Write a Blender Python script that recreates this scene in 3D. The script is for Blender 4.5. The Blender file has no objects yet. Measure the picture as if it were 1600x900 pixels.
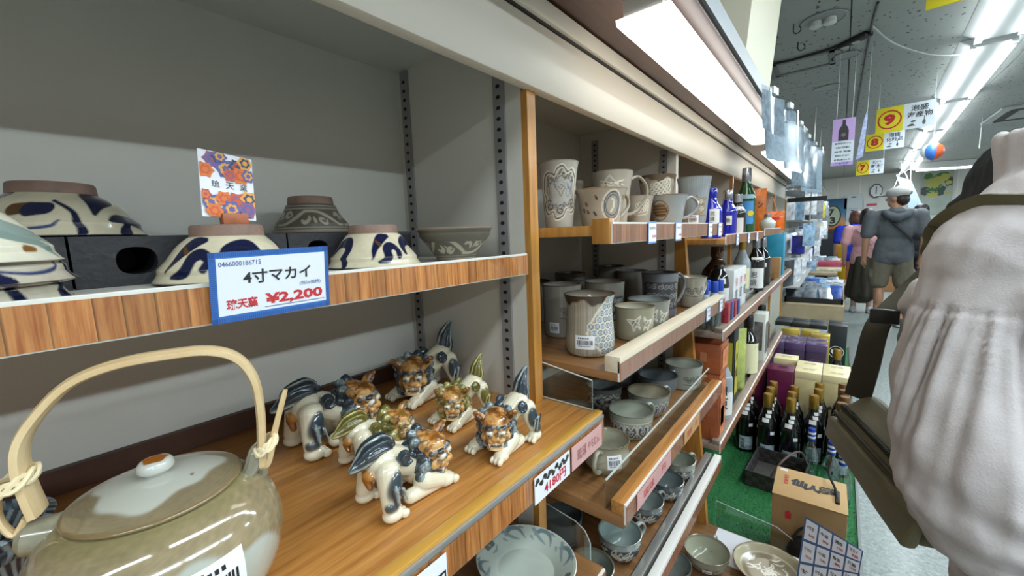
import bpy, bmesh, math, random
import numpy as np
from mathutils import Vector, Matrix, noise
# ------------------------------------------------------------------ camera, world, exposure
sc = bpy.context.scene
COL = sc.collection
CAMZ = 1.33
FPX = 630.0                       # focal length in pixels of a 1600 wide frame
RCAM = np.array([[.777, .053, -.627], [.628, -.122, .768], [-.036, -.991, -.128]])
u, _, vt = np.linalg.svd(RCAM); RCAM = u @ vt
cd = bpy.data.cameras.new('camera'); cam = bpy.data.objects.new('camera', cd); COL.objects.link(cam)
cd.sensor_fit = 'HORIZONTAL'; cd.sensor_width = 36.0; cd.lens = FPX / 1600 * 36.0
cd.clip_start = .02; cd.clip_end = 60
mr = Matrix([[RCAM[i][0], -RCAM[i][1], -RCAM[i][2]] for i in range(3)]).to_4x4()
mr.translation = (0, 0, CAMZ); cam.matrix_world = mr
sc.camera = cam
sc.view_settings.view_transform = 'Standard'
sc.view_settings.look = 'None'
sc.view_settings.gamma = 1.0
sc.view_settings.exposure = 0.3
wd = bpy.data.worlds.new('world'); sc.world = wd; wd.use_nodes = True
wd.node_tree.nodes['Background'].inputs[0].default_value = (.95, .95, .90, 1)
wd.node_tree.nodes['Background'].inputs[1].default_value = 0.42
PI = math.pi
def area_lamp(name, loc, sx, sy, power, col, rot=(0, 0, 0)):
    l = bpy.data.lights.new(name, 'AREA'); l.shape = 'RECTANGLE'; l.size = sx; l.size_y = sy
    l.energy = power; l.color = col
    o = bpy.data.objects.new(name, l); o.location = loc; o.rotation_euler = rot; COL.objects.link(o)
    return o
# the shop's ceiling rows (long tubes along the aisle); the tubes themselves are built further down
for k, (lx, ly) in enumerate(((.62, 3.15), (.72, 5.3), (.82, 7.6), (.92, 9.9), (.6, .9), (.58, -1.4))):
    area_lamp('ceiling_row_light', (lx, ly, 2.39), .22, 1.9, (22, 26, 48, 90, 22, 22)[k], (.86, .95, 1.0))
for ly in (-.9, 1.3, 3.5, 8.0):
    area_lamp('next_aisle_row_light', (2.75, ly, 2.39), .22, 1.9, 88, (.74, .89, 1.0))

# ------------------------------------------------------------------ helpers
def at_x(px, py, x):
    d = RCAM @ np.array([px - 800., py - 450., FPX]); p = d * (x / d[0]); return (p[0], p[1], p[2] + CAMZ)
def at_y(px, py, y):
    d = RCAM @ np.array([px - 800., py - 450., FPX]); p = d * (y / d[1]); return (p[0], p[1], p[2] + CAMZ)
def at_z(px, py, z):
    d = RCAM @ np.array([px - 800., py - 450., FPX]); p = d * ((z - CAMZ) / d[2]); return (p[0], p[1], p[2] + CAMZ)
def lin(c):
    return c / 12.92 if c <= .04045 else ((c + .055) / 1.055) ** 2.4
def C(h):
    h = h.lstrip('#'); return tuple(lin(int(h[i:i + 2], 16) / 255) for i in (0, 2, 4))
MATS = {}
def mat(name, col, rough=.5, metal=0, spec=.5, emit=None, es=0, bump=0, bscale=60, var=0, vscale=8, attr=None, coat=0, trans=0, alpha=1, stretch=None, sheen=0):
    if name in MATS: return MATS[name]
    m = bpy.data.materials.new(name); m.use_nodes = True; nt = m.node_tree; N = nt.nodes; L = nt.links
    b = N['Principled BSDF']
    if isinstance(col, str): col = C(col)
    b.inputs['Base Color'].default_value = (*col, 1); b.inputs['Roughness'].default_value = rough
    b.inputs['Metallic'].default_value = metal; b.inputs['Specular IOR Level'].default_value = spec
    b.inputs['Coat Weight'].default_value = coat; b.inputs['Coat Roughness'].default_value = .06
    b.inputs['Transmission Weight'].default_value = trans; b.inputs['Alpha'].default_value = alpha
    b.inputs['Sheen Weight'].default_value = sheen
    if emit: b.inputs['Emission Color'].default_value = (*emit, 1); b.inputs['Emission Strength'].default_value = es
    src = None
    if attr:
        a = N.new('ShaderNodeAttribute'); a.attribute_name = attr; src = a.outputs['Color']
        L.new(src, b.inputs['Base Color'])
    if var or bump:
        tc = N.new('ShaderNodeTexCoord'); co = tc.outputs['Object']
        if stretch:
            mp = N.new('ShaderNodeMapping'); mp.inputs['Scale'].default_value = stretch; L.new(co, mp.inputs[0]); co = mp.outputs[0]
    if var:
        n = N.new('ShaderNodeTexNoise'); n.inputs['Scale'].default_value = vscale; n.inputs['Detail'].default_value = 5; L.new(co, n.inputs['Vector'])
        mx = N.new('ShaderNodeMix'); mx.data_type = 'RGBA'; mx.blend_type = 'MULTIPLY'
        mr_ = N.new('ShaderNodeMapRange'); mr_.inputs[1].default_value = .3; mr_.inputs[2].default_value = .7; mr_.inputs[3].default_value = 1 - var; mr_.inputs[4].default_value = 1 + var * .5
        L.new(n.outputs['Fac'], mr_.inputs[0])
        cb = N.new('ShaderNodeCombineColor')
        for i in range(3): L.new(mr_.outputs[0], cb.inputs[i])
        mx.inputs[0].default_value = 1
        if src: L.new(src, mx.inputs[6])
        else: mx.inputs[6].default_value = (*col, 1)
        L.new(cb.outputs[0], mx.inputs[7]); L.new(mx.outputs[2], b.inputs['Base Color'])
    if bump:
        n2 = N.new('ShaderNodeTexNoise'); n2.inputs['Scale'].default_value = bscale; n2.inputs['Detail'].default_value = 3; L.new(co, n2.inputs['Vector'])
        bp = N.new('ShaderNodeBump'); bp.inputs['Strength'].default_value = bump; bp.inputs['Distance'].default_value = .002
        L.new(n2.outputs['Fac'], bp.inputs['Height']); L.new(bp.outputs[0], b.inputs['Normal'])
    MATS[name] = m; return m
def wood(name, c1, c2, scale=(3, 40, 40), rough=.4, coat=.2, planks=None, gap=.0175):
    """grain along the axis with the small scale; planks: printed boards across the Y axis"""
    if name in MATS: return MATS[name]
    m = bpy.data.materials.new(name); m.use_nodes = True; nt = m.node_tree; N = nt.nodes; L = nt.links
    b = N['Principled BSDF']; b.inputs['Roughness'].default_value = rough; b.inputs['Coat Weight'].default_value = coat; b.inputs['Coat Roughness'].default_value = .15
    tc = N.new('ShaderNodeTexCoord'); mp = N.new('ShaderNodeMapping'); mp.inputs['Scale'].default_value = scale; L.new(tc.outputs['Object'], mp.inputs[0])
    n = N.new('ShaderNodeTexNoise'); n.inputs['Scale'].default_value = 1; n.inputs['Detail'].default_value = 7; n.inputs['Roughness'].default_value = .65; L.new(mp.outputs[0], n.inputs['Vector'])
    cr = N.new('ShaderNodeValToRGB'); cr.color_ramp.elements[0].position = .33; cr.color_ramp.elements[1].position = .66
    cr.color_ramp.elements[0].color = (*C(c1), 1); cr.color_ramp.elements[1].color = (*C(c2), 1); L.new(n.outputs['Fac'], cr.inputs[0])
    out = cr.outputs[0]
    if planks:
        sp = N.new('ShaderNodeSeparateXYZ'); L.new(tc.outputs['Object'], sp.inputs[0])
        # uneven printed boards: position along Y, jittered by a slow noise of Y
        n3 = N.new('ShaderNodeTexNoise'); n3.noise_dimensions = '1D'; n3.inputs['Scale'].default_value = 22; L.new(sp.outputs[1], n3.inputs['W'])
        ma = N.new('ShaderNodeMath'); ma.operation = 'MULTIPLY_ADD'; ma.inputs[1].default_value = .8; L.new(n3.outputs['Fac'], ma.inputs[0])
        mb_ = N.new('ShaderNodeMath'); mb_.operation = 'DIVIDE'; mb_.inputs[1].default_value = gap; L.new(sp.outputs[1], mb_.inputs[0])
        L.new(mb_.outputs[0], ma.inputs[2])
        fr = N.new('ShaderNodeMath'); fr.operation = 'FRACT'; L.new(ma.outputs[0], fr.inputs[0])
        fl = N.new('ShaderNodeMath'); fl.operation = 'FLOOR'; L.new(ma.outputs[0], fl.inputs[0])
        wn = N.new('ShaderNodeTexWhiteNoise'); wn.noise_dimensions = '1D'; L.new(fl.outputs[0], wn.inputs['W'])
        lt = N.new('ShaderNodeMapRange'); lt.inputs[1].default_value = .0; lt.inputs[2].default_value = .09; lt.inputs[3].default_value = .22; lt.inputs[4].default_value = 1; L.new(fr.outputs[0], lt.inputs[0])
        tn = N.new('ShaderNodeMapRange'); tn.inputs[3].default_value = .72; tn.inputs[4].default_value = 1.12; L.new(wn.outputs[0], tn.inputs[0])
        mm = N.new('ShaderNodeMath'); mm.operation = 'MULTIPLY'; L.new(lt.outputs[0], mm.inputs[0]); L.new(tn.outputs[0], mm.inputs[1])
        cb = N.new('ShaderNodeCombineColor')
        for i in range(3): L.new(mm.outputs[0], cb.inputs[i])
        mx = N.new('ShaderNodeMix'); mx.data_type = 'RGBA'; mx.blend_type = 'MULTIPLY'; mx.inputs[0].default_value = 1
        L.new(out, mx.inputs[6]); L.new(cb.outputs[0], mx.inputs[7]); out = mx.outputs[2]
    L.new(out, b.inputs['Base Color'])
    MATS[name] = m; return m
def clear(name, tint=(.96, .98, .97), gloss=.10, rough=.03, top=None):
    """thin clear plastic: see-through with a weak glossy sheen"""
    if name in MATS: return MATS[name]
    m = bpy.data.materials.new(name); m.use_nodes = True; nt = m.node_tree; N = nt.nodes; L = nt.links
    N.remove(N['Principled BSDF'])
    t = N.new('ShaderNodeBsdfTransparent'); t.inputs[0].default_value = (*tint, 1)
    g = N.new('ShaderNodeBsdfGlossy'); g.inputs['Roughness'].default_value = rough
    lw = N.new('ShaderNodeLayerWeight'); lw.inputs[0].default_value = .25
    mr_ = N.new('ShaderNodeMapRange'); mr_.inputs[3].default_value = gloss; mr_.inputs[4].default_value = top if top else min(1, gloss + .5); L.new(lw.outputs['Fresnel'], mr_.inputs[0])
    mx = N.new('ShaderNodeMixShader'); L.new(mr_.outputs[0], mx.inputs[0]); L.new(t.outputs[0], mx.inputs[1]); L.new(g.outputs[0], mx.inputs[2])
    L.new(mx.outputs[0], N['Material Output'].inputs['Surface'])
    MATS[name] = m; return m

class MB:
    def __init__(s): s.v = []; s.f = []; s.mi = []; s.cur = 0
    def add(s, vs, fs):
        o = len(s.v); s.v += [tuple(p) for p in vs]
        for f in fs: s.f.append(tuple(i + o for i in f)); s.mi.append(s.cur)
        return s
    def m(s, i): s.cur = i; return s
    def box(s, x0, x1, y0, y1, z0, z1, M=None):
        x0, x1 = min(x0, x1), max(x0, x1); y0, y1 = min(y0, y1), max(y0, y1); z0, z1 = min(z0, z1), max(z0, z1)
        vs = [(x0, y0, z0), (x1, y0, z0), (x1, y1, z0), (x0, y1, z0), (x0, y0, z1), (x1, y0, z1), (x1, y1, z1), (x0, y1, z1)]
        if M is not None: vs = [tuple(M @ Vector(p)) for p in vs]
        return s.add(vs, [(3, 2, 1, 0), (4, 5, 6, 7), (0, 1, 5, 4), (1, 2, 6, 5), (2, 3, 7, 6), (3, 0, 4, 7)])
    def hexa(s, b, t):
        return s.add(list(b) + list(t), [(3, 2, 1, 0), (4, 5, 6, 7), (0, 1, 5, 4), (1, 2, 6, 5), (2, 3, 7, 6), (3, 0, 4, 7)])
    def lathe(s, prof, n=24, o=(0, 0, 0), M=None):
        vs = []; fs = []; k = len(prof)
        for r, z in prof:
            for i in range(n):
                a = 2 * PI * i / n; p = Vector((r * math.cos(a), r * math.sin(a), z))
                if M is not None: p = M @ p
                vs.append((p[0] + o[0], p[1] + o[1], p[2] + o[2]))
        for j in range(k - 1):
            for i in range(n):
                i2 = (i + 1) % n; fs.append((j * n + i, j * n + i2, (j + 1) * n + i2, (j + 1) * n + i))
        if prof[0][0] > 1e-5: fs.append(tuple(range(n - 1, -1, -1)))
        if prof[-1][0] > 1e-5: fs.append(tuple((k - 1) * n + i for i in range(n)))
        return s.add(vs, fs)
    def cyl(s, p0, p1, r, n=12, r1=None):
        return s.tube([p0, p1], [r, r if r1 is None else r1], n)
    def tube(s, pts, rad, n=8, flat=1.0, up=(0, 0, 1), closed=False, caps=True):
        pts = [Vector(p) for p in pts]; k = len(pts)
        if not isinstance(rad, (list, tuple)): rad = [rad] * k
        vs = []; fs = []; u = None
        for j, p in enumerate(pts):
            if closed: t = pts[(j + 1) % k] - pts[j - 1]
            else: t = pts[min(j + 1, k - 1)] - pts[max(j - 1, 0)]
            if t.length < 1e-9: t = Vector((0, 0, 1))
            t.normalize()
            if u is None:
                u = Vector(up) - t * t.dot(Vector(up))
                if u.length < 1e-3: u = Vector((1, 0, 0)) - t * t.x
                if u.length < 1e-3: u = Vector((0, 1, 0)) - t * t.y
            else: u = u - t * t.dot(u)
            u.normalize(); w = t.cross(u)
            for i in range(n):
                a = 2 * PI * i / n; vs.append(p + (u * math.cos(a) * flat + w * math.sin(a)) * rad[j])
        for j in range(k if closed else k - 1):
            j2 = (j + 1) % k
            for i in range(n):
                i2 = (i + 1) % n; fs.append((j * n + i, j * n + i2, j2 * n + i2, j2 * n + i))
        if caps and not closed:
            fs.append(tuple(range(n - 1, -1, -1))); fs.append(tuple((k - 1) * n + i for i in range(n)))
        return s.add(vs, fs)
    def ell(s, c, r, M=None, nu=14, nv=9):
        if not isinstance(r, (list, tuple)): r = (r, r, r)
        vs = []; fs = []
        for j in range(nv + 1):
            ph = PI * j / nv - PI / 2
            for i in range(nu):
                th = 2 * PI * i / nu
                p = Vector((r[0] * math.cos(ph) * math.cos(th), r[1] * math.cos(ph) * math.sin(th), r[2] * math.sin(ph)))
                if M is not None: p = M @ p
                vs.append((p[0] + c[0], p[1] + c[1], p[2] + c[2]))
        for j in range(nv):
            for i in range(nu):
                i2 = (i + 1) % nu; fs.append((j * nu + i, j * nu + i2, (j + 1) * nu + i2, (j + 1) * nu + i))
        return s.add(vs, fs)
    def poly(s, pts): return s.add(pts, [tuple(range(len(pts)))])
    def prism(s, pts, d):
        n = len(pts); d = Vector(d); q = [tuple(Vector(p) + d) for p in pts]
        return s.add(list(pts) + q, [tuple(range(n - 1, -1, -1)), tuple(range(n, 2 * n))] + [(i, (i + 1) % n, n + (i + 1) % n, n + i) for i in range(n)])
    def text(s, t, o, right, up, h, w=None, bold=0.0, center=True):
        """flat lettering in the plane of right / up at o; h = height of a capital, w = width to fit"""
        vs, fs, (x0, x1, y0, y1) = glyphs(t, bold)
        r = Vector(right).normalized(); uu = Vector(up).normalized(); o = Vector(o)
        sy = h / max(y1 - y0, 1e-6); sx = (w / max(x1 - x0, 1e-6)) if w else sy
        cx = (x0 + x1) / 2 if center else x0; cy = (y0 + y1) / 2 if center else y0
        return s.add([o + r * ((x - cx) * sx) + uu * ((y - cy) * sy) for x, y in vs], fs)
    def build(s, name, mats, parent=None, smooth=True, bev=0, seg=2, angle=35, loc=None):
        me = bpy.data.meshes.new(name); me.from_pydata(s.v, [], s.f)
        if not isinstance(mats, (list, tuple)): mats = [mats]
        for m_ in mats: me.materials.append(m_)
        if len(mats) > 1: me.polygons.foreach_set('material_index', s.mi)
        if bev:
            bm = bmesh.new(); bm.from_mesh(me)
            ed = [e for e in bm.edges if len(e.link_faces) == 2 and e.calc_face_angle(0) > .6]
            bmesh.ops.bevel(bm, geom=ed, offset=bev, segments=seg, profile=.5, affect='EDGES', clamp_overlap=True)
            bm.to_mesh(me); bm.free()
        if smooth:
            me.polygons.foreach_set('use_smooth', [True] * len(me.polygons)); me.set_sharp_from_angle(angle=math.radians(angle))
        me.update()
        o = bpy.data.objects.new(name, me); COL.objects.link(o)
        if parent is not None: o.parent = parent
        if loc is not None: o.location = loc
        return o
GL = {}
def glyphs(t, bold=0.0):
    k = (t, bold)
    if k in GL: return GL[k]
    cu = bpy.data.curves.new('lettering', 'FONT'); cu.body = t; cu.size = 1; cu.offset = bold; cu.resolution_u = 2; cu.fill_mode = 'FRONT'
    ob = bpy.data.objects.new('lettering', cu); COL.objects.link(ob)
    bpy.context.view_layer.update()
    me = bpy.data.meshes.new_from_object(ob.evaluated_get(bpy.context.evaluated_depsgraph_get()))
    vs = [(v.co.x, v.co.y) for v in me.vertices]; fs = [tuple(p.vertices) for p in me.polygons]
    bpy.data.objects.remove(ob); bpy.data.curves.remove(cu); bpy.data.meshes.remove(me)
    if not vs: vs = [(0, 0), (1, 0), (1, 1), (0, 1)]; fs = [(0, 1, 2, 3)]
    xs = [p[0] for p in vs]; ys = [p[1] for p in vs]
    GL[k] = (vs, fs, (min(xs), max(xs), min(ys), max(ys))); return GL[k]
def tag(o, label=None, cat=None, group=None, kind=None):
    if label: o['label'] = label
    if cat: o['category'] = cat
    if group: o['group'] = group
    if kind: o['kind'] = kind
    return o
def thing(name, label, cat, loc=(0, 0, 0), rz=0, group=None):
    o = bpy.data.objects.new(name, None); o.empty_display_size = .02; COL.objects.link(o)
    o.location = loc; o.rotation_euler = (0, 0, rz); return tag(o, label, cat, group)
def struct(o): o['kind'] = 'structure'; return o
def copy_tree(o, loc, rz=0, label=None, group=None, scale=None):
    c = o.copy(); COL.objects.link(c); c.location = loc; c.rotation_euler = (0, 0, rz)
    if scale: c.scale = scale if isinstance(scale, (tuple, list)) else (scale,) * 3
    if label: c['label'] = label
    if group: c['group'] = group
    for ch in list(o.children):
        d = ch.copy(); COL.objects.link(d); d.parent = c
        for g in list(ch.children):
            e = g.copy(); COL.objects.link(e); e.parent = d
    return c
random.seed(7); rng = np.random.default_rng(5)
# ------------------------------------------------------------------ structure
M_wall = mat('shop_wall_paint', '#d9dbd6', .7, bump=.15, bscale=400)
M_panel = mat('shelf_panel_paint', '#c8c5ba', .55, bump=.12, bscale=500, var=.04, vscale=5)
M_beam = mat('cream_paint', '#d8d0c0', .45)
M_soffit = wood('dark_soffit_veneer', '#351f1a', '#5a3b32', (30, 2, 30), .35, .2)
M_oak = wood('oak_edge', '#9a6526', '#c58d42', (60, 60, 4), .4, .25)
M_oaky = wood('oak_board', '#9c642b', '#c48a48', (150, 7, 150), .36, .2)
M_brownboard = wood('brown_board', '#6d4a2a', '#94693f', (4, 50, 50), .4, .2)
M_walnut = mat('dark_brown_wood', '#4a2c1e', .5, var=.2, vscale=30)
M_strip = mat('slotted_steel', '#8f8d8c', .45, metal=.3)
M_hole = mat('slot_black', '#15130f', .9)
M_print = wood('printed_plank_strip', '#a95622', '#e29a58', (50, 240, 12), .4, .1, planks=True)
M_printp = wood('printed_plank_strip_pale', '#9c5c42', '#c48a6c', (50, 240, 12), .4, .1, planks=True)
M_print2 = wood('printed_wood_strip', '#94573f', '#b97a5b', (60, 60, 12), .4, .1)
M_white = mat('white_plastic', '#e9e6df', .4)
M_card = mat('white_card', '#e8e9ee', .6)
M_film = clear('clear_film', gloss=.03, top=.12)
M_acr = clear('clear_acrylic', (.94, .97, .96), gloss=.04, top=.25)
M_acre = mat('acrylic_edge', '#c9d2cc', .25)
M_black = mat('black_satin', '#121212', .5)
M_metal = mat('pale_metal', '#b5b5b0', .35, metal=.7)
# floor: speckled vinyl
def floor_mat():
    m = mat('speckled_vinyl', '#8f9690', .4, coat=.05); nt = m.node_tree; N = nt.nodes; L = nt.links; b = N['Principled BSDF']
    tc = N.new('ShaderNodeTexCoord'); n = N.new('ShaderNodeTexNoise'); n.inputs['Scale'].default_value = 55; n.inputs['Detail'].default_value = 6; n.inputs['Roughness'].default_value = .8
    L.new(tc.outputs['Object'], n.inputs['Vector'])
    cr = N.new('ShaderNodeValToRGB'); cr.color_ramp.elements[0].position = .36; cr.color_ramp.elements[1].position = .62
    cr.color_ramp.elements[0].color = (*C('#59625d'), 1); cr.color_ramp.elements[1].color = (*C('#8f9793'), 1)
    L.new(n.outputs['Fac'], cr.inputs[0]); L.new(cr.outputs[0], b.inputs['Base Color']); return m
struct(MB().box(-.9, 6.5, -3, 13.2, -.05, 0).build('floor', floor_mat()))
def ceil_mat():
    m = mat('pitted_ceiling_tile', '#a3a8a4', .85); nt = m.node_tree; N = nt.nodes; L = nt.links; b = N['Principled BSDF']
    tc = N.new('ShaderNodeTexCoord')
    v = N.new('ShaderNodeTexVoronoi'); v.inputs['Scale'].default_value = 30; v.inputs['Randomness'].default_value = 1
    mp = N.new('ShaderNodeMapping'); mp.inputs['Scale'].default_value = (1, .6, 1); mp.inputs['Rotation'].default_value = (0, 0, .6)
    nz = N.new('ShaderNodeTexNoise'); nz.inputs['Scale'].default_value = 9
    va = N.new('ShaderNodeMix'); va.data_type = 'RGBA'; va.inputs[0].default_value = .06; L.new(tc.outputs['Object'], nz.inputs['Vector']); L.new(tc.outputs['Object'], va.inputs[6]); L.new(nz.outputs['Color'], va.inputs[7])
    L.new(va.outputs[2], mp.inputs[0]); L.new(mp.outputs[0], v.inputs['Vector'])
    cr = N.new('ShaderNodeValToRGB'); cr.color_ramp.elements[0].position = .12; cr.color_ramp.elements[1].position = .22
    cr.color_ramp.elements[0].color = (*C('#4d524e'), 1); cr.color_ramp.elements[1].color = (*C('#9a9f9b'), 1)
    L.new(v.outputs['Distance'], cr.inputs[0]); L.new(cr.outputs[0], b.inputs['Base Color'])
    bp = N.new('ShaderNodeBump'); bp.inputs['Strength'].default_value = .5; bp.inputs['Distance'].default_value = .004; L.new(cr.outputs[0], bp.inputs['Height']); L.new(bp.outputs[0], b.inputs['Normal'])
    return m
CEIL = 2.45; FARY = 13.0
# ceiling: boards in long strips, each a piece of its own with a joint between
ceil = MB().box(-.9, 6.5, -3, FARY + .2, CEIL + .012, CEIL + .06).build('ceiling', mat('ceiling_joint', '#4c504c', .9)); struct(ceil)
CM = ceil_mat()
tile_x = [-.9, -.02, .9, 1.82, 2.74, 3.66, 4.6]
tm = {}
for i in range(len(tile_x) - 1):
    for j in range(9):
        y0 = -3 + j * 1.8; w = tile_x[i + 1] - tile_x[i]
        k = round(w, 3)
        if k not in tm:
            o = MB().box(.003, w - .003, .003, 1.797, CEIL, CEIL + .012).build('ceiling_tile', CM, ceil); tm[k] = o
        else:
            o = tm[k].copy(); COL.objects.link(o)
        o.location = (tile_x[i], y0, 0)
struct(MB().box(-.9, 6.5, FARY, FARY + .1, 0, CEIL + .05).build('wall_far', M_wall))
struct(MB().box(-.80, -.72, -1.2, FARY, 0, CEIL + .05).build('wall_left', mat('wall_left_paint', '#cfcfc6', .7)))
# joints on the far wall
for i, x in enumerate((-.5, -.12, .3, 1.1, 1.9)):
    struct(MB().box(x - .012, x + .012, FARY - .012, FARY, 0, CEIL).build('trim_%d' % (i + 1), M_white))
# pale pillar head behind the soffit, leaning out towards the ceiling
p = MB(); p.hexa([(-.71, 1.45, 1.71), (-.262, 1.45, 1.71), (-.262, 1.95, 1.71), (-.71, 1.95, 1.71)], [(-.71, 1.45, CEIL), (-.20, 1.45, CEIL), (-.20, 1.95, CEIL), (-.71, 1.95, CEIL)])
struct(p.build('trim_6', mat('pillar_paint', '#d9d6c0', .6)))

# ------------------------------------------------------------------ shelving: left bay and long run
BX = -.70                       # face of the back panel
run = thing('shelving_unit', 'long cream wall shelving unit with dark soffit along the left of the aisle', 'shelving', (0, 0, 0))
MB().box(BX - .018, BX, -1.1, 4.2, .02, 1.675).build('back_panel', M_panel, run)
MB().box(BX, -.375, -1.1, 4.2, 1.655, 1.675).build('top_panel', M_panel, run)
MB().box(-.39, -.37, -1.1, 4.0, 1.55, 1.648).build('front_beam', M_beam, run, bev=.004)
MB().box(-.383, -.362, -1.1, 4.0, 1.652, 1.682).build('beam_moulding', M_beam, run, bev=.005)
MB().box(-.386, -.3690, -1.1, 4.0, 1.6476, 1.6526).build('gap_shade_strip', M_black, run)  # solid black strip stands in for the shade between beam and moulding
MB().box(-.70, -.19, -1.1, 4.3, 1.684, 1.702).build('soffit_board', M_soffit, run)
MB().box(-.19, -.184, -1.1, 4.3, 1.684, 1.72).build('soffit_edge_strip', mat('grey_edge_band', '#7c858c', .35), run)
MB().box(-.235, -.19, -1.1, 4.3, 1.676, 1.684).build('soffit_front_rail', wood('dark_rail_veneer', '#2f1c18', '#54352d', (30, 2, 30), .35, .2), run)
def strip(parent, x, y, z0, z1, holes=True, side=1):
    """slotted upright on a divider face at y; side=-1 faces the camera"""
    s = MB().box(x - .011, x + .011, y - .004, y, z0, z1).build('slotted_upright', M_strip, parent)
    if holes:
        h = MB(); z = z0 + .012
        while z < z1 - .01:
            c = [(x + .0042 * math.cos(a), y - .0046, z + .0030 * math.sin(a)) for a in [i * PI / 5 for i in range(10)]]
            h.prism(c, (0, .001, 0)); z += .0165
        h.build('slot', M_hole, s)['kind'] = 'stuff'
def divider(y, xf_top, xf_bot, ztop=1.655, zbot=.03, front=True, m=M_panel):
    d = MB(); d.hexa([(BX, y, zbot), (xf_bot, y, zbot), (xf_bot, y + .02, zbot), (BX, y + .02, zbot)], [(BX, y, ztop), (xf_top, y, ztop), (xf_top, y + .02, ztop), (BX, y + .02, ztop)])
    o = d.build('divider_panel', m, run)
    if front:
        e = MB(); e.hexa([(xf_bot, y, zbot), (xf_bot + .012, y, zbot), (xf_bot + .012, y + .0215, zbot), (xf_bot, y + .0215, zbot)], [(xf_top, y, 1.55), (xf_top + .012, y, 1.55), (xf_top + .012, y + .0215, 1.55), (xf_top, y + .0215, 1.55)])
        e.build('divider_edge', M_oak, o)
    return o
d1 = divider(.52, -.394, -.394)
strip(d1, -.674, .52, .3, 1.652); strip(d1, -.436, .52, .3, 1.60)
d2 = divider(1.25, -.385, -.385, front=False); strip(d2, -.645, 1.25, .3, 1.63); strip(d2, -.42, 1.25, .3, 1.565)
fr = MB(); fr.hexa([(-.385, 1.25, .35), (-.27, 1.25, .35), (-.27, 1.272, .35), (-.385, 1.272, .35)], [(-.386, 1.25, 1.33), (-.36, 1.25, 1.33), (-.36, 1.272, 1.33), (-.386, 1.272, 1.33)])
fr.build('divider_edge', M_oak, d2)
for y in (1.98, 2.7, 3.4, 4.18): divider(y, -.385, -.385, zbot=.302, m=M_panel)

# shelf boards with label strips -------------------------------------------------
def shelf(label, x0, x1, y0, y1, z, th, mboard, mprint, fz0, fz1, yf0=None, yf1=None, lip=None, film=True, sides=None, base=0):
    t = thing('shelf_board', label, 'shelf', (x1, y0, z))
    L_ = y1 - y0; d = x0 - x1
    MB().box(d, 0, 0, L_, -th, 0).build('board', mboard, t, bev=.0012)
    a, b = (yf0 if yf0 is not None else y0) - y0, (yf1 if yf1 is not None else y1) - y0
    lo, hi = fz0 - z, fz1 - z
    h = MB().box(0, .0035, a, b, lo - .001, hi + .001).build('label_holder', M_white, t)
    MB().box(.0035, .0042, a, b, lo, hi - .002).build('printed_strip', mprint, t)
    if film: MB().box(.0052, .0056, a, b, lo - .001, hi + .0005).build('clear_cover', M_film, t)
    if lip: 
        for (lx0, lx1, lz0, lz1, lm) in lip: MB().box(lx0, lx1, a, b, lz0, lz1).build('front_lip', lm, t, bev=.001)
    return t
S_UP = shelf('upper left shelf with orange plank print strip carrying bowls', BX, -.385, -1.0, .508, 1.296, .022, mat('upper_board_paint', '#b9b6ad', .5), M_print, 1.270, 1.301)
S_MAIN = shelf('wide oak shelf carrying the lion figurines and the teapot', BX, -.281, -1.0, .556, 1.05, .03, M_oaky, M_print, 1.004, 1.040, lip=[(-.004, .0052, -.011, -.004, M_metal), (-.010, .003, -.004, .0012, mat('golden_nosing', '#c99640', .3, coat=.3))])
MB().box(-.70, -.690, -1.1, .52, 1.0502, 1.08).build('back_rail', M_walnut, run)
S_LOW = shelf('low board under the oak shelf carrying the white oval dish', BX, -.26, -1.0, .518, .815, .02, M_brownboard, M_print2, .780, .812)
S1 = shelf('top shelf of mug bay with pinkish wood print strip and price labels', BX, -.2645, .56, 1.235, 1.341, .016, M_oak, M_printp, 1.314, 1.344, yf1=1.27)
MB().box(-.030, -.0005, -.003, .012, -.028, .010).build('end_block', M_oak, S1, bev=.001)
S2 = shelf('second shelf of mug bay with white wooden lip', BX, -.2545, .56, 1.245, 1.115, .014, M_brownboard, M_print2, 1.103, 1.133, yf1=1.275, lip=[(-.022, .004, .0, .026, wood('pale_lip_wood', '#d5c4a8', '#e6dac4', (40, 3, 40), .5, 0))])
S3 = shelf('third shelf of mug bay with clear guard rail', BX, -.2445, .56, 1.245, .880, .022, M_brownboard, M_print2, .868, .900, yf1=1.22, lip=[(-.022, .0, .0, .022, M_oaky)])
MB().box(-.032, -.030, .0, .66, .0, .052).build('clear_guard', M_acr, S3)
MB().box(-.0325, -.0295, .0, .66, .051, .0525).build('guard_edge', M_acre, S3)
S4 = shelf('fourth shelf of mug bay with two white metal rails', BX, -.2445, .56, 1.245, .640, .022, M_brownboard, M_print2, .622, .655, yf0=.30, lip=[(-.040, -.022, .0, .022, M_metal), (-.014, .004, .0, .024, M_white)])
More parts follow.
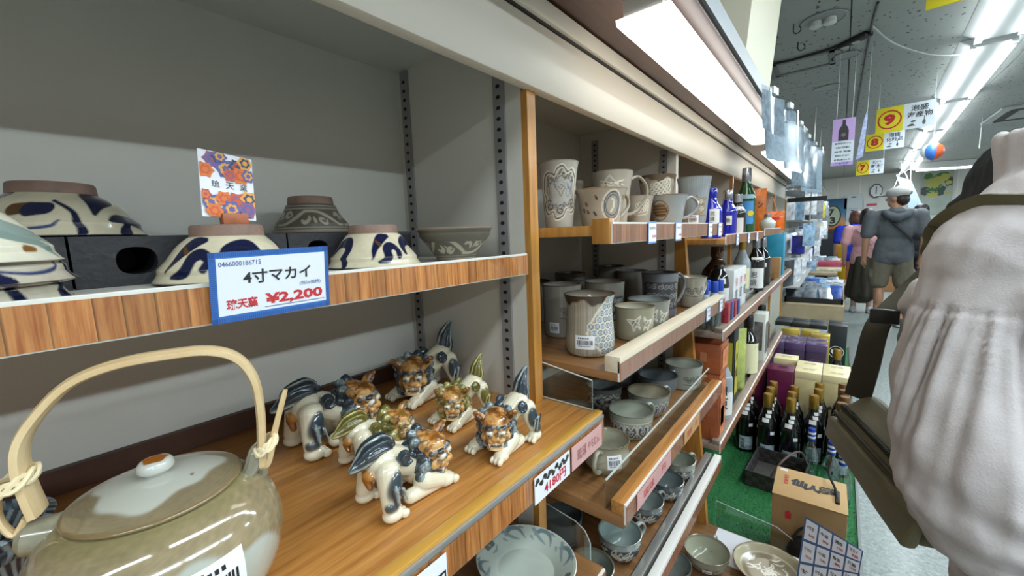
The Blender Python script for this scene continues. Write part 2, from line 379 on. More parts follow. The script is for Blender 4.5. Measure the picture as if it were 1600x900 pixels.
# ------------------------------------------------------------------ glazed pottery with painted decoration
M_glaze = mat('painted_glaze', '#ffffff', .16, spec=.5, attr='Col', coat=.25)
M_matte = mat('painted_stoneware', '#ffffff', .42, attr='Col', bump=.12, bscale=350)
def spline(pts, k=5, closed=False):
    P = [np.array(p, float) for p in pts]; n = len(P); out = []
    for i in range(n if closed else n - 1):
        if closed: a, b, c, d = P[(i - 1) % n], P[i], P[(i + 1) % n], P[(i + 2) % n]
        else: a, b, c, d = P[max(i - 1, 0)], P[i], P[i + 1], P[min(i + 2, n - 1)]
        for j in range(k):
            t = j / k
            out.append(.5 * ((2 * b) + (c - a) * t + (2 * a - 5 * b + 4 * c - d) * t * t + (3 * b - a - 3 * c + d) * t ** 3))
    out.append(P[0] if closed else P[-1]); return np.array(out)
def seg_mask(s, z, pts, aa=.0007):
    """pts rows: s, z, half width"""
    pts = np.asarray(pts, float); w = pts[:, 2].max() + aa
    m = np.zeros_like(s)
    bb = (s > pts[:, 0].min() - w) & (s < pts[:, 0].max() + w) & (z > pts[:, 1].min() - w) & (z < pts[:, 1].max() + w)
    if not bb.any(): return m
    S, Z = s[bb], z[bb]; best = np.full(S.shape, 9.)
    if len(pts) == 1: pts = np.vstack([pts, pts + 1e-6])
    for a, b in zip(pts[:-1], pts[1:]):
        dx, dz = b[0] - a[0], b[1] - a[1]; l2 = dx * dx + dz * dz + 1e-12
        t = np.clip(((S - a[0]) * dx + (Z - a[1]) * dz) / l2, 0, 1)
        d = np.hypot(S - a[0] - t * dx, Z - a[1] - t * dz) - (a[2] + t * (b[2] - a[2]))
        best = np.minimum(best, d)
    m[bb] = np.clip(.5 - best / aa, 0, 1); return m
def resample(prof, step):
    out = [prof[0]]
    for a, b in zip(prof[:-1], prof[1:]):
        k = max(1, int(math.ceil(math.hypot(b[0] - a[0], b[1] - a[1]) / step)))
        for j in range(1, k + 1): out.append((a[0] + (b[0] - a[0]) * j / k, a[1] + (b[1] - a[1]) * j / k))
    return out
def smooth_prof(pts, k=6): return [tuple(p) for p in spline(pts, k)]
def pot(name, outer, inner, n, paint, mtl, parent=None, step=.0015, rough_k=None, twist=None):
    """lathe of outer (bottom to rim) and inner (rim to middle) profiles with a painted colour per vertex.
    paint(th, z, r, outer_flag) -> (N,3) colour, or (colour, push)"""
    o_ = resample(outer, step); i_ = [p for p in inner]
    pr = np.array(o_ + i_); k = len(pr); th = np.arange(n) * 2 * PI / n
    T = np.tile(th, k); Rr = np.repeat(pr[:, 0], n); Z = np.repeat(pr[:, 1], n)
    of = np.repeat(np.arange(k) < len(o_), n)
    res = paint(np.where(T > PI, T - 2 * PI, T), Z, Rr, of)
    colr, push = res if isinstance(res, tuple) else (res, 0)
    R2 = Rr + push
    V = np.stack([R2 * np.cos(T), R2 * np.sin(T), Z], 1)
    j = np.repeat(np.arange(k - 1), n); i = np.tile(np.arange(n), k - 1); i2 = (i + 1) % n
    Fq = np.stack([j * n + i, j * n + i2, (j + 1) * n + i2, (j + 1) * n + i], 1)
    me = bpy.data.meshes.new(name)
    caps = [tuple(range(n - 1, -1, -1))]
    if pr[-1, 0] > 1e-4: caps.append(tuple((k - 1) * n + q for q in range(n)))
    me.from_pydata(V.tolist(), [], Fq.tolist() + caps)
    me.materials.append(mtl)
    a = me.color_attributes.new('Col', 'FLOAT_COLOR', 'POINT')
    a.data.foreach_set('color', np.concatenate([np.clip(colr, 0, 1), np.ones((len(V), 1))], 1).astype(np.float32).ravel())
    me.polygons.foreach_set('use_smooth', [True] * len(me.polygons)); me.set_sharp_from_angle(angle=math.radians(50)); me.update()
    ob = bpy.data.objects.new(name, me); COL.objects.link(ob)
    if parent is not None: ob.parent = parent
    return ob
def wrap(a): return (a + PI) % (2 * PI) - PI
def vnoise(th, z, r, sc_, seed=0):
    """cheap smooth noise from summed sines"""
    x, y, w = r * np.cos(th) * sc_, r * np.sin(th) * sc_, z * sc_
    rg = np.random.default_rng(seed); s = 0
    for o in range(5):
        q = rg.normal(size=3); ph = rg.uniform(0, 6.3); s = s + np.sin(x * q[0] + y * q[1] + w * q[2] + ph + 1.3 * np.sin(y * q[1] * 1.7 + w * q[0] + ph))
    return s / 5
def mixc(c, col, m):
    if isinstance(col, str): col = C(col)
    return c * (1 - m[:, None]) + np.array(col)[None] * m[:, None]
def patch(s, prof_r, th0, ds0, ds1, z0, z1, eps=.0006, nu=8, nz=3):
    """thin patch lying on a round surface; prof_r(z) -> radius"""
    vs = []; fs = []
    for j in range(nz + 1):
        z = z0 + (z1 - z0) * j / nz; r = prof_r(z) + eps
        for i in range(nu + 1):
            a = th0 + (ds0 + (ds1 - ds0) * i / nu) / r; vs.append((r * math.cos(a), r * math.sin(a), z))
    for j in range(nz):
        for i in range(nu):
            a = j * (nu + 1) + i; fs.append((a, a + 1, a + nu + 2, a + nu + 1))
    return s.add(vs, fs)
M_stick = mat('sticker_paper', '#eceef2', .5)
M_ink = mat('black_ink', '#17171c', .6)
M_inkb = mat('blue_ink', '#2f4f9a', .6)
M_red = mat('red_ink', '#c8202c', .6)
def sticker(parent, rf, th0, zc, w=.026, h=.02, seed=1):
    st = patch(MB(), rf, th0, -w / 2, w / 2, zc - h / 2, zc + h / 2, .0005).build('price_sticker', M_stick, parent)
    rg = random.Random(seed); b = MB(); x = -w * .38
    while x < w * .36:
        ww = rg.choice((.0004, .0007, .001)) * w / .026; patch(b, rf, th0, x, x + ww, zc - h * .18, zc + h * .16, .0008, 1, 1); x += ww + rg.choice((.0005, .0008)) * w / .026
    for q in range(6): patch(b, rf, th0, -w * .36 + q * w * .1, -w * .36 + q * w * .1 + w * .06, zc + h * .26, zc + h * .36, .0008, 1, 1)
    for q in range(9): patch(b, rf, th0, -w * .34 + q * w * .075, -w * .34 + q * w * .075 + w * .04, zc - h * .30, zc - h * .24, .0008, 1, 1)
    b.build('barcode', M_ink, st)
# ---- bowls turned upside down ------------------------------------------------
def bowl_prof(R, h, rf, zf):
    out = smooth_prof([(R - .004, 0), (R, .002), (R * .965, h * .10), (R * .845, h * .34), (R * .68, h * .62), (rf + .003, h * zf - .002)], 5)
    out += [(rf, h * zf), (rf - .0008, h * .97), (rf - .002, h), (rf - .007, h), (rf - .009, h - .004), (.0005, h - .004)]
    return out
def bowl(name, label, R, h, rf, loc, paint, rz=0, upside=True, zf=.80, n=320, group=None, mtl=None, step=.0009):
    t = thing(name, label, 'bowl', loc, rz, group)
    pr = bowl_prof(R, h, rf, zf)
    foot = [p for p in pr if p[1] >= h * zf - 1e-6 and p[0] <= rf + 1e-6]
    body = [p for p in pr if not (p[1] >= h * zf - 1e-6 and p[0] <= rf + 1e-6)] + [(rf, h * zf)]
    inner = [(R * .93, h * .25), (R * .7, h * .55), (rf * .8, h * .74), (.0005, h * .76)]
    if upside:
        # wall: inner surface first (hidden), then outer up to the foot
        pb = list(reversed(inner)) + body
        o1 = pot('body', pb, [], n, paint, mtl or M_glaze, t, step)
        f = MB().lathe(foot, 48).build('foot_ring', mat('raw_brown_clay', '#8a6e5f', .6, bump=.3, bscale=300, var=.25, vscale=60), t)
    else:
        flip = lambda q: [(r, h - z) for r, z in q]
        pb = list(reversed(flip(foot))) + list(reversed(flip(body)))
        inn = flip(inner)
        o1 = pot('body', pb, inn, n, paint, mtl or M_glaze, t, step)
    return t
CREAM = np.array(C('#d8cfb4'))
def paint_makkai(R, h, seed, motif='leaf', hb=1.0, zf=.8, upside=True, base='#cbc2a6', ink='#141a38', rim='#10142a'):
    def f(th, z, r, of):
        c = np.tile(np.array(C(base)), (len(th), 1)) * (1 + .12 * vnoise(th, z, r, 70, seed) + .06 * vnoise(th, z, r, 300, seed))[:, None]
        hh = z / h if upside else 1 - z / h
        zz = hh * h
        for k in range(3):
            s = wrap(th - k * 2 * PI / 3 - .3) * r
            st = []
            if motif == 'leaf':
                st += [([(-.050, .022, .001), (-.036, .034, .0055), (-.020, .040, .007), (-.008, .043, .003)], ink),
                       ([(-.046, .016, .0015), (-.03, .018, .006), (-.012, .013, .006), (.004, .004, .004)], ink),
                       ([(-.030, .018, .004), (-.036, .008, .005), (-.046, .002, .003)], ink),
                       ([(.006, .027, .0065), (.014, .029, .0055)], '#5a3d1e'), ([(.016, .027, .0075), (.024, .028, .0065)], '#161b3a'),
                       ([(.026, .036, .0012), (.040, .026, .0018), (.048, .014, .003), (.053, .004, .004)], ink),
                       ([(.0, .012, .0008), (.016, .009, .0012), (.032, .011, .0016), (.036, .016, .0012)], '#2c3a66')]
            elif motif == 'swirl':
                st += [([(-.048, .012, .001), (-.036, .026, .004), (-.022, .038, .006), (-.012, .041, .003)], ink),
                       ([(-.040, .008, .002), (-.028, .012, .006), (-.022, .024, .006), (-.014, .028, .006), (-.008, .022, .005), (-.012, .014, .004)], ink),
                       ([(.002, .018, .003), (.006, .03, .007), (.018, .034, .008), (.028, .028, .006), (.034, .014, .006), (.04, .004, .004)], ink),
                       ([(-.03, .034, .002), (-.028, .030, .003)], '#5a3d1e')]
            elif motif == 'green':
                st += [([(-.05, .05, .004), (-.03, .03, .008), (-.005, .016, .005), (.006, .006, .002)], '#7d9088'), ([(-.03, .046, .006), (-.012, .028, .007), (.01, .020, .005), (.022, .006, .003)], '#8a9a92'),
                       ([(.022, .03, .0065), (.03, .028, .005)], '#7a5320'), ([(-.02, .012, .003), (-.014, .011, .002)], '#7a5320')]
            for pts, colr in st:
                p = spline(pts, 5); p = p * np.array([R / .062, h / .056, R / .075])
                c = mixc(c, colr, seg_mask(s, zz, p, .0009) * of)
        c = mixc(c, rim, np.clip((.055 - hh) / .02, 0, 1))
        return c
    return f
def paint_karakusa(R, h, seed, upside=True, band=(.16, .66), ground='#5b564a', slip='#a49c8a', edge='#8d7a6a'):
    def f(th, z, r, of):
        hh = z / h if upside else 1 - z / h
        c = np.tile(np.array(C(ground)), (len(th), 1)) * (1 + .15 * vnoise(th, z, r, 90, seed))[:, None]
        zz = hh * h; b0, b1 = band[0] * h, band[1] * h; bh = b1 - b0; zm = (b0 + b1) / 2
        for zl, w in ((b0, .0011), (b0 - .0035, .0008), (b1, .0012), (b1 + .004, .0008)):
            c = mixc(c, slip, np.clip(1 - np.abs(zz - zl) / w, 0, 1) * of)
        N_ = 6
        for k in range(N_):
            s = wrap(th - k * 2 * PI / N_) * r; q = bh / .028; sg = 1 if k % 2 else -1
            st = [[(-.034, -.010 * sg, .0018), (-.018, -.009 * sg, .002), (-.004, 0, .0028), (.006, .009 * sg, .002), (.014, .010 * sg, .0014)],
                  [(-.010, .003 * sg, .001), (-.014, .009 * sg, .0018), (-.020, .006 * sg, .002), (-.018, .001 * sg, .002), (-.014, .002 * sg, .0016)],
                  [(.006, -.004 * sg, .0015), (.011, -.007 * sg, .003), (.015, -.003 * sg, .0026), (.014, .002 * sg, .0012)], [(.02, .001 * sg, .001), (.025, -.006 * sg, .002)]]
            for pts in st:
                p = spline(pts, 5) * np.array([q, q, q]); p[:, 1] += zm
                c = mixc(c, slip, seg_mask(s, zz, p, .0009) * of)
        c = mixc(c, edge, np.clip((.10 - hh) / .03, 0, 1) * .7)
        return c
    return f
ZU = 1.296
# black risers with round holes behind the front bowls
def riser(name, label, x0, x1, y0, y1, z0, z1, holes):
    t = thing(name, label, 'riser', (x1, (y0 + y1) / 2, z0), 0, 'black risers on the upper shelf')
    yc = (y0 + y1) / 2; h = z1 - z0; d = x1 - x0
    m = MB(); L_ = y1 - y0
    # shell without the front
    m.poly([(-d, -L_ / 2, 0), (-d, L_ / 2, 0), (-d, L_ / 2, h), (-d, -L_ / 2, h)]); m.poly([(-d, -L_ / 2, h), (-d, L_ / 2, h), (0, L_ / 2, h), (0, -L_ / 2, h)][::-1])
    m.poly([(-d, -L_ / 2, 0), (0, -L_ / 2, 0), (0, -L_ / 2, h), (-d, -L_ / 2, h)][::-1]); m.poly([(-d, L_ / 2, 0), (0, L_ / 2, 0), (0, L_ / 2, h), (-d, L_ / 2, h)]); m.poly([(-d, -L_ / 2, 0), (0, -L_ / 2, 0), (0, L_ / 2, 0), (-d, L_ / 2, 0)])
    edges = [-L_ / 2] + [(holes[i][0] + holes[i + 1][0]) / 2 - yc for i in range(len(holes) - 1)] + [L_ / 2]
    for (hy, hw, hh), a, b in zip(holes, edges[:-1], edges[1:]):
        n = 24; c = hy - yc; loop = []; sq = []; inn = []
        for i in range(n):
            an = 2 * PI * i / n; cx, cz = math.cos(an), math.sin(an)
            p = 2.6; k = (abs(cx) ** p + abs(cz) ** p) ** (-1 / p)
            ly, lz = c + hw / 2 * cx * k, h * .5 + hh / 2 * cz * k
            loop.append((0, ly, lz)); inn.append((-d * .7, ly, lz))
            kk = 1 / max(abs(cx), abs(cz)); 
            yy = c + (b - c if cx > 0 else c - a) * cx * kk; sq.append((0, yy, h * .5 + h * .5 * cz * kk))
        o = len(m.v); m.v += loop + sq + inn
        for i in range(n):
            j = (i + 1) % n
            m.f.append((o + i, o + j, o + n + j, o + n + i)[::-1]); m.f.append((o + i, o + 2 * n + i, o + 2 * n + j, o + j)[::-1]); m.mi += [0, 0]
        m.f.append(tuple(o + 2 * n + i for i in range(n))); m.mi.append(0)
    m.build('block', mat('black_painted_block', '#232326', .55, bump=.5, bscale=120, var=.3, vscale=40), t, smooth=False)
    return t
riser('display_riser', 'black riser block with two round holes, under the large blue-brushed bowl', -.69, -.525, -.16, .030, ZU, 1.343, [(-.09, .03, .026), (.012, .028, .026)])
riser('display_riser', 'black riser block with holes behind the bowl that carries the flower card', -.69, -.525, .032, .212, ZU, 1.343, [(.075, .03, .026), (.17, .03, .026)])
riser('display_riser', 'black riser block behind the blue bowl beside the price tag', -.69, -.525, .214, .397, ZU, 1.343, [(.25, .028, .028), (.34, .028, .026)])
bowl('rice_bowl', 'large upturned cream bowl with blue brush leaves, high on the black riser', .066, .054, .0315, (-.612, .033, 1.3432), paint_makkai(.066, .054, 3, 'leaf'), rz=-1.0)
bowl('rice_bowl', 'upturned cream bowl with blue swirls carrying the flower card', .064, .055, .032, (-.487, .141, ZU), paint_makkai(.064, .055, 4, 'swirl'), rz=-.75)
bowl('rice_bowl', 'upturned grey-brown bowl with pale scroll band on the black riser', .054, .054, .031, (-.615, .288, 1.3432), paint_karakusa(.054, .054, 5), rz=.2, mtl=M_matte)
bowl('rice_bowl', 'upturned cream bowl with glossy blue brushwork, between price tag and scroll bowl', .0595, .0545, .0315, (-.485, .306, ZU), paint_makkai(.0595, .0545, 6, 'swirl'), rz=-.1)
bowl('rice_bowl', 'grey bowl standing upright with pale scroll band at the right shelf end', .0575, .050, .030, (-.458, .428, ZU), paint_karakusa(.0575, .050, 7, False, (.30, .84)), rz=.5, upside=False, zf=.86, mtl=M_matte)
# the stack of three at the left edge
zz = ZU
for k, (lab, mot, b) in enumerate((('upturned blue bowl at the bottom of the left stack', 'leaf', '#c9c2ac'), ('upturned dark-streaked bowl, middle of the left stack', 'leaf', '#b8b09c'), ('upturned green-streaked bowl with brown spots, top of the left stack', 'green', '#dbd6c0'))):
    R = (.066, .067, .060)[k]
    bowl('rice_bowl', lab, R, .048, .030, (-.450 + .004 * k, -.040 + .002 * k, zz), paint_makkai(R, .048, 8 + k, mot, base=b, rim='#4a3526'), rz=-.5 + k * .7); zz += .0135
# ---- flower card in a wooden clip --------------------------------------------
t = thing('flower_card', 'small white card printed with orange flowers in a wooden block on an upturned bowl', 'card', (-.470, .138, 1.351), 0)
MB().box(-.006, .006, -.006, .016, 0, .011).build('wood_block', mat('reddish_wood', '#a5603c', .5, var=.2, vscale=90), t, bev=.0008)
Mc = Matrix.Translation((.0, .0, .006)) @ Matrix.Rotation(-.10, 4, 'Y') @ Matrix.Rotation(.16, 4, 'Z') @ Matrix.Rotation(-.07, 4, 'X')
cardm = MB()
def cardpt(y, z, x=0): return tuple(Mc @ Vector((x, y, z)))
cw, chh = .048, .064
cardm.hexa([cardpt(-.022, 0, -.0003), cardpt(-.022, 0, .0003), cardpt(.026, 0, .0003), cardpt(.026, 0, -.0003)], [cardpt(-.022, chh, -.0003), cardpt(-.022, chh, .0003), cardpt(.026, chh, .0003), cardpt(.026, chh, -.0003)])
co = cardm.build('card', M_card, t, smooth=False)
fm = MB(); cols = ['#d9762f', '#c65a3a', '#8d5a78', '#5c5f9a', '#e0a04a', '#404a66', '#b4534f']
rg = random.Random(4)
def blossom(cy, cz, r, ci, lift):
    for layer, (rr, cc) in enumerate(((1, ci), (.66, (ci + 1) % 7), (.36, ci))):
        fm.m(cc); pts = []
        for i in range(18):
            a = 2 * PI * i / 18; q = r * rr * (1 + .18 * math.cos(a * 6 + layer))
            pts.append(cardpt(min(.0255, max(-.0215, cy + q * math.cos(a))), min(chh - .0005, max(.0005, cz + q * math.sin(a))), lift + layer * .00005))
        fm.poly(pts)
n_ = 0
for cy, cz, r, ci in ((-.010, .056, .008, 2), (.001, .049, .009, 3), (.012, .052, .008, 5), (.019, .058, .007, 4), (-.017, .045, .007, 0), (.014, .044, .008, 0), (.004, .043, .006, 1), (-.004, .060, .006, 3), (.021, .045, .006, 3),
                      (-.014, .014, .008, 3), (-.003, .019, .007, 0), (.009, .017, .009, 1), (.020, .021, .008, 4), (.018, .010, .008, 2), (.003, .009, .008, 3), (-.012, .006, .007, 0), (-.019, .021, .005, 6)):
    blossom(cy, cz, r, ci, .0005 + n_ * .00012); n_ += 1
fm.build('printed_flowers', [mat('flower_' + c[1:], c, .6) for c in cols], co, smooth=False)
tx = MB()
for i, chx in enumerate('琉天窯'):
    tx.text(chx, cardpt(-.009 + i * .0125, .0325, .0007), Mc.to_3x3() @ Vector((0, 1, 0)), Mc.to_3x3() @ Vector((0, 0, 1)), .0068)
tx.build('lettering', M_ink, co, smooth=False)
# ---- big price tag -----------------------------------------------------------
M_corr = mat('blue_corrugated_border', '#2f6fc0', .5); nt = M_corr.node_tree
def price_tag():
    t = thing('price_tag', 'large blue-bordered price tag reading 4寸マカイ ¥2,200 hung on the upper shelf', 'price tag', (-.372, .141, 1.297), 0)
    p = [Vector(at_x(322, 395, -.372)), Vector(at_x(513, 385, -.372)), Vector(at_x(514, 476, -.372)), Vector(at_x(334, 509, -.372))]
    o = Vector((-.372, .141, 1.297)); y = (p[1] - p[0] + p[2] - p[3]).normalized(); z = (p[0] - p[3] + p[1] - p[2]).normalized()
    w = ((p[1] - p[0]).length + (p[2] - p[3]).length) / 2; h = ((p[0] - p[3]).length + (p[1] - p[2]).length) / 2
    cc = (p[0] + p[1] + p[2] + p[3]) / 4 - o; nx = y.cross(z)
    P = lambda a, b, d=0: tuple(cc + y * (a * w / 2) + z * (b * h / 2) + nx * d)
    b = MB(); b.hexa([P(-1, -1, -.001), P(1, -1, -.001), P(1, -1, 0), P(-1, -1, 0)], [P(-1, 1, -.001), P(1, 1, -.001), P(1, 1, 0), P(-1, 1, 0)])
    bo = b.build('border', M_corr, t, smooth=False)
    # ribs of the corrugated print
    r = MB(); k = 64
    for i in range(k):
        a = -1 + 2 * (i + .5) / k; e = .011
        for b0, b1 in ((-1, -.86), (.86, 1)): r.poly([P(a - e * .5, b0, .0004), P(a + e * .5, b0, .0004), P(a + e * .5, b1, .0004), P(a - e * .5, b1, .0004)])
    k = 36
    for i in range(k):
        a = -1 + 2 * (i + .5) / k; e = .02
        for b0, b1 in ((-1, -.92), (.92, 1)): r.poly([P(b0, a - e * .5, .0004), P(b1, a - e * .5, .0004), P(b1, a + e * .5, .0004), P(b0, a + e * .5, .0004)])
    r.build('rib', mat('dark_blue_rib', '#1d4f9c', .5), bo, smooth=False)['kind'] = 'stuff'
    c = MB(); c.hexa([P(-.9, -.8, 0), P(.92, -.8, 0), P(.92, -.8, .0006), P(-.9, -.8, .0006)], [P(-.9, .82, 0), P(.92, .82, 0), P(.92, .82, .0006), P(-.9, .82, .0006)])
    co = c.build('white_face', M_card, t, smooth=False)
    tx = MB(); tx.text('4寸マカイ', P(.06, .24, .0009), y, z, .0115, w * .58, .022)
    tx.build('lettering', M_ink, co, smooth=False)
    tx = MB(); tx.text('¥2,200', P(.33, -.50, .0009), y, z, .0105, w * .52, .04); tx.build('price_lettering', M_red, co, smooth=False)
    tx = MB(); tx.text('琉天窯', P(-.55, -.50, .0009), y, z, .0085, w * .24, .03)
    tx.build('red_lettering', M_red, co, smooth=False)
    tx = MB(); tx.text('0466000186715', P(-.55, .66, .0009), y, z, .0038, w * .32); tx.build('code_lettering', M_inkb, co, smooth=False)
    tx = MB(); tx.text('(税込価格)', P(.62, -.13, .0009), y, z, .0040, w * .2); tx.build('blue_lettering', M_inkb, co, smooth=False)
    ln = MB(); ln.poly([P(-.2, -.72, .0009), P(.88, -.72, .0009), P(.88, -.70, .0009), P(-.2, -.70, .0009)]); ln.build('underline', M_inkb, co, smooth=False)
    f = MB(); f.poly([P(-1.01, -1.03, .0016), P(1.01, -1.03, .0016), P(1.01, 1.02, .0016), P(-1.01, 1.02, .0016)]); f.build('clear_sleeve', M_film, t, smooth=False)
price_tag()
# 4180 label and the next one on the oak shelf front
def edge_label(name, label, x, y0, y1, z0, z1, lines, parent_m=M_card, group=None, border=None):
    t = thing(name, label, 'price label', (x, (y0 + y1) / 2, z0), 0, group)
    w, h = y1 - y0, z1 - z0
    b = MB().box(0, .0008, -w / 2, w / 2, 0, h).build('card', border or parent_m, t, smooth=False)
    if border: MB().box(.0008, .0010, -w / 2 + w * .05, w / 2 - w * .05, h * .08, h * .92).build('white_face', parent_m, t, smooth=False)
    for txt, cy, cz, th, tw, mm, bd in lines:
        q = MB().text(txt, (.0013, cy * w, cz * h), (0, 1, 0), (0, 0, 1), th * h, tw * w, bd); q.build('lettering', mm, t, smooth=False)
    return t
el = edge_label('price_label', 'white label with red 4180円 in the oak shelf front strip', -.2735, .364, .446, 1.002, 1.037, [('4180円', .05, .33, .42, .62, M_red, .02)])
gr = MB()
rg = random.Random(3)
for i in range(26):
    a = -.038 + i * .0029; zc = .026 + .0035 * math.sin(i * 1.3); r = .0026 * (1 + .5 * math.sin(i * 2.1))
    gr.poly([(.0012, a + r * math.cos(k * PI / 4), zc + r * math.sin(k * PI / 4)) for k in range(8)])
gr.build('dark_ornament', mat('ornament_ink', '#3c4039', .6), el, smooth=False)
edge_label('price_label', 'white card at the lower left end of the oak shelf front strip', -.2735, .185, .222, 1.002, 1.037, [('円', .3, .3, .5, .3, M_ink, .02)])
# ---- teapot ------------------------------------------------------------------
def teapot():
    ang = math.atan2(.12, .041)
    t = thing('teapot', 'large grey-glazed teapot with bamboo handle at the left of the oak shelf', 'teapot', (-.3885, .048, 1.05), ang)
    # local x along the handle
    prof = smooth_prof([(.046, 0), (.056, .004), (.070, .024), (.0765, .048), (.0745, .068), (.066, .086), (.056, .096), (.0515, .099)], 6)
    inner = [(.047, .0995), (.046, .09), (.0005, .088)]
    def pf(th, z, r, of):
        base = np.tile(np.array(C('#948566')), (len(th), 1)) * (1 + .20 * vnoise(th, z, r, 60, 2) + .22 * vnoise(th, z, r, 420, 8))[:, None]
        # pale glaze pours on both sides, with scalloped upper edge
        for th0, wd in ((-1.2, .98), (2.0, .9)):
            d = np.abs(wrap(th - th0)) / wd; edge = .074 - .034 * d ** 2 + .004 * np.sin(th * 9)
            m = np.clip((edge - z) / .004, 0, 1) * np.clip((1.15 - d) / .12, 0, 1)
            base = mixc(base, '#b3b8ae', m * .92)
        for k, (a, zz, q) in enumerate(((.15, .074, .006), (.30, .058, .007), (-.08, .048, .005), (-2.35, .05, .006), (-2.6, .066, .006), (.55, .07, .006), (-2.1, .028, .006))):
            s = wrap(th - a) * r; base = mixc(base, '#c9cbc2', np.clip(1.25 - np.hypot(s, (z - zz)) / q, 0, 1))
        base = mixc(base, '#6d6a3c', np.clip((z - .088) / .01, 0, 1) * .5)
        return base
    body = pot('body', prof, inner, 128, pf, mat('teapot_glaze', '#ffffff', .10, spec=.6, attr='Col', coat=.5), t, .002)
    rf = lambda z: float(np.interp(z, [p[1] for p in prof], [p[0] for p in prof]))
    # price sticker on the front
    sticker(body, rf, -1.12, .053, .042, .034, 9)
    b = MB(); a0 = -1.12
    for i, chx in enumerate('注家'):
        r = rf(.065) + .0012; a = a0 + (-.014 + i * .007) / r
        b.text(chx, (r * math.cos(a), r * math.sin(a), .0655), (-math.sin(a), math.cos(a), 0), (0, 0, 1), .006)
    r = rf(.046) + .0012; b.text('03184', (r * math.cos(a0 + .1), r * math.sin(a0 + .1), .0455), (-math.sin(a0 + .1), math.cos(a0 + .1), 0), (0, 0, 1), .004)
    b.build('sticker_lettering', M_ink, body, smooth=False)
    lp = smooth_prof([(.0485, .0985), (.0515, .1005), (.0512, .1025), (.047, .1045), (.034, .109), (.018, .1125), (.008, .1135), (.0003, .1138)], 5)
    def pl(th, z, r, of):
        c = np.tile(np.array(C('#80745a')), (len(th), 1)) * (1 + .14 * vnoise(th, z, r, 90, 4) + .10 * vnoise(th, z, r, 500, 8) + .05 * np.sin(r * 2600))[:, None]
        m = np.clip((.038 + .004 * np.sin(th * 3 + .6) + .002 * np.sin(th * 7) - r) / .003, 0, 1)
        c = mixc(c, '#b9bbb0', m * .92); c = mixc(c, '#7c6742', np.clip((r - .0490) / .002, 0, 1) * .8)
        s = np.hypot(r * np.cos(th) - .022, r * np.sin(th) + .012); c = mixc(c, '#3a332a', np.clip(1.4 - s / .0012, 0, 1)); return c
    lid = pot('lid', lp, [], 96, pl, MATS['teapot_glaze'], t, .0015)
    kp = smooth_prof([(.0070, .1125), (.0075, .1145), (.0108, .1175), (.0108, .1215), (.0085, .1245), (.004, .1250), (.0003, .1249)], 4)
    def pk(th, z, r, of):
        c = np.tile(np.array(C('#bdbfb6')), (len(th), 1)); m = np.clip((.0078 + .0006 * np.sin(th * 5) - r) / .0008, 0, 1) * (z > .122)
        return mixc(c, '#9a5a1c', m)
    pot('knob', kp, [], 40, pk, MATS['teapot_glaze'], lid, .001)
    # lugs: rings on the shoulder
    glz = mat('lug_glaze', '#8c8873', .15, coat=.3, var=.25, vscale=80)
    for sx in (-1, 1):
        g = MB()
        if sx < 0:
            g.tube([(-.048, -.0, .090), (-.056, 0, .090), (-.069, -.000, .0925), (-.0725, 0, .093)], [.013, .0125, .0115, .008], 14)
        else:
            g.tube(spline([(.050, -.006, .088), (.058, -.003, .098), (.0635, .001, .110), (.066, .005, .101), (.064, .006, .086)], 5), [.005 + .0012 * math.sin(i / 20 * PI) for i in range(21)], 10)
        g.build('lug', glz, t)
    # bamboo handle: flat strip
    cane = wood('bamboo_cane', '#c8a878', '#e6cfa2', (12, 90, 12), .45, .1)
    arch = [(-.0615, .108), (-.0635, .122), (-.0650, .140), (-.0625, .158), (-.0525, .175), (-.0353, .1925), (-.012, .2005), (.0158, .2020), (.0400, .2005), (.0575, .1915), (.0672, .1720), (.0690, .145), (.0672, .117), (.0655, .098)]
    pts = spline([(x, 0, z) for x, z in arch], 5); k = len(pts)
    m = MB(); vs = []; fs = []; n = 12
    for j, p in enumerate(pts):
        tv = pts[min(j + 1, k - 1)] - pts[max(j - 1, 0)]; tv /= np.linalg.norm(tv); nv = np.array([tv[2], 0, -tv[0]])
        f_ = j / (k - 1); wy = .0105 * (1 - .35 * f_); wn = .0034 if f_ > .12 else .0034
        for i in range(n):
            a = 2 * PI * i / n; ca, sa = math.cos(a), math.sin(a); kk = (abs(ca) ** 4 + abs(sa) ** 4) ** -.25
            q = p + nv * (wn * ca * kk) + np.array([0, 1, 0]) * (wy * sa * kk); vs.append(tuple(q))
    for j in range(k - 1):
        for i in range(n): fs.append((j * n + i, j * n + (i + 1) % n, (j + 1) * n + (i + 1) % n, (j + 1) * n + i))
    fs += [tuple(range(n - 1, -1, -1)), tuple((k - 1) * n + i for i in range(n))]
    m.add(vs, fs); h = m.build('handle', cane, t)
    # ends looped back through the lugs
    e = MB().tube(spline([(-.066, -.002, .1075), (-.0725, -.002, .098), (-.0775, -.002, .110), (-.0765, -.002, .128), (-.0755, -.002, .146)], 4), [.0042, .0042, .0042, .0042, .004, .004, .0038, .0036, .0036, .0034, .0034, .0033, .0032, .0030, .0030, .0028, .0026], 8, .55).build('cane_end', cane, h)
    e = MB(); e.tube(spline([(.0655, 0, .1), (.066, .002, .094), (.0705, .003, .098), (.078, .002, .125), (.0885, .001, .157)], 4), [.0034] * 12 + [.0030, .0028, .0028, .0026, .0022], 8, .6)
    e.build('cane_end', cane, h)
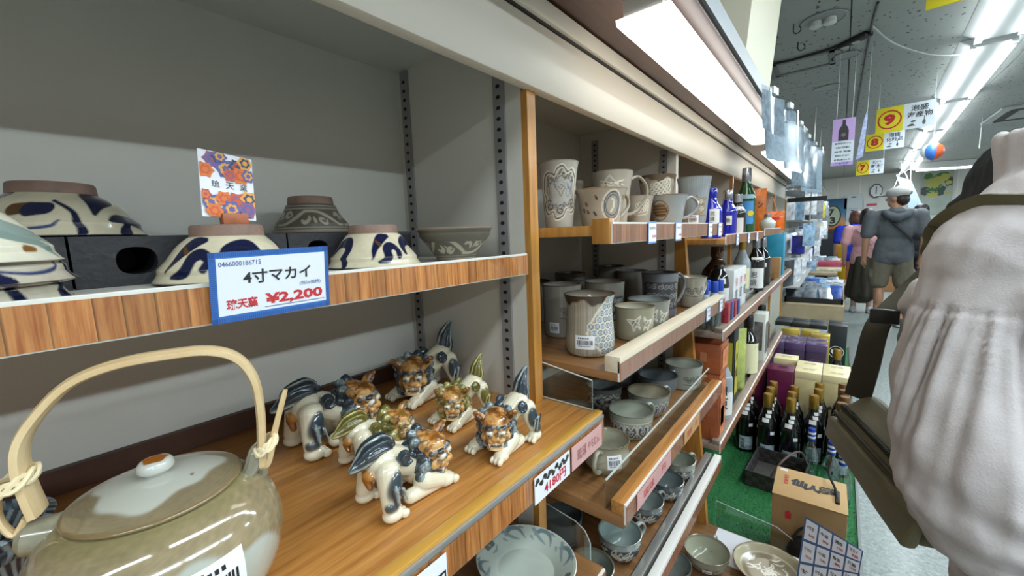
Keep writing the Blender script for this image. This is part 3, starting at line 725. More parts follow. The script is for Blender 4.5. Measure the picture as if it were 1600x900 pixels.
    for cx, cz, rx, ry in ((-.0695, .1325, .0105, .0125), (.0695, .114, .0075, .0095)):
        w = MB()
        for q in range(3):
            ph = q * 2 * PI / 3
            w.tube([(cx + (rx + .0012 * math.cos(2 * a + ph)) * math.cos(a), (ry + .0012 * math.cos(2 * a + ph)) * math.sin(a), cz + .0030 * math.sin(3 * a + ph) + .004 * math.cos(a)) for a in [i * 2 * PI / 28 for i in range(28)]], .0017, 6, closed=True)
        w.build('binding', mat('pale_rush_cord', '#e5d5ae', .6), h)
    return t
teapot()
# striped dark bowl at the far left corner of the oak shelf
def paint_stripe(th, z, r, of):
    c = np.tile(np.array(C('#2b3540')), (len(th), 1)); m = np.clip(np.sin(th * 34 + z * 260) * 3, 0, 1); return mixc(c, '#9fb0b4', m * .8)
bowl('tea_bowl', 'dark bowl with pale blue stripes behind the left side of the teapot', .048, .055, .026, (-.545, -.050, 1.05), paint_stripe, upside=False, zf=.88)
# ---- oval dish under the oak shelf -------------------------------------------
def paint_dish(th, z, r, of):
    c = np.tile(np.array(C('#aeb9ae')), (len(th), 1)) * (1 + .05 * vnoise(th, z, r, 40, 3))[:, None]
    R = .074
    for k in range(8):
        s = wrap(th - k * 2 * PI / 8) * .063; rr = r - .0625
        if k % 4 == 0:
            st = [([(-.007, 0, .006), (.007, .001, .006)], '#5b6b6d'), ([(0, 0, .0022)], '#b8a27a'), ([(-.012, -.006, .001), (-.004, -.010, .002), (.006, -.009, .001)], '#7d8c8d')]
        else:
            st = [([(-.020, -.007, .0008), (-.010, .005, .0036), (.003, .007, .0046), (.012, .0, .003)], '#66777b'), ([(-.010, -.009, .0008), (.004, -.004, .003), (.016, .006, .0036)], '#7d8c8d'),
                  ([(-.018, .006, .001), (-.012, .0085, .0022)], '#66777b'), ([(.014, -.008, .001), (.019, -.004, .0024)], '#7d8c8d')]
        for p, cc in st:
            q = spline(p, 4) if len(p) > 1 else np.array(p); q = np.array(q, float) * np.array([1, 1, .72]); c = mixc(c, cc, seg_mask(s, rr, q, .001) * (z > .004) * (~of))
    return mixc(c, '#d9d6c6', np.clip((r - .0725) / .001, 0, 1))
t = thing('oval_dish', 'pale celadon oval dish with dark leaf rim under the oak shelf', 'dish', (-.350, .438, .8152), .15)
dp = [(.036, 0), (.040, .001), (.056, .012), (.070, .021), (.0745, .024)]
di = resample([(.0735, .025), (.070, .0235), (.056, .015), (.042, .006), (.0005, .004)], .0012)
o = pot('dish', dp, di, 200, paint_dish, mat('dish_glaze', '#ffffff', .08, spec=.6, attr='Col', coat=.5), t, .002)
o.scale = (1.06, .94, 1)
# ------------------------------------------------------------------ sculpted figures (one skin grown over many lumps)
def rotm(yaw=0, pitch=0, roll=0):
    return (Matrix.Rotation(yaw, 4, 'Z') @ Matrix.Rotation(pitch, 4, 'Y') @ Matrix.Rotation(roll, 4, 'X')).to_3x3()
class Lumps:
    """list of ellipsoids and tapered capsules, each with a colour"""
    def __init__(s): s.p = []
    def e(s, c, r, col, M=None):
        if not isinstance(r, (list, tuple)): r = (r, r, r)
        s.p.append(('e', np.array(c, float), np.array(r, float), col, np.array(M) if M is not None else np.eye(3))); return s
    def c(s, a, b, r0, r1, col): s.p.append(('c', np.array(a, float), np.array(b, float), r0, r1, col)); return s
    def chain(s, pts, rad, col):
        for i in range(len(pts) - 1): s.c(pts[i], pts[i + 1], rad[i], rad[i + 1], col)
        return s
    def grow(s, c, k):
        c = np.array(c, float); o = []
        for q in s.p:
            if q[0] == 'e': o.append(('e', c + (q[1] - c) * k, q[2] * k, q[3], q[4]))
            else: o.append(('c', c + (q[1] - c) * k, c + (q[2] - c) * k, q[3] * k, q[4] * k, q[5]))
        s.p = o; return s
    def dist(s, P, q):
        if q[0] == 'e':
            L = (P - q[1]) @ q[4]; k0 = np.linalg.norm(L / q[2], axis=1); k1 = np.linalg.norm(L / q[2] ** 2, axis=1) + 1e-9; return k0 * (k0 - 1) / k1
        a, b, r0, r1 = q[1], q[2], q[3], q[4]; d = b - a; t = np.clip((P - a) @ d / (d @ d + 1e-12), 0, 1)
        return np.linalg.norm(P - a - t[:, None] * d, axis=1) - (r0 + t * (r1 - r0))
    def mesh(s, name, voxel, smooth=2, fac=.5):
        m = MB()
        for q in s.p:
            if q[0] == 'e': m.ell(q[1], list(q[2]), Matrix(q[4].tolist()), 20, 12)
            else:
                a, b = Vector(q[1]), Vector(q[2]); d = (b - a); ln = d.length
                if ln < 1e-6: continue
                d /= ln; pts = []; rad = []
                for i in range(5):
                    an = PI / 2 * i / 4; pts.append(a - d * q[3] * math.cos(an)); rad.append(max(q[3] * math.sin(an), 1e-4))
                for i in range(5):
                    an = PI / 2 * i / 4; pts.append(b + d * q[4] * math.sin(an)); rad.append(max(q[4] * math.cos(an), 1e-4))
                m.tube(pts, rad, 16)
        me = bpy.data.meshes.new(name); me.from_pydata(m.v, [], m.f)
        ob = bpy.data.objects.new(name, me); COL.objects.link(ob)
        r = ob.modifiers.new('r', 'REMESH'); r.mode = 'VOXEL'; r.voxel_size = voxel; r.use_smooth_shade = True
        if smooth:
            sm = ob.modifiers.new('s', 'SMOOTH'); sm.factor = fac; sm.iterations = smooth
        bpy.context.view_layer.update()
        m2 = bpy.data.meshes.new_from_object(ob.evaluated_get(bpy.context.evaluated_depsgraph_get()))
        bpy.data.objects.remove(ob); bpy.data.meshes.remove(me); m2.name = name
        return m2
    def build(s, name, voxel, mtl, parent=None, smooth=2, fac=.5, soft=.01, glaze=0, push=None, tint=None):
        me = s.mesh(name, voxel, smooth, fac); n = len(me.vertices)
        P = np.empty(n * 3, np.float32); me.vertices.foreach_get('co', P); P = P.reshape(-1, 3).astype(float)
        W = np.zeros(n); Cc = np.zeros((n, 3))
        D = np.stack([s.dist(P, q) for q in s.p], 1); mn = D.min(1)
        for i, q in enumerate(s.p):
            colr = np.array(C(q[3] if q[0] == 'e' else q[5])); w = np.exp(-np.clip((D[:, i] - mn) / soft, 0, 30)); W += w; Cc += w[:, None] * colr
        Cc /= W[:, None]
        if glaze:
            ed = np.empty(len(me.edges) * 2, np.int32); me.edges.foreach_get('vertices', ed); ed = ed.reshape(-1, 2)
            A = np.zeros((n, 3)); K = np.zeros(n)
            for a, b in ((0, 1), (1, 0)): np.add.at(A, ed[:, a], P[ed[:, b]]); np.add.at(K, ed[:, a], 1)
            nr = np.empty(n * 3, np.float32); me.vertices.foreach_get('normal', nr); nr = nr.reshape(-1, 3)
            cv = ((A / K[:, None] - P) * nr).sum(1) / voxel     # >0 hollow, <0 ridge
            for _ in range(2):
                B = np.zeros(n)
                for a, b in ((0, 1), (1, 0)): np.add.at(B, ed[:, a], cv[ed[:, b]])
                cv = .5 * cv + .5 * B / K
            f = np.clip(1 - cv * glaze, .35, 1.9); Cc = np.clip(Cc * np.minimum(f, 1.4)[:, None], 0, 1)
        if tint is not None: Cc = tint(P, Cc)
        if push is not None:
            nr = np.empty(n * 3, np.float32); me.vertices.foreach_get('normal', nr); nr = nr.reshape(-1, 3)
            P = P + nr * push(P)[:, None]; me.vertices.foreach_set('co', P.astype(np.float32).ravel())
        me.materials.clear(); me.materials.append(mtl)
        a = me.color_attributes.new('Col', 'FLOAT_COLOR', 'POINT')
        a.data.foreach_set('color', np.concatenate([Cc, np.ones((n, 1))], 1).astype(np.float32).ravel())
        me.polygons.foreach_set('use_smooth', [True] * len(me.polygons)); me.update()
        ob = bpy.data.objects.new(name, me); COL.objects.link(ob)
        if parent is not None: ob.parent = parent
        return ob
M_shisa = mat('figurine_glaze', '#ffffff', .14, spec=.6, attr='Col', coat=.45)
def lion(name, label, loc, rz, L, mirror, style, tail_up, yaw=60, group=None):
    """crouching lion figurine; x forward, head turned to the right (to the left when mirrored)"""
    t = thing(name, label, 'figurine', loc, rz, group); t.scale = (L, L, L)
    sg = -1 if not mirror else 1                        # side the head turns to
    cream = '#dfd6bb'; dark = {'blue': '#2f3d45', 'olive': '#6f692c'}[style]; dark2 = {'blue': '#232c33', 'olive': '#575122'}[style]
    face = {'blue': '#b9803f', 'olive': '#b08044'}[style]; brown = '#8a5220'
    b = Lumps()
    b.e((-.33, 0, .56), (.18, .20, .17), cream); b.c((-.30, 0, .56), (.08, 0, .36), .165, .175, cream); b.e((.16, 0, .27), (.22, .25, .22), cream)
    for y in (-1, 1):
        b.c((-.36, y * .17, .50), (-.42, y * .26, .16), .135, .088, cream)
        b.e((-.40, y * .27, .08), (.12, .105, .08), cream)
        for q in (-1, 0, 1): b.e((-.29, y * .27 + q * .066, .052), (.055, .036, .05), cream)
        b.c((.08, y * .20, .20), (.33, y * .24, .10), .13, .095, cream); b.c((-.12, y * .20, .10), (.30, y * .22, .09), .085, .09, cream)
        b.e((.36, y * .25, .085), (.12, .105, .085), cream)
        for q in (-1, 0, 1): b.e((.465, y * .25 + q * .066, .055), (.055, .036, .053), cream)
        # dark fur on the hind leg, a curl on the hip
        b.e((-.37, y * .275, .36), (.095, .075, .20), dark, rotm(0, .25)); b.e((-.42, y * .30, .19), (.085, .06, .07), dark)
        for i in range(4): b.c((-.44 + i * .045, y * .362, .42 - i * .02), (-.40 + i * .045, y * .352, .20), .013, .010, ('#8d9a99' if style == 'blue' else '#a9a060') if i % 2 else dark2)
        b.e((-.18, y * .215, .60), (.085, .055, .085), dark)
        pts = [(-.18 + (.02 + .010 * i) * math.cos(i * .8), y * .262, .60 + (.02 + .010 * i) * math.sin(i * .8)) for i in range(8)]
        b.chain(pts, [.018] * 8, dark2)
    b.c((-.50, .03, .42), (-.50, -.03, .34), .05, .035, brown); b.e((-.49, 0, .47), (.06, .10, .07), face)
    ms = mat_s = M_shisa
    b.build('body', .0115, ms, t, 2, .5, .005, 1.0)
    # mane round the neck
    m = Lumps(); hc = Vector((.265, sg * .085, .445)); R = rotm(sg * math.radians(yaw), math.radians(14))
    H = lambda f, s_, u_: tuple(hc + R @ Vector((f, s_, u_)))
    m.e(tuple(hc + Vector((-.08, -sg * .02, -.10))), (.22, .23, .22), dark2)
    for row, (ff, rr, n, br) in enumerate(((-.03, .205, 11, .068), (-.13, .235, 12, .075), (-.22, .20, 9, .07))):
        for i in range(n):
            a = 2 * PI * i / n + row * .3
            if math.sin(a) > (.55, .72, 2)[row]: continue
            c0 = Vector((ff, rr * math.cos(a), rr * math.sin(a) * 1.02 - .02))
            m.e(H(*c0), br, dark)
            # curl line
            rad = Vector((0, math.cos(a), math.sin(a))); tan = Vector((0, -math.sin(a), math.cos(a))); nn = (rad * .8 + Vector((.35, 0, 0))).normalized(); tt = tan; bb = nn.cross(tt)
            pts = [H(*(c0 + nn * br * .80 + (tt * math.cos(k * .9) + bb * math.sin(k * .9)) * (.010 + .0065 * k))) for k in range(7)]
            m.chain(pts, [.0105] * 7, dark2 if i % 2 else ('#93a09e' if style == 'blue' else '#b5ae70'))
    # chest ruff reaching the forelegs
    for i in range(11):
        a = -1.5 + i * .3; c0 = Vector((.235 + .13 * math.cos(a), .24 * math.sin(a), .17 + .05 * (i % 2))); m.e(tuple(c0), .068, dark)
        nn = Vector((math.cos(a), math.sin(a), .25)).normalized(); tt = Vector((-math.sin(a), math.cos(a), 0)); bb = nn.cross(tt)
        m.chain([tuple(c0 + nn * .058 + (tt * math.cos(k * .9) + bb * math.sin(k * .9)) * (.008 + .0065 * k)) for k in range(7)], [.0105] * 7, '#93a09e' if style == 'blue' else '#b5ae70')
    for y in (-1, 1):
        for i in range(6):
            c0 = Vector((.02 + .035 * (i % 3), y * (.20 + .02 * (i % 2)), .18 + .085 * (i // 2) + .02 * (i % 3))); m.e(tuple(c0), .066, dark)
            m.chain([tuple(c0 + Vector((0, y * .060, 0)) + Vector((math.cos(k * .9), 0, math.sin(k * .9))) * (.008 + .006 * k)) for k in range(7)], [.0105] * 7, '#93a09e' if style == 'blue' else '#b5ae70')
    m.build('mane', .0105, ms, t, 1, .5, .01, 1.3)
    # head
    h = Lumps()
    h.e(H(.02, 0, .02), (.17, .185, .165), face, R)
    h.e(H(.03, 0, .12), (.14, .15, .08), '#b5732e', R)
    h.e(H(-.10, 0, .09), (.12, .15, .10), '#9a5f2a', R)
    for q in range(5): h.c(H(.10, (q - 2) * .045, .17 - abs(q - 2) * .012), H(-.10, (q - 2) * .06, .175 - abs(q - 2) * .02), .022, .02, '#c08038' if q % 2 else '#7c4c1f')
    for s_ in (-1, 1):
        h.e(H(.12, s_ * .13, -.05), (.07, .055, .06), face, R)
        for q in range(4): h.e(H(.15 - q * .03, s_ * (.115 + q * .018), -.03 - q * .035), (.03, .024, .028), ('#d9b070', '#8a5a26', '#caa05a', dark)[q])
        h.e(H(.150, s_ * .075, .088), (.05, .06, .030), dark2, R)
        for q in range(4): h.e(H(.172 - q * .028, s_ * (.030 + q * .045), .108 - q * .014), (.026, .024, .026), ('#5f6f74', dark, '#7d8b8c', dark)[q])
        h.e(H(.178, s_ * .074, .036), .046, '#e2dcc8'); h.e(H(.216, s_ * .078, .034), .020, '#0d0d10'); h.chain([H(.165, s_ * .02, .062), H(.19, s_ * .07, .082), H(.15, s_ * .125, .05)], [.014] * 3, '#7a4a1e'); h.chain([H(.175, s_ * .03, .0), H(.195, s_ * .075, -.010), H(.15, s_ * .125, .010)], [.013] * 3, '#d9b070')
        h.e(H(.19, s_ * .055, -.055), (.06, .065, .042), face, R)                 # lip pads
        for q in range(3): h.e(H(.205 - q * .03, s_ * (.055 + q * .05), -.018 - q * .012), .026, '#d2ac70')
        h.e(H(.255, s_ * .028, -.022), .013, '#1c120c')
        # ears
        h.chain([H(-.01, s_ * .15, .10), H(-.01, s_ * .215, .165), H(.02, s_ * .245, .215), H(.05, s_ * .235, .245)], [.052, .05, .036, .018], '#8f5a26')
        h.c(H(.04, s_ * .19, .14), H(.055, s_ * .225, .19), .022, .014, '#4a2c14')
        # fangs and side whisker curls
        h.c(H(.215, s_ * .082, -.080), H(.222, s_ * .080, -.145), .018, .007, '#ece6d2'); h.c(H(.20, s_ * .055, -.17), H(.215, s_ * .055, -.135), .014, .006, '#ece6d2')
        h.e(H(.06, s_ * .175, -.11), .05, dark); h.e(H(.02, s_ * .18, -.02), .05, dark)
    h.e(H(.225, 0, -.012), (.045, .062, .038), '#cb9550', R)
    h.e(H(.165, 0, -.118), (.075, .130, .046), '#150b07', R)
    h.e(H(.145, 0, -.184), (.10, .130, .030), '#d6b078', R)
    for q in range(5): h.e(H(.228 - abs(q - 2) * .008, (q - 2) * .030, -.092), (.014, .014, .020), '#ece6d2')
    h.e(H(.165, 0, -.142), (.07, .055, .014), '#8a4a34', R)
    for q in range(5): h.e(H(.10, (q - 2) * .055, -.195 + abs(q - 2) * .012), (.05, .034, .045), dark, R)
    h.grow(hc, 1.12)
    def mottle(P, Cc):
        n1 = np.array([noise.noise(Vector(p) * 9) + .6 * noise.noise(Vector(p) * 22) for p in P])
        k1 = np.clip(n1 * 1.6, 0, .75)[:, None]; k2 = np.clip(-n1 * 1.5, 0, .6)[:, None]; warm = (Cc[:, 0] > Cc[:, 2] * 1.8)[:, None]
        return np.where(warm, Cc * (1 - k1) * (1 - k2) + np.array(C('#5a3a1a' if style == 'blue' else '#5e5222')) * k1 + np.array(C('#dcb676')) * k2 * (1 - k1), Cc)
    h.build('head', .0066, ms, t, 1, .35, .005, 2.2, tint=mottle)
    # tail: a flame of fur
    tl = Lumps()
    if tail_up:
        sp = [(-.40, 0, .58), (-.44, 0, .70), (-.45, 0, .84), (-.52, 0, .98), (-.60, 0, 1.06)]; rd = [.10, .125, .10, .055, .012]
    else:
        sp = [(-.20, 0, .70), (-.32, 0, .74), (-.46, 0, .71), (-.58, 0, .64), (-.70, 0, .60)]; rd = [.06, .125, .12, .075, .012]
    tl.chain(sp, rd, dark2)
    S_ = spline(sp, 4); RD = np.interp(np.linspace(0, 1, len(S_)), np.linspace(0, 1, len(rd)), rd)
    for i in range(9):
        a = 2 * PI * i / 9
        pts = []
        for j in range(1, len(S_)):
            tv = Vector(S_[j] - S_[j - 1]).normalized(); sd = Vector((0, 1, 0)); uu = tv.cross(sd)
            pts.append(tuple(Vector(S_[j]) + (sd * math.cos(a + j * .06) + uu * math.sin(a + j * .06)) * RD[j] * .98))
        tl.chain(pts, [(.020 if i % 3 else .012) if j < 10 else .011 for j in range(len(pts))], dark if i % 3 else ('#a3b0ac' if style == 'blue' else '#c9c488'))
    if tail_up: tl.e((-.42, 0, .60), (.12, .15, .08), dark)
    tl.build('tail', .0105, ms, t, 1, .5, .006, 1.4)
    return t
ZM = 1.0502; G = 'pairs of glazed lion figurines on the oak shelf'
lion('lion_figurine', 'blue-maned crouching lion figurine nearest the front, rump towards the teapot', (-.360, .246, ZM), PI / 2, .094, False, 'blue', False, 62, G)
lion('lion_figurine', 'blue-maned lion figurine with raised tail at the right, nearest the shelf front', (-.338, .386, ZM), -PI / 2, .090, True, 'blue', True, 40, G)
lion('lion_figurine', 'larger dark-tailed lion figurine at the back, beside the teapot handle', (-.548, .262, ZM), PI / 2, .116, False, 'blue', False, 55, G)
lion('lion_figurine', 'small olive lion figurine with low tail in the middle, between two blue ones', (-.452, .270, ZM), PI / 2, .086, False, 'olive', False, 50, G)
lion('lion_figurine', 'larger dark lion figurine with raised tail at the back, below the slotted upright', (-.570, .440, ZM), -PI / 2, .116, True, 'blue', True, 48, G)
lion('lion_figurine', 'small olive lion figurine with raised tail, behind the right blue one', (-.446, .410, ZM), -PI / 2, .086, True, 'olive', True, 45, G)
# ------------------------------------------------------------------ mugs and cups of the middle bay
def pat_lines(kind, w, h):
    """decoration in metres: list of (rows s,z,half width, colour), centred on 0,0 within w x h"""
    o = []; K = '#3b3a35'; W = '#d6d2c2'; B = '#46566c'
    def sp(cx, cz, r, turns=1.4, dirn=1, a0=0, n=14): return [(cx + dirn * r * (1 - i / n * .85) * math.cos(a0 + turns * 2 * PI * i / n), cz + r * (1 - i / n * .85) * math.sin(a0 + turns * 2 * PI * i / n)) for i in range(n + 1)]
    def add(pts, hw, c, close=False): 
        q = spline([(p[0] * w, p[1] * h) for p in pts], 4, close); o.append((np.c_[q, np.full(len(q), hw)], c))
    if kind == 'waves':
        edge = [(-.46, .05), (-.42, .28), (-.30, .36), (-.16, .30), (-.08, .42), (.06, .46), (.16, .36), (.30, .40), (.42, .26), (.40, .08), (.46, -.12), (.40, -.30), (.26, -.36), (.14, -.28), (.04, -.42), (-.12, -.46), (-.18, -.34), (-.34, -.38), (-.44, -.24), (-.38, -.10)]
        add(edge, .0016, W, True); add([(x * .93, y * .95) for x, y in edge], .0011, '#4b4a44', True); add([(x * .68, y * .72) for x, y in edge], .0010, '#77766c', True)
        for cx, cz, r, d in ((-.22, .22, .12, 1), (.08, .30, .11, -1), (.26, .24, .10, 1), (-.26, -.22, .12, -1), (.0, -.30, .11, 1), (.28, -.20, .10, -1)): add(sp(cx, cz, r, 1.3, d), .0011, '#4a4842')
        add([(x * .45, y * .48 - .02) for x, y in edge], .0009, '#8b93a0', True); add([(x * .84, y * .87) for x, y in edge], .0012, '#c4c0b2', True); add([(x * .57, y * .60) for x, y in edge], .0008, '#5d5c55', True)
        add([(-.05, .02), (-.10, .08), (-.04, .10), (.0, .05), (.04, .10), (.10, .08), (.05, .02), (.0, -.06)], .0009, '#6f6e66', True); add([(.12, .0), (.18, .10), (.22, .02), (.16, -.08)], .0010, '#7d8494', True)
        for k in range(9): add([(-.30 + .075 * k, .16 + .05 * math.sin(k)), (-.27 + .075 * k, .10 + .05 * math.sin(k * 1.7))], .0010, '#8b93a0' if k % 2 else '#56554e')
    elif kind == 'ring':
        for r in (.34, .27): add([(.1 + r * math.cos(a) * .8, r * math.sin(a) * 1.2) for a in [i * PI / 6 for i in range(12)]], .0011, '#4d5a68', True)
        add([(.1 + .40 * math.cos(a) * .8, .40 * math.sin(a) * 1.2) for a in [i * PI / 6 for i in range(12)]], .0015, W, True)
        add([(.06, -.2), (.14, -.05), (.13, .15), (.05, .2)], .0018, W)
        for x, y in ((-.45, .3), (.55, .3), (-.46, -.2), (.56, -.25)): add([(x, y), (x + .06, y - .1)], .002, K)
        for x, y in ((-.75, .1), (-.68, -.15), (-.84, -.1)): add([(x, y), (x + .03, y - .07)], .0026, '#6e4b33')
    elif kind == 'star':
        for cx in (-.25, .05, .32):
            o.append((np.array([(cx * w, -.25 * h, .07 * h), (cx * w, -.02 * h, .05 * h)]), '#6b4a26'))
        for a, b in (((-.5, -.38), (-.1, .45)), ((-.1, .45), (.3, -.38)), ((-.5, .1), (.5, -.25)), ((.5, .1), (-.4, -.3)), ((-.2, -.4), (.5, .1)), ((-.5, -.1), (.2, -.4))): add([a, b], .0009, W)
    elif kind == 'dots':
        add([(-.5, -.45), (-.42, .0), (.1, .42), (.45, .5), (.5, -.1), (.3, -.45)], .0008, W, True)
        for i in range(5):
            for j in range(3):
                x, y = -.34 + i * .18, -.3 + j * .25 + i * .05
                add([(x + .07 * math.cos(a), y + .09 * math.sin(a)) for a in [k * PI / 3 for k in range(6)]], .0010, W, True); o.append((np.array([(x * w, y * h, .0012)]), K))
    elif kind == 'medal':
        o.append((np.array([(-.1 * w, 0, .30 * h), (.05 * w, 0, .34 * h)]), '#5a432c'))
        for i in range(9):
            for j in range(5): o.append((np.array([((-.32 + i * .075 + (j % 2) * .03) * w, (-.28 + j * .14) * h, .0018)]), '#8b7254'))
        add([(-.45, 0), (-.2, .42), (.2, .44), (.45, .05), (.2, -.42), (-.2, -.42)], .0012, '#6a5236', True)
    elif kind == 'dog':
        for p in ([(-.3, .35), (-.34, .1), (-.15, -.02), (.1, .0), (.3, .3)], [(-.3, .35), (-.1, .22), (.1, .25), (.3, .3)], [(-.15, -.02), (-.35, -.3), (.0, -.35), (.25, -.15), (.1, .0)], [(-.3, -.45), (.3, -.45)]): add(p, .0024, '#5b4634'); add(p, .0009, '#c7b493')
        add(sp(0, .12, .12), .0011, '#c7b493'); add(sp(.05, -.2, .13), .0011, '#c7b493')
    elif kind == 'scales':
        add([(-.06, -.55), (-.5, -.12), (.10, .62)], .0016, W)
        for j in range(9):
            for i in range(6):
                x, y = -.38 + i * .17 + (j % 2) * .085, -.52 + j * .135
                if x < -.5 + abs(y + .12) * (.9 if y < -.12 else .75): continue
                o.append((np.array([(x * w, y * h, .0058)]), '#55504a' if (i + j) % 3 else '#64758a'))
                add([(x + .09 * math.cos(a), y + .075 * math.sin(a)) for a in [k * PI / 3 for k in range(6)]], .0011, W, True); add([(x + .035 * math.cos(a), y + .03 * math.sin(a)) for a in [k * PI / 2 for k in range(4)]], .0010, '#b9c5cf', True)
    elif kind == 'fish':
        for cx, cz, s_ in ((-.22, .05, 1), (.28, -.02, -.8)):
            P = lambda x, y: (cx + x * s_ * .42, cz + y)
            o.append((np.array([(*[v * q for v, q in zip(P(-.1, .1), (w, h))], .10 * h), (*[v * q for v, q in zip(P(.3, .05), (w, h))], .12 * h)]), '#5b564c'))
            add([P(-.55, .22), P(.1, .20), P(.5, .42), P(.35, .05), P(.5, -.3), P(.2, -.12), P(.0, -.42), P(-.12, -.1)], .0012, W, True)
            add([P(-.25 + .09 * math.cos(a), .13 + .08 * math.sin(a)) for a in [k * PI / 3 for k in range(6)]], .0010, W, True)
            add([P(-.02, -.05), P(.1, .16), P(.22, -.02)], .0009, W)
    elif kind == 'scroll':
        o.append((np.array([(-.44 * w, 0, .45 * h), (.44 * w, 0, .45 * h)]), '#47474a'))
        for i in range(6):
            for j in range(3): add(sp(-.42 + i * .17, -.3 + j * .3, .085 * 1.1, 1.3, 1 if (i + j) % 2 else -1, i), .0010, '#8f8f8e')
    elif kind == 'hearts':
        o.append((np.array([(-.8 * w, -.12 * h, .32 * h), (.8 * w, -.12 * h, .32 * h)]), '#4e5f70'))
        for i in range(5):
            x = -.72 + i * .36
            add([(x, -.45), (x - .16, -.05), (x - .10, .30), (x, .08), (x + .10, .30), (x + .16, -.05)], .0014, W, True); add([(x, -.25), (x - .07, .02), (x, -.02), (x + .07, .02)], .0011, W, True); add([(x + .18, .35), (x + .18, -.4)], .0012, W)
        add([(-.8, .40), (0, .42), (.8, .40)], .0010, W)
    elif kind == 'petals':
        o.append((np.array([(-.8 * w, -.1 * h, .36 * h), (.8 * w, -.1 * h, .36 * h)]), '#43536a'))
        for i in range(7):
            x = -.75 + i * .25
            add([(x, -.45), (x - .12, .0), (x, .36), (x + .12, .0)], .0013, W, True); add([(x, -.3), (x - .05, .0), (x, .2), (x + .05, .0)], .0008, W, True); add([(x + .125, .44), (x + .125, .40)], .0016, W)
    elif kind == 'lattice':
        o.append((np.array([(-.9 * w, -.05 * h, .42 * h), (.9 * w, -.05 * h, .42 * h)]), '#4b5052'))
        rg = random.Random(11)
        for i in range(26):
            x, y = rg.uniform(-.8, .8), rg.uniform(-.42, .35); a = rg.uniform(0, PI); l = .16
            dx, dy = l * math.cos(a), l * math.sin(a) * 1.3
            add([(x - dx, y - dy), (x + dy * .25, y - dx * .25), (x + dx, y + dy)], .0009, W); add([(x - dx, y - dy), (x - dy * .25, y + dx * .25), (x + dx, y + dy)], .0009, W)
    elif kind == 'curls':
        for i in range(5): add(sp(-.4 + i * .2, .1 * (-1) ** i, .16, 1.3, (-1) ** i), .0011, '#5a5a55')
        add([(-.5, -.3), (0, -.35), (.5, -.3)], .0010, '#5a5a55')
    return o
MUGS = {}
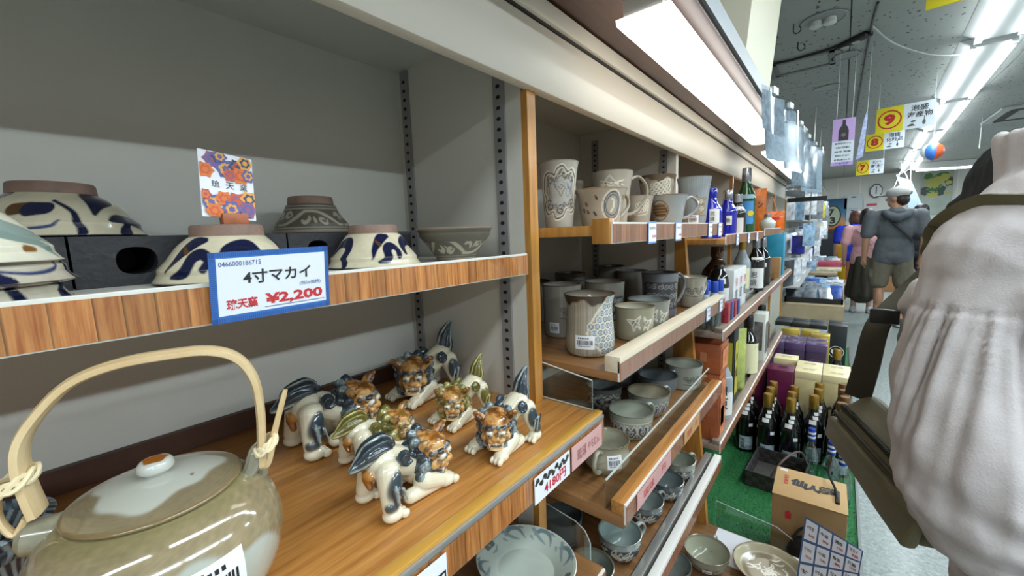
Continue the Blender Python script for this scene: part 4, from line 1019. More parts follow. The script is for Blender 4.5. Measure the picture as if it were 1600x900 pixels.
def mug(label, x, y, zb, d, h, style='straight', base='#a8a390', rim='#5d4b3c', inner='#b5b3a2', pat=None, pw=.06, ph=.05, pz=.5, pth=None, hdl=None, stick=None, drip=0, streak=0, group='stoneware mugs in the middle bay', fine=.0016, plain=None, name='mug'):
    cam_a = math.atan2(-y, -x); pth = cam_a if pth is None else pth
    t = thing(name, label, 'mug' if hdl is not None else 'cup', (x, y, zb + .0004), 0, group)
    R = d / 2
    pr = {'straight': [(.82, 0), (.88, .03), (.92, .25), (.94, .6), (.97, .86), (1, 1)],
          'flare': [(.62, 0), (.68, .04), (.76, .3), (.83, .6), (.92, .86), (1, 1)],
          'belly': [(.62, 0), (.72, .04), (.97, .30), (.99, .5), (.93, .78), (1, 1)],
          'barrel': [(.80, 0), (.90, .04), (.97, .2), (.92, .5), (.88, .78), (.95, .93), (1, 1)],
          'bowl': [(.52, 0), (.60, .05), (.86, .35), (.95, .65), (.98, .88), (1, 1)]}[style]
    po = smooth_prof([(a * R, b * h) for a, b in pr], 5)
    th_ = .0032
    inn = [(R - .0012, h + .0006), (R - th_, h - .0005)] + [(np.interp(b, [q[1] for q in pr], [q[0] for q in pr]) * R - th_, b * h) for b in (.85, .6, .35, .15)] + [(.5 * R, .07 * h), (.0004, .06 * h)]
    lines = pat_lines(pat, pw, ph) if pat else []
    rfun = lambda z: float(np.interp(z, [p[1] for p in po], [p[0] for p in po]))
    def pf(th, z, r, of):
        sd = int(abs(x * 9000 + y * 700)) % 97
        c = np.tile(np.array(C(base)), (len(th), 1)) * (1 + .10 * vnoise(th, z, r, 80, sd) + .03 * np.sin(z * 1500))[:, None]
        if streak:
            m = np.clip(.5 + .5 * np.sin(th * 46 + 2 * np.sin(th * 13)) - .25, 0, 1) * of; c = mixc(c, '#6f6557', m * streak)
        c[~of] = np.array(C(inner)) * (1 + .06 * np.sin(z[~of] * 900))[:, None]
        if drip:
            e = h * (1 - drip * (.75 + .25 * np.sin(th * 5 + sd) + .12 * np.sin(th * 11))); c = mixc(c, rim, np.clip((z - e) / .004, 0, 1) * of)
        s = wrap(th - pth) * r; push = np.zeros(len(th))
        for pts, col_ in lines:
            q = pts.copy(); q[:, 1] += pz * h
            mk = seg_mask(s, z, q, .0008) * of; c = mixc(c, col_, mk)
        c = mixc(c, rim, np.clip((z - h + .0022) / .0012, 0, 1) * .85)
        c = mixc(c, '#6b5d4d', np.clip((.003 - z) / .002, 0, 1) * of)
        return c
    b = pot('cup_body', po, inn, 120 if fine < .002 else 64, pf, M_glaze, t, fine)
    if hdl is not None:
        z1, z0 = h * .86, h * .22; r1, r0 = rfun(z1) - .001, rfun(z0) - .001; ho = h * .36 + .006
        P = [(r1, z1), (r1 + ho * .55, z1 + h * .07), (r1 + ho, z1 - h * .10), (r1 + ho * .95, (z0 + z1) / 2 - h * .02), (r0 + ho * .55, z0 + h * .06), (r0, z0)]
        ca, sa = math.cos(hdl), math.sin(hdl)
        pts = [(p[0] * ca, p[0] * sa, p[1]) for p in spline(P, 5)]
        k = len(pts); rd = [.0062 - .0018 * math.sin(PI * min(1, i / k * 1.1)) + (.0025 * max(0, 1 - i / 3)) for i in range(k)]
        MB().tube(pts, rd, 10, .7).build('handle', mat('handle_glaze_' + base[1:], base, .2, coat=.3, var=.2, vscale=90), t)
    if stick: sticker(b, rfun, stick[0] if stick[0] is not None else cam_a, stick[1] * h, stick[2], stick[3], int(h * 9999))
    return t
cy = lambda x, y, off=0: math.atan2(-y, -x) + off
z1 = 1.341
mug('tall pale mug with carved wave swirls at the left end of the top mug shelf', -.442, .700, z1, .080, .128, 'flare', '#a5a39a', '#8a8270', pat='waves', pw=.088, ph=.112, pz=.53, pth=cy(-.442, .70, .12), hdl=1.75, fine=.0012)
mug('wide beige cup with a ringed medallion, front of the top mug shelf', -.382, .762, z1, .105, .074, 'flare', '#a09c8e', '#8c7a5f', pat='ring', pw=.064, ph=.060, pz=.55, pth=cy(-.382, .762, .40), hdl=1.25, fine=.0013)
mug('tall beige mug with triangle star band behind the ringed cup', -.415, .885, z1, .095, .124, 'flare', '#9c978a', '#8c7a5f', pat='star', pw=.055, ph=.03, pz=.80, hdl=1.0)
mug('small cup with dotted circles between the ringed cup and the blue-grey cup', -.392, .985, z1, .074, .074, 'flare', '#a09d90', '#7d705c', pat='dots', pw=.035, ph=.035, pz=.6, pth=cy(-.39, .985, .25))
mug('mug with brown dripped rim and dotted triangle panel on the top shelf', -.400, 1.135, z1, .100, .136, 'flare', '#9d9484', '#5f4e40', pat='dots', pw=.06, ph=.05, pz=.72, pth=cy(-.4, 1.13, .2), drip=.16)
mug('low blue-grey cup with brown medallion on the top mug shelf', -.340, 1.045, z1, .094, .074, 'flare', '#939b9c', '#6a5a4a', pat='medal', pw=.05, ph=.05, pz=.5, pth=cy(-.34, 1.045, -.55), hdl=.75)
mug('tall blue-grey goblet mug with brown carved animal at the right shelf end', -.316, 1.182, z1, .088, .126, 'flare', '#8f979a', '#6a5a4a', pat='dog', pw=.045, ph=.06, pz=.42, pth=cy(-.316, 1.182, .55), stick=(None, .12, .026, .022), streak=.35)
mug('dim mug at the back between the wave mug and the star mug', -.545, .900, z1, .085, .118, 'straight', '#8f8a7a', fine=.003)
mug('dim mug at the back behind the brown dripped mug', -.560, 1.090, z1, .085, .120, 'straight', '#8a8577', fine=.003)
z2 = 1.115
mug('large front mug with brown dripped rim and blue scale panel, barcode on it', -.345, .641, z2, .091, .108, 'barrel', '#aca390', '#4a3a2d', pat='scales', pw=.062, ph=.082, pz=.50, pth=cy(-.345, .641, .62), drip=.17, streak=.7, stick=(cy(-.345, .641, -.20), .26, .034, .024), fine=.001)
mug('grey mug with ringed dots behind the front barcode mug', -.457, .727, z2, .084, .11, 'straight', '#8b887c', '#5b4f44', pat='curls', pw=.045, ph=.04, pz=.5, pth=cy(-.457, .727, .5), stick=(cy(-.457, .727, -.45), .2, .022, .022))
mug('grey mug with scroll panel behind the front mug, second row', -.412, .838, z2, .090, .106, 'straight', '#8d8a7e', '#5b4f44', pat='scroll', pw=.045, ph=.06, pz=.45, pth=cy(-.41, .838, .6), inner='#a7a698')
mug('low olive-beige cup with triangular fish outlines on the second shelf', -.318, .780, z2, .080, .066, 'straight', '#9a967f', '#7b6a50', pat='fish', pw=.058, ph=.036, pz=.52, pth=cy(-.318, .78, .32), fine=.0012)
mug('low grey cup with fish outline beside the olive fish cup', -.330, .890, z2, .094, .064, 'straight', '#8d8d82', '#55504a', pat='fish', pw=.06, ph=.036, pz=.45, pth=cy(-.33, .89, .45), inner='#8f9896')
mug('big dark mug with scroll relief and large ear handle on the second shelf', -.352, 1.026, z2, .090, .11, 'straight', '#6f7175', '#37332f', pat='scroll', pw=.085, ph=.075, pz=.5, pth=cy(-.352, 1.026, .2), hdl=1.15, inner='#5e6266')
mug('pale cup with curls at the right end of the second shelf', -.318, 1.185, z2, .080, .084, 'flare', '#a39f90', '#6d6252', pat='curls', pw=.05, ph=.04, pz=.55, pth=cy(-.318, 1.185, .3), hdl=1.3)
for i, (x, y, h_) in enumerate(((-.58, .70, .095), (-.60, .82, .10), (-.52, .93, .098), (-.60, 1.00, .104), (-.47, 1.135, .102), (-.55, 1.16, .112))):
    mug(['dark mug at the back left corner of the second shelf', 'dark wide mug at the back of the second shelf, left of centre', 'dark-rimmed mug in the back row behind the scroll panel mug', 'dark mug against the back panel near its middle', 'grey mug standing right behind the ear-handled mug', 'dark mug in the back right corner of the second shelf'][i], x, y, z2, .088, h_, 'straight', ('#77756c', '#6f6d66')[i % 2], '#3f3933', inner='#7c7e78', fine=.003)
z3 = .880
mug('round beige mug with handle towards the viewer and a barcode sticker', -.330, .672, z3, .089, .060, 'belly', '#a29e88', '#77694f', hdl=cy(-.33, .672, -.30), stick=(cy(-.33, .672, .38), .55, .028, .026), inner='#a9a893')
mug('low wide mug with heart loops on blue band, third shelf', -.341, .818, z3, .098, .062, 'bowl', '#9da295', '#6a6656', pat='hearts', pw=.075, ph=.045, pz=.45, hdl=1.25, inner='#a7ab9c', fine=.0012)
mug('low wide mug with petal band behind the heart mug', -.349, .945, z3, .102, .060, 'bowl', '#8f958f', '#5b5344', pat='petals', pw=.075, ph=.042, pz=.45, hdl=1.2, inner='#a39c86')
mug('dark low mug with thrown rings inside, third shelf', -.368, 1.066, z3, .103, .062, 'bowl', '#6e7478', '#3d3a36', pat='curls', pw=.06, ph=.04, pz=.5, inner='#6f7678', hdl=1.2)
mug('pale grey cup with curls at the far end of the third shelf', -.335, 1.185, z3, .104, .068, 'straight', '#9aa096', '#6d6759', pat='curls', pw=.045, ph=.04, pz=.45, pth=cy(-.335, 1.185, .5), inner='#a3a79a')
for i, (x, y) in enumerate(((-.455, .92), (-.45, .755), (-.47, 1.10), (-.53, .66))):
    mug(['dark mug behind the petal band mug on the third shelf', 'grey mug seen through the clear side panel, third shelf', 'dark mug behind the ring-thrown mug on the third shelf', 'dark mug in the back left corner of the third shelf'][i], x, y, z3, .092, .062, 'straight', ('#6b6e6e', '#8a8a80')[i % 2], '#3f3c38', inner='#7b7f7c', pat='petals' if i == 0 else None, pw=.06, ph=.04, fine=.0025)
z4 = .640
mug('low mug with white leaf lattice and loop handle at the front of the fourth shelf', -.335, .745, z4, .092, .056, 'bowl', '#8d9793', '#6a6d66', pat='lattice', pw=.075, ph=.045, pz=.45, hdl=1.15, inner='#9fb0ab', fine=.0012)
mug('low dark mug with lattice and loop handle, second on the fourth shelf', -.337, .885, z4, .094, .052, 'bowl', '#6d7373', '#4c4f4c', pat='lattice', pw=.07, ph=.04, pz=.45, hdl=1.15, inner='#87928f')
mug('dark grey cup with lattice, third on the fourth shelf', -.318, .996, z4, .084, .052, 'bowl', '#5f6666', '#3d403e', pat='lattice', pw=.06, ph=.04, pz=.45, inner='#6f7a7a')
mug('grey low mug with looped strands at the far end of the fourth shelf', -.320, 1.100, z4, .090, .058, 'bowl', '#8f9488', '#6a6656', pat='lattice', pw=.06, ph=.04, pz=.45, inner='#8a8f80', hdl=1.2)
mug('dark straight mug behind the clear plate on the fourth shelf', -.440, .690, z4, .082, .082, 'straight', '#5c5f5e', '#3c3c3a', pat='scroll', pw=.05, ph=.03, pz=.3, inner='#4d504f', fine=.0025)
mug('wide grey bowl cup at the near end of the fourth shelf', -.342, .628, z4, .090, .056, 'bowl', '#878b7f', '#5e594c', inner='#8f9488')
mug('small dark cup behind the looped-strand mug', -.405, 1.19, z4, .075, .06, 'straight', '#575d60', '#3c3c3a', inner='#5d6568', fine=.0025)
# lowest shelf: bowls and the carved plate
S5 = shelf('lowest pale board carrying the bowls and the carved plate', BX, .015, .56, 1.262, .420, .02, M_brownboard, M_print2, .398, .418)
mug('wide grey-green soup cup with lug handles on the lowest shelf', -.238, 1.085, .42, .114, .050, 'bowl', '#8f9180', '#75664f', inner='#a3a58f', pat='curls', pw=.06, ph=.03, stick=(cy(-.238, 1.085, .05), .42, .022, .014), hdl=1.5)
mug('dark grey cup left of the wide soup cup on the lowest shelf', -.300, .985, .42, .100, .048, 'bowl', '#6c716c', '#4c4f4c', inner='#7a817b', hdl=2.2)
MB().box(-.26, .0, .56, .698, .0002, .001).build('paper_liner', M_card, S5, smooth=False)
t = thing('carved_plate', 'beige plate with white carved scrolls and brown rim on the lowest shelf', 'plate', (-.100, 1.150, .4204))
def paint_plate(th, z, r, of):
    c = np.tile(np.array(C('#b9b092')), (len(th), 1)); xx, yy = r * np.cos(th), r * np.sin(th)
    rg = random.Random(8)
    m = (~of) * np.clip((.064 - r) / .002, 0, 1); c = mixc(c, '#8f836a', m)
    for i in range(34):
        a = rg.uniform(0, 2 * PI); q = rg.uniform(0, .058); cx, cy_ = q * math.cos(a), q * math.sin(a); a2 = rg.uniform(0, PI); l = .012
        pts = spline([(cx - l * math.cos(a2), cy_ - l * math.sin(a2), .0012), (cx + .004 * math.sin(a2), cy_ - .004 * math.cos(a2), .0018), (cx + l * math.cos(a2), cy_ + l * math.sin(a2), .0012)], 4)
        c = mixc(c, '#e8e4d4', seg_mask(xx, yy, pts, .001) * (~of) * (r < .066))
    return mixc(c, '#7d5f47', np.clip((r - .0815) / .002, 0, 1))
pot('plate', [(.045, 0), (.05, .001), (.07, .010), (.085, .026)], resample([(.0835, .027), (.079, .024), (.068, .012), (.05, .006), (.0005, .005)], .0012), 180, paint_plate, M_glaze, t, .002)
# ---- clear panels ------------------------------------------------------------
def acrylic(name, host, pts, depth):
    """pts: outline in a plane, depth: thickness vector"""
    o = host.location
    L_ = [tuple(Vector(p) - o) for p in pts]
    t = MB().prism(L_, depth).build(name, M_acr, host, smooth=False)
    dv = Vector(depth); m = MB(); m.tube([tuple(Vector(p) + dv * .5) for p in L_], .0011, 5, closed=True); m.build('polished_edge', M_acre, t); return t
acrylic('clear_end_plate', S_MAIN, [(-.60, .5475, 1.0515), (-.292, .5475, 1.0515), (-.292, .5475, 1.100), (-.56, .5475, 1.137), (-.60, .5475, 1.137)], (0, .003, 0))
acrylic('clear_end_plate', S4, [(-.50, .600, .6415), (-.314, .575, .6415), (-.314, .575, .79), (-.325, .576, .808), (-.345, .579, .815), (-.50, .600, .815)], (0, .003, 0))
# ------------------------------------------------------------------ shelf lamps under the soffit
M_lamp = mat('lit_diffuser', '#ffffff', .4, emit=(1.0, .97, .90), es=3.4)
for i, (y0, y1) in enumerate(((.64, 1.80), (2.12, 3.28), (4.9, 6.3))):
    t = thing('shelf_lamp', ['nearest lit white batten lamp under the dark soffit', 'second lit batten lamp under the soffit behind hanging pouches', 'third lit batten lamp far down the shelves'][i], 'lamp', (-.25, y0, 1.684))
    L_ = y1 - y0; x0, x1 = -.036, .036
    MB().hexa([(x0 + .006, 0, -.026), (x1 - .006, 0, -.026), (x1 - .006, L_, -.026), (x0 + .006, L_, -.026)], [(x0 + .006, 0, -.0005), (x1 - .006, 0, -.0005), (x1 - .006, L_, -.0005), (x0 + .006, L_, -.0005)]).build('housing', mat('lamp_housing', '#d8d8d4', .4), t)
    d = MB(); sec = [(-.042, -.026), (-.040, -.036), (-.030, -.046), (0, -.050), (.030, -.046), (.040, -.036), (.042, -.026)]
    d.prism([(x, -.002, z) for x, z in sec], (0, L_ + .004, 0)); d.build('diffuser', M_lamp, t, angle=50)
    if i == 2:
        for yy in (.1, L_ - .1): MB().cyl((0, yy, .012), (0, yy, CEIL - 1.684), .006, 8).build('hanger_rod', M_metal, t)
        MB().box(-.09, .09, -.1, L_ + .1, 0, .012).build('carrier_board', M_soffit, t)
# dark board across the end of the soffit
tag(MB().box(-.32, -.09, 3.62, 3.66, 1.50, 1.53).build('hanging_rail', M_black), 'thin dark rail under the hanging clear pouches at the soffit end', 'rail')
# ------------------------------------------------------------------ bottles, boxes, packages
def glass(name, col, rough=.06): return mat(name, col, rough, spec=.6, coat=.5)
def bottle(name, label, loc, h, r, colm, capm, neck=.32, lab=None, lab2=None, rz=0, group=None, shape='wine', ncap=.10, cat='bottle', cross=0):
    """body, cap, paper labels; lab = (z0, z1, width angle, material, text)"""
    t = thing(name, label, cat, loc, rz, group)
    nr = r * neck
    if shape == 'wine': P = [(r * .9, 0), (r, h * .02), (r, h * .52), (r * .86, h * .62), (r * .55, h * .72), (nr * 1.08, h * .80), (nr, h * .86), (nr, h * (1 - ncap))]
    elif shape == 'jar': P = [(r * .9, 0), (r, h * .05), (r, h * .62), (r * .8, h * .76), (nr, h * .82), (nr, h * (1 - ncap))]
    elif shape == 'dome': P = [(r * .92, 0), (r, h * .03), (r, h * .60), (r * .99, h * .66), (r * .93, h * .74), (r * .80, h * .82), (r * .55, h * .90), (nr, h * .94), (nr, h * (1 - ncap))]
    elif shape == 'round': P = [(r * .5, 0), (r * .75, h * .04), (r, h * .32), (r * .9, h * .55), (r * .5, h * .70), (nr, h * .78), (nr, h * (1 - ncap))]
    P2 = smooth_prof(P, 3)
    MB().lathe([(max(0, a), b) for a, b in P2], 20).build('glass_body', colm, t)
    MB().lathe([(nr * 1.08, h * (1 - ncap) - h * .10), (nr * 1.16, h * (1 - ncap) - h * .09), (nr * 1.16, h * .985), (nr * 1.05, h), (.0004, h)], 18).build('cap', capm, t)
    rf = lambda z: float(np.interp(z, [p[1] for p in P2], [p[0] for p in P2]))
    if lab:
        z0, z1, wa, m, tx = lab; w = wa * r
        o = patch(MB(), rf, 0, -w, w, z0 * h, z1 * h, .0008, 10, 2).build('paper_label', m, t)
        if tx:
            q = MB(); n = len(tx); ch = (z1 - z0) * h / (n + .6)
            for i, c_ in enumerate(tx):
                z = z1 * h - ch * (i + .8); q.text(c_, (rf(z) + .0016, -w * .45, z), (0, 1, 0), (0, 0, 1), ch * .8)
            q.build('lettering', M_ink, o, smooth=False)
    if lab2:
        for (z0, z1, a0, w, m) in lab2: patch(MB(), rf, a0, -w / 2, w / 2, z0 * h, z1 * h, .001, 4, 3).build('small_label', m, t)
    return t
def carton(name, label, loc, w, d, h, mtl, rz=0, group=None, lid=None, texts=(), bev=.0015, extra=None, cat='box'):
    """w across X, d along Y; text on the top ('t'), the -Y face ('f') or the +X face ('s')"""
    t = thing(name, label, cat, loc, rz, group)
    b = MB().box(-w / 2, w / 2, -d / 2, d / 2, 0, h).build('carton_body', mtl, t, bev=bev)
    if lid: MB().box(-w / 2 - .0012, w / 2 + .0012, -d / 2 - .0012, d / 2 + .0012, h - lid[0], h + .0012).build('lid', lid[1], t, bev=bev)
    e = .0022
    for face, tx, u, v, hh, ww, m in texts:
        if face == 't': o, r_, up = (u * w / 2, v * d / 2, h + e), (1, 0, 0), (0, 1, 0)
        elif face == 'f': o, r_, up = (u * w / 2, -d / 2 - e, h / 2 + v * h / 2), (1, 0, 0), (0, 0, 1)
        else: o, r_, up = (w / 2 + e, u * d / 2, h / 2 + v * h / 2), (0, 1, 0), (0, 0, 1)
        if tx is None:
            R_, U_ = Vector(r_) * ww / 2, Vector(up) * hh / 2; O = Vector(o)
            MB().poly([O - R_ - U_, O + R_ - U_, O + R_ + U_, O - R_ + U_]).build('printed_panel', m, t, smooth=False)
        else:
            nx_ = Vector(r_).cross(Vector(up)) * .0008
            MB().text(tx, Vector(o) + nx_, r_, up, hh, ww, .01).build('lettering', m, t, smooth=False)
    return t
M_gold = mat('gold_cap', '#b08a3c', .3, metal=.8)
M_goldtop = mat('gold_foil', '#d8bf58', .3, metal=.7)
M_silver = mat('silver_cap', '#a9adb2', .25, metal=.85)
M_dkg = glass('black_glass', '#0b0c0c', .12)
M_blueg = glass('cobalt_glass', '#141c9a'); M_greeng = glass('green_glass', '#0f4a20'); M_amber = glass('amber_glass', '#4a2a10')
M_pale = glass('clear_glass_filled', '#aeb8b4', .05); M_blackcap = mat('black_cap', '#141414', .35)
M_lab = mat('paper_label_white', '#d9d9d4', .6); M_labc = mat('paper_label_cream', '#d8d3a8', .6); M_labp = mat('pictured_label', '#9fb1b8', .55, var=.5, vscale=60)
M_bluecap = mat('blue_bottle_cap', '#2a4fb4', .35)
# shelves of the drinks bay -------------------------------------------------------
M_greyw = wood('greyed_board', '#75655a', '#9a8878', (50, 4, 50), .45, .1)
SL1 = shelf('upper drinks shelf with pinkish print strip beyond the mug bay', BX, -.2545, 1.275, 1.975, 1.300, .016, M_oak, M_printp, 1.284, 1.312, film=True)
SL2 = shelf('middle drinks shelf with clear rail, carrying white boxes and dark bottles', BX, -.2545, 1.275, 3.35, 1.025, .018, M_greyw, M_print2, 1.004, 1.030, lip=[(-.022, 0, 0, .014, M_greyw)])
SL3 = shelf('lower drinks shelf above the green turf, carrying orange boxes', BX, -.2545, 1.285, 2.95, .672, .020, M_greyw, M_print2, .648, .678, lip=[(-.022, 0, 0, .014, M_greyw)])
SL1b = shelf('upper shelf of the snack bay with pinkish strip', BX, -.2545, 2.02, 2.68, 1.310, .016, M_oak, M_printp, 1.292, 1.322)
for S_, L_, h_ in ((SL2, 2.07, .045), (SL3, 1.66, .045)):
    MB().box(-.030, -.0285, .0, L_, .0, h_).build('clear_guard', M_acr, S_)
# price labels on strips of the mug and drinks bays
LB = mat('label_blue_edge', '#6f93c4', .5)
for i, (x, ys, z0, z1, zz_) in enumerate(((-.2585, (.712, .86, 1.12, 1.225), 1.308, 1.346, 0), (-.2490, (1.08, 1.22), 1.100, 1.136, 1), (-.2490, (1.42, 1.62, 1.80), 1.276, 1.312, 2))):
    for j, y in enumerate(ys):
        edge_label('price_label', 'small blue-edged price label, %s on the %s' % (['first from the left', 'second from the left', 'third from the left', 'fourth from the left'][j], ['top mug shelf strip', 'second mug shelf strip', 'upper drinks shelf strip'][i]), x, y - .019, y + .019, z0, z1, [(('ロックグラス', 'マグカップ', 'フリーカップ', 'マグカップ')[j], 0, .70, .16, .76, M_ink, .02), ('3,300', .15, .32, .14, .5, M_red, .02)], group=['price labels on the top mug shelf', 'price labels on the second mug shelf', 'price labels on the drinks shelf'][i], border=LB)
for y in (.60, .86):
    edge_label('price_label', 'pink printed ticket, %s in the front strip of the third mug shelf' % ('nearest' if y < .7 else 'middle one'), -.2390, y, y + (.17 if y < .7 else .12), .869, .899, [('琉球', -.2, .5, .5, .3, M_red, 0), ('円', .25, .5, .5, .12, M_red, 0)], mat('pink_ticket', '#d3a4a0', .5) if y < .7 else mat('kraft_ticket', '#c99a68', .5))
edge_label('price_label', 'pink printed ticket at the right end of the oak shelf front strip', -.2735, .452, .542, 1.002, 1.037, [('琉球', -.2, .5, .5, .3, mat('dusky_ink', '#96605c', .6), 0), ('やちむん', .2, .5, .4, .4, MATS['dusky_ink'], 0)], mat('pink_ticket', '#d3a4a0', .5))
# upper drinks shelf
z = 1.3004
GB = 'bottles on the drinks shelves'
cyz = lambda x, y: math.atan2(-y, -x)
bottle('sake_bottle', 'cobalt blue bottle with white label, left one of the pair on the upper drinks shelf', (-.315, 1.375, z), .152, .030, M_blueg, M_blueg, .42, (.30, .58, .5, M_lab, '琉球'), rz=cyz(-.315, 1.375) + .3, group=GB)
bottle('sake_bottle', 'cobalt blue bottle with clear cap, right one of the pair on the upper drinks shelf', (-.315, 1.60, z), .160, .030, M_blueg, M_silver, .45, (.25, .45, .3, M_lab, '美'), rz=cyz(-.315, 1.6) + .2, group=GB)
bottle('sake_bottle', 'short dark bottle with small white tag beside the green bottle', (-.320, 1.80, z), .158, .032, M_dkg, M_silver, .5, None, [(.62, .70, 0, .03, M_lab), (.05, .42, 0, .05, M_lab)], rz=cyz(-.32, 1.8), group=GB)
gb = bottle('sake_bottle', 'tall green bottle with silver cap and blue sunny label', (-.310, 1.915, z), .268, .036, M_greeng, M_silver, .42, (.16, .50, .75, mat('sky_blue_label', '#3b86c2', .5), None), [(.54, .60, 0, .06, mat('pale_blue_label', '#9fc0cf', .5))], rz=cyz(-.31, 1.915) + .1, group=GB)
q = MB(); q.poly([(.038, .014 + .010 * math.cos(a) * (1.25 if i % 2 else 1), .085 + .010 * math.sin(a) * (1.25 if i % 2 else 1)) for i, a in enumerate([k * PI / 10 for k in range(20)])]); q.build('sun_mark', mat('sun_yellow', '#e6cf3c', .5), gb, smooth=False)
carton('wooden_case', 'pale upright plank-look case behind the blue bottles', (-.47, 1.60, z), .10, .06, .19, wood('pale_pine', '#b9a184', '#dccab0', (60, 60, 5), .6, 0))
carton('framed_print', 'reddish framed print standing at the back of the upper drinks shelf', (-.545, 1.36, z), .13, .02, .235, mat('red_print', '#a8604a', .5, var=.5, vscale=30), texts=[('f', None, 0, 0, .20, .10, mat('cream_print', '#cbb79c', .5, var=.3, vscale=40))])
carton('framed_print', 'pale framed print beside the reddish one on the upper drinks shelf', (-.55, 1.58, z), .12, .02, .23, mat('dark_frame', '#6a4b3b', .5), texts=[('f', None, 0, 0, .20, .10, mat('cream_print', '#cbb79c', .5, var=.3, vscale=40))])
def pouch(name, label, loc, w, h, d, mtl, rz=0, tilt=0, group=None, cat='packet', text=None, tm=None, strap=None):
    """filled bag: sealed at top and bottom, standing or lying; face towards -Y"""
    t = thing(name, label, cat, loc, rz, group)
    if tilt: t.rotation_euler = (tilt, 0, rz)
    vs = []; fs = []; nu, nv = 6, 6
    for s_ in (-1, 1):
        for j in range(nv + 1):
            for i in range(nu + 1):
                u_, v_ = i / nu, j / nv; b = (math.sin(PI * u_) ** .6) * (math.sin(PI * v_) ** .6)
                vs.append(((u_ - .5) * w, s_ * d / 2 * b, v_ * h))
    o = (nu + 1) * (nv + 1)
    for s_ in (0, 1):
        for j in range(nv):
            for i in range(nu):
                a = s_ * o + j * (nu + 1) + i; f = (a, a + 1, a + nu + 2, a + nu + 1); fs.append(f if s_ == 0 else f[::-1])
    b = MB().add(vs, fs).build('bag', mtl, t, angle=80)
    if text: MB().text(text, (0, -d / 2 - .002, h * .62), (1, 0, 0), (0, 0, 1), h * .16, w * .7, .02).build('lettering', tm or M_ink, t, smooth=False)
    if strap: MB().tube(spline([(-w * .2, 0, h * .97), (-w * .1, 0, h * 1.5), (.0, 0, h * 1.75), (w * .1, 0, h * 1.5), (w * .2, 0, h * .97)], 4), .003, 6).build('strap', strap, t)
    return t
M_org = mat('orange_pack', '#d8761f', .3, var=.5, vscale=30); M_red2 = mat('red_orange_pack', '#e06a1a', .25, var=.35, vscale=22)
z = 1.3104
pouch('snack_bag', 'orange snack bag with dark lettering standing against the shelf back', (-.36, 2.45, z), .11, .215, .04, M_org, .2, text='パイン', tm=mat('brown_ink', '#5a2a14', .5))
pouch('snack_bag', 'red and yellow snack bag with carrying strap on the snack bay shelf', (-.300, 2.60, z), .125, .10, .05, M_red2, .15, text='25', tm=M_red, strap=mat('salmon_strap', '#d08a78', .5))
bottle('decanter', 'clear round decanter with silver stopper beside the red snack bag', (-.285, 2.36, z), .082, .035, M_pale, M_silver, .4, shape='round', cat='bottle')
# middle drinks shelf
z = 1.0254
k = 0
for a, b in ((-.318, 1.33), (-.345, 1.365), (-.300, 1.375), (-.330, 1.41), (-.362, 1.325), (-.295, 1.425)):
    bottle('small_bottle', 'small clear bottle with bright blue cap, ' + ('front left of the cluster', 'middle left of the cluster', 'front right of the cluster', 'middle right of the cluster', 'rear left of the cluster', 'rightmost of the cluster')[k], (a, b, z), .140, .013, M_pale, M_bluecap, .72, shape='jar', ncap=.16, group='blue-capped small bottles'); k += 1
bottle('sake_bottle', 'squat black-domed bottle with white brushed label beside the blue-capped bottles', (-.318, 1.505, z), .182, .034, M_dkg, M_blackcap, .4, (.08, .58, 1.1, M_lab, '残波'), [(.66, .76, .25, .02, M_lab)], shape='dome', ncap=.02, rz=cyz(-.318, 1.5) + .2, group=GB)
bottle('sake_bottle', 'round amber flask behind the white boxes', (-.40, 1.86, z), .23, .062, M_amber, M_amber, .35, None, [(.40, .52, 0, .03, M_lab)], shape='round', rz=cyz(-.4, 1.86) + .7, group=GB)
M_wbox = mat('white_gift_box', '#d6d8d6', .45)
for i, y in enumerate((1.605, 1.685, 1.765)):
    carton('gift_box', 'white gift box with red and black print, %s on the middle drinks shelf' % ('nearest', 'middle', 'farthest')[i], (-.318, y, z), .074, .074, .158, M_wbox, texts=[('s', '泡', 0, .45, .03, .03, M_red), ('s', '盛', 0, -.1, .035, .03, M_ink), ('f', None, -.1, -.3, .05, .05, mat('pale_blue_print', '#a9bcc8', .5))], group='white gift boxes on the drinks shelf')
bottle('sake_bottle', 'pale bottle with gold neck behind the dark silver-necked bottle', (-.345, 2.09, z), .255, .036, mat('frosted_glass', '#8e979b', .35), M_gold, .38, (.12, .48, .8, M_labc, '古酒'), rz=cyz(-.34, 2.1) + .2, group=GB)
bottle('sake_bottle', 'dark bottle with silver neck and white label on the middle drinks shelf', (-.300, 2.16, z), .262, .036, M_dkg, M_silver, .38, (.10, .45, .9, M_lab, '泡盛'), [(.60, .64, 0, .05, M_lab)], rz=cyz(-.3, 2.16) + .2, group=GB)
bottle('sake_bottle', 'black bottle with silver neck just beyond the divider, middle shelf', (-.300, 2.36, z), .255, .036, M_dkg, M_silver, .38, None, [(.42, .5, 0, .04, M_lab)], rz=cyz(-.3, 2.36), group=GB)
bottle('sake_bottle', 'green-black bottle with tag in front of the teal box', (-.33, 2.56, z), .20, .034, glass('dark_olive_glass', '#20261a'), M_blackcap, .4, None, [(.3, .5, 0, .04, M_lab)], rz=cyz(-.33, 2.56), group=GB)
carton('paper_bag', 'brown kraft bag standing beside the teal box', (-.296, 2.74, z), .075, .05, .13, mat('kraft_paper', '#a57b4e', .7, var=.15, vscale=40))
carton('gift_box', 'tall teal blue box at the end of the middle drinks shelf', (-.315, 2.92, z), .11, .10, .27, mat('teal_card', '#1583a2', .5, var=.25, vscale=14))
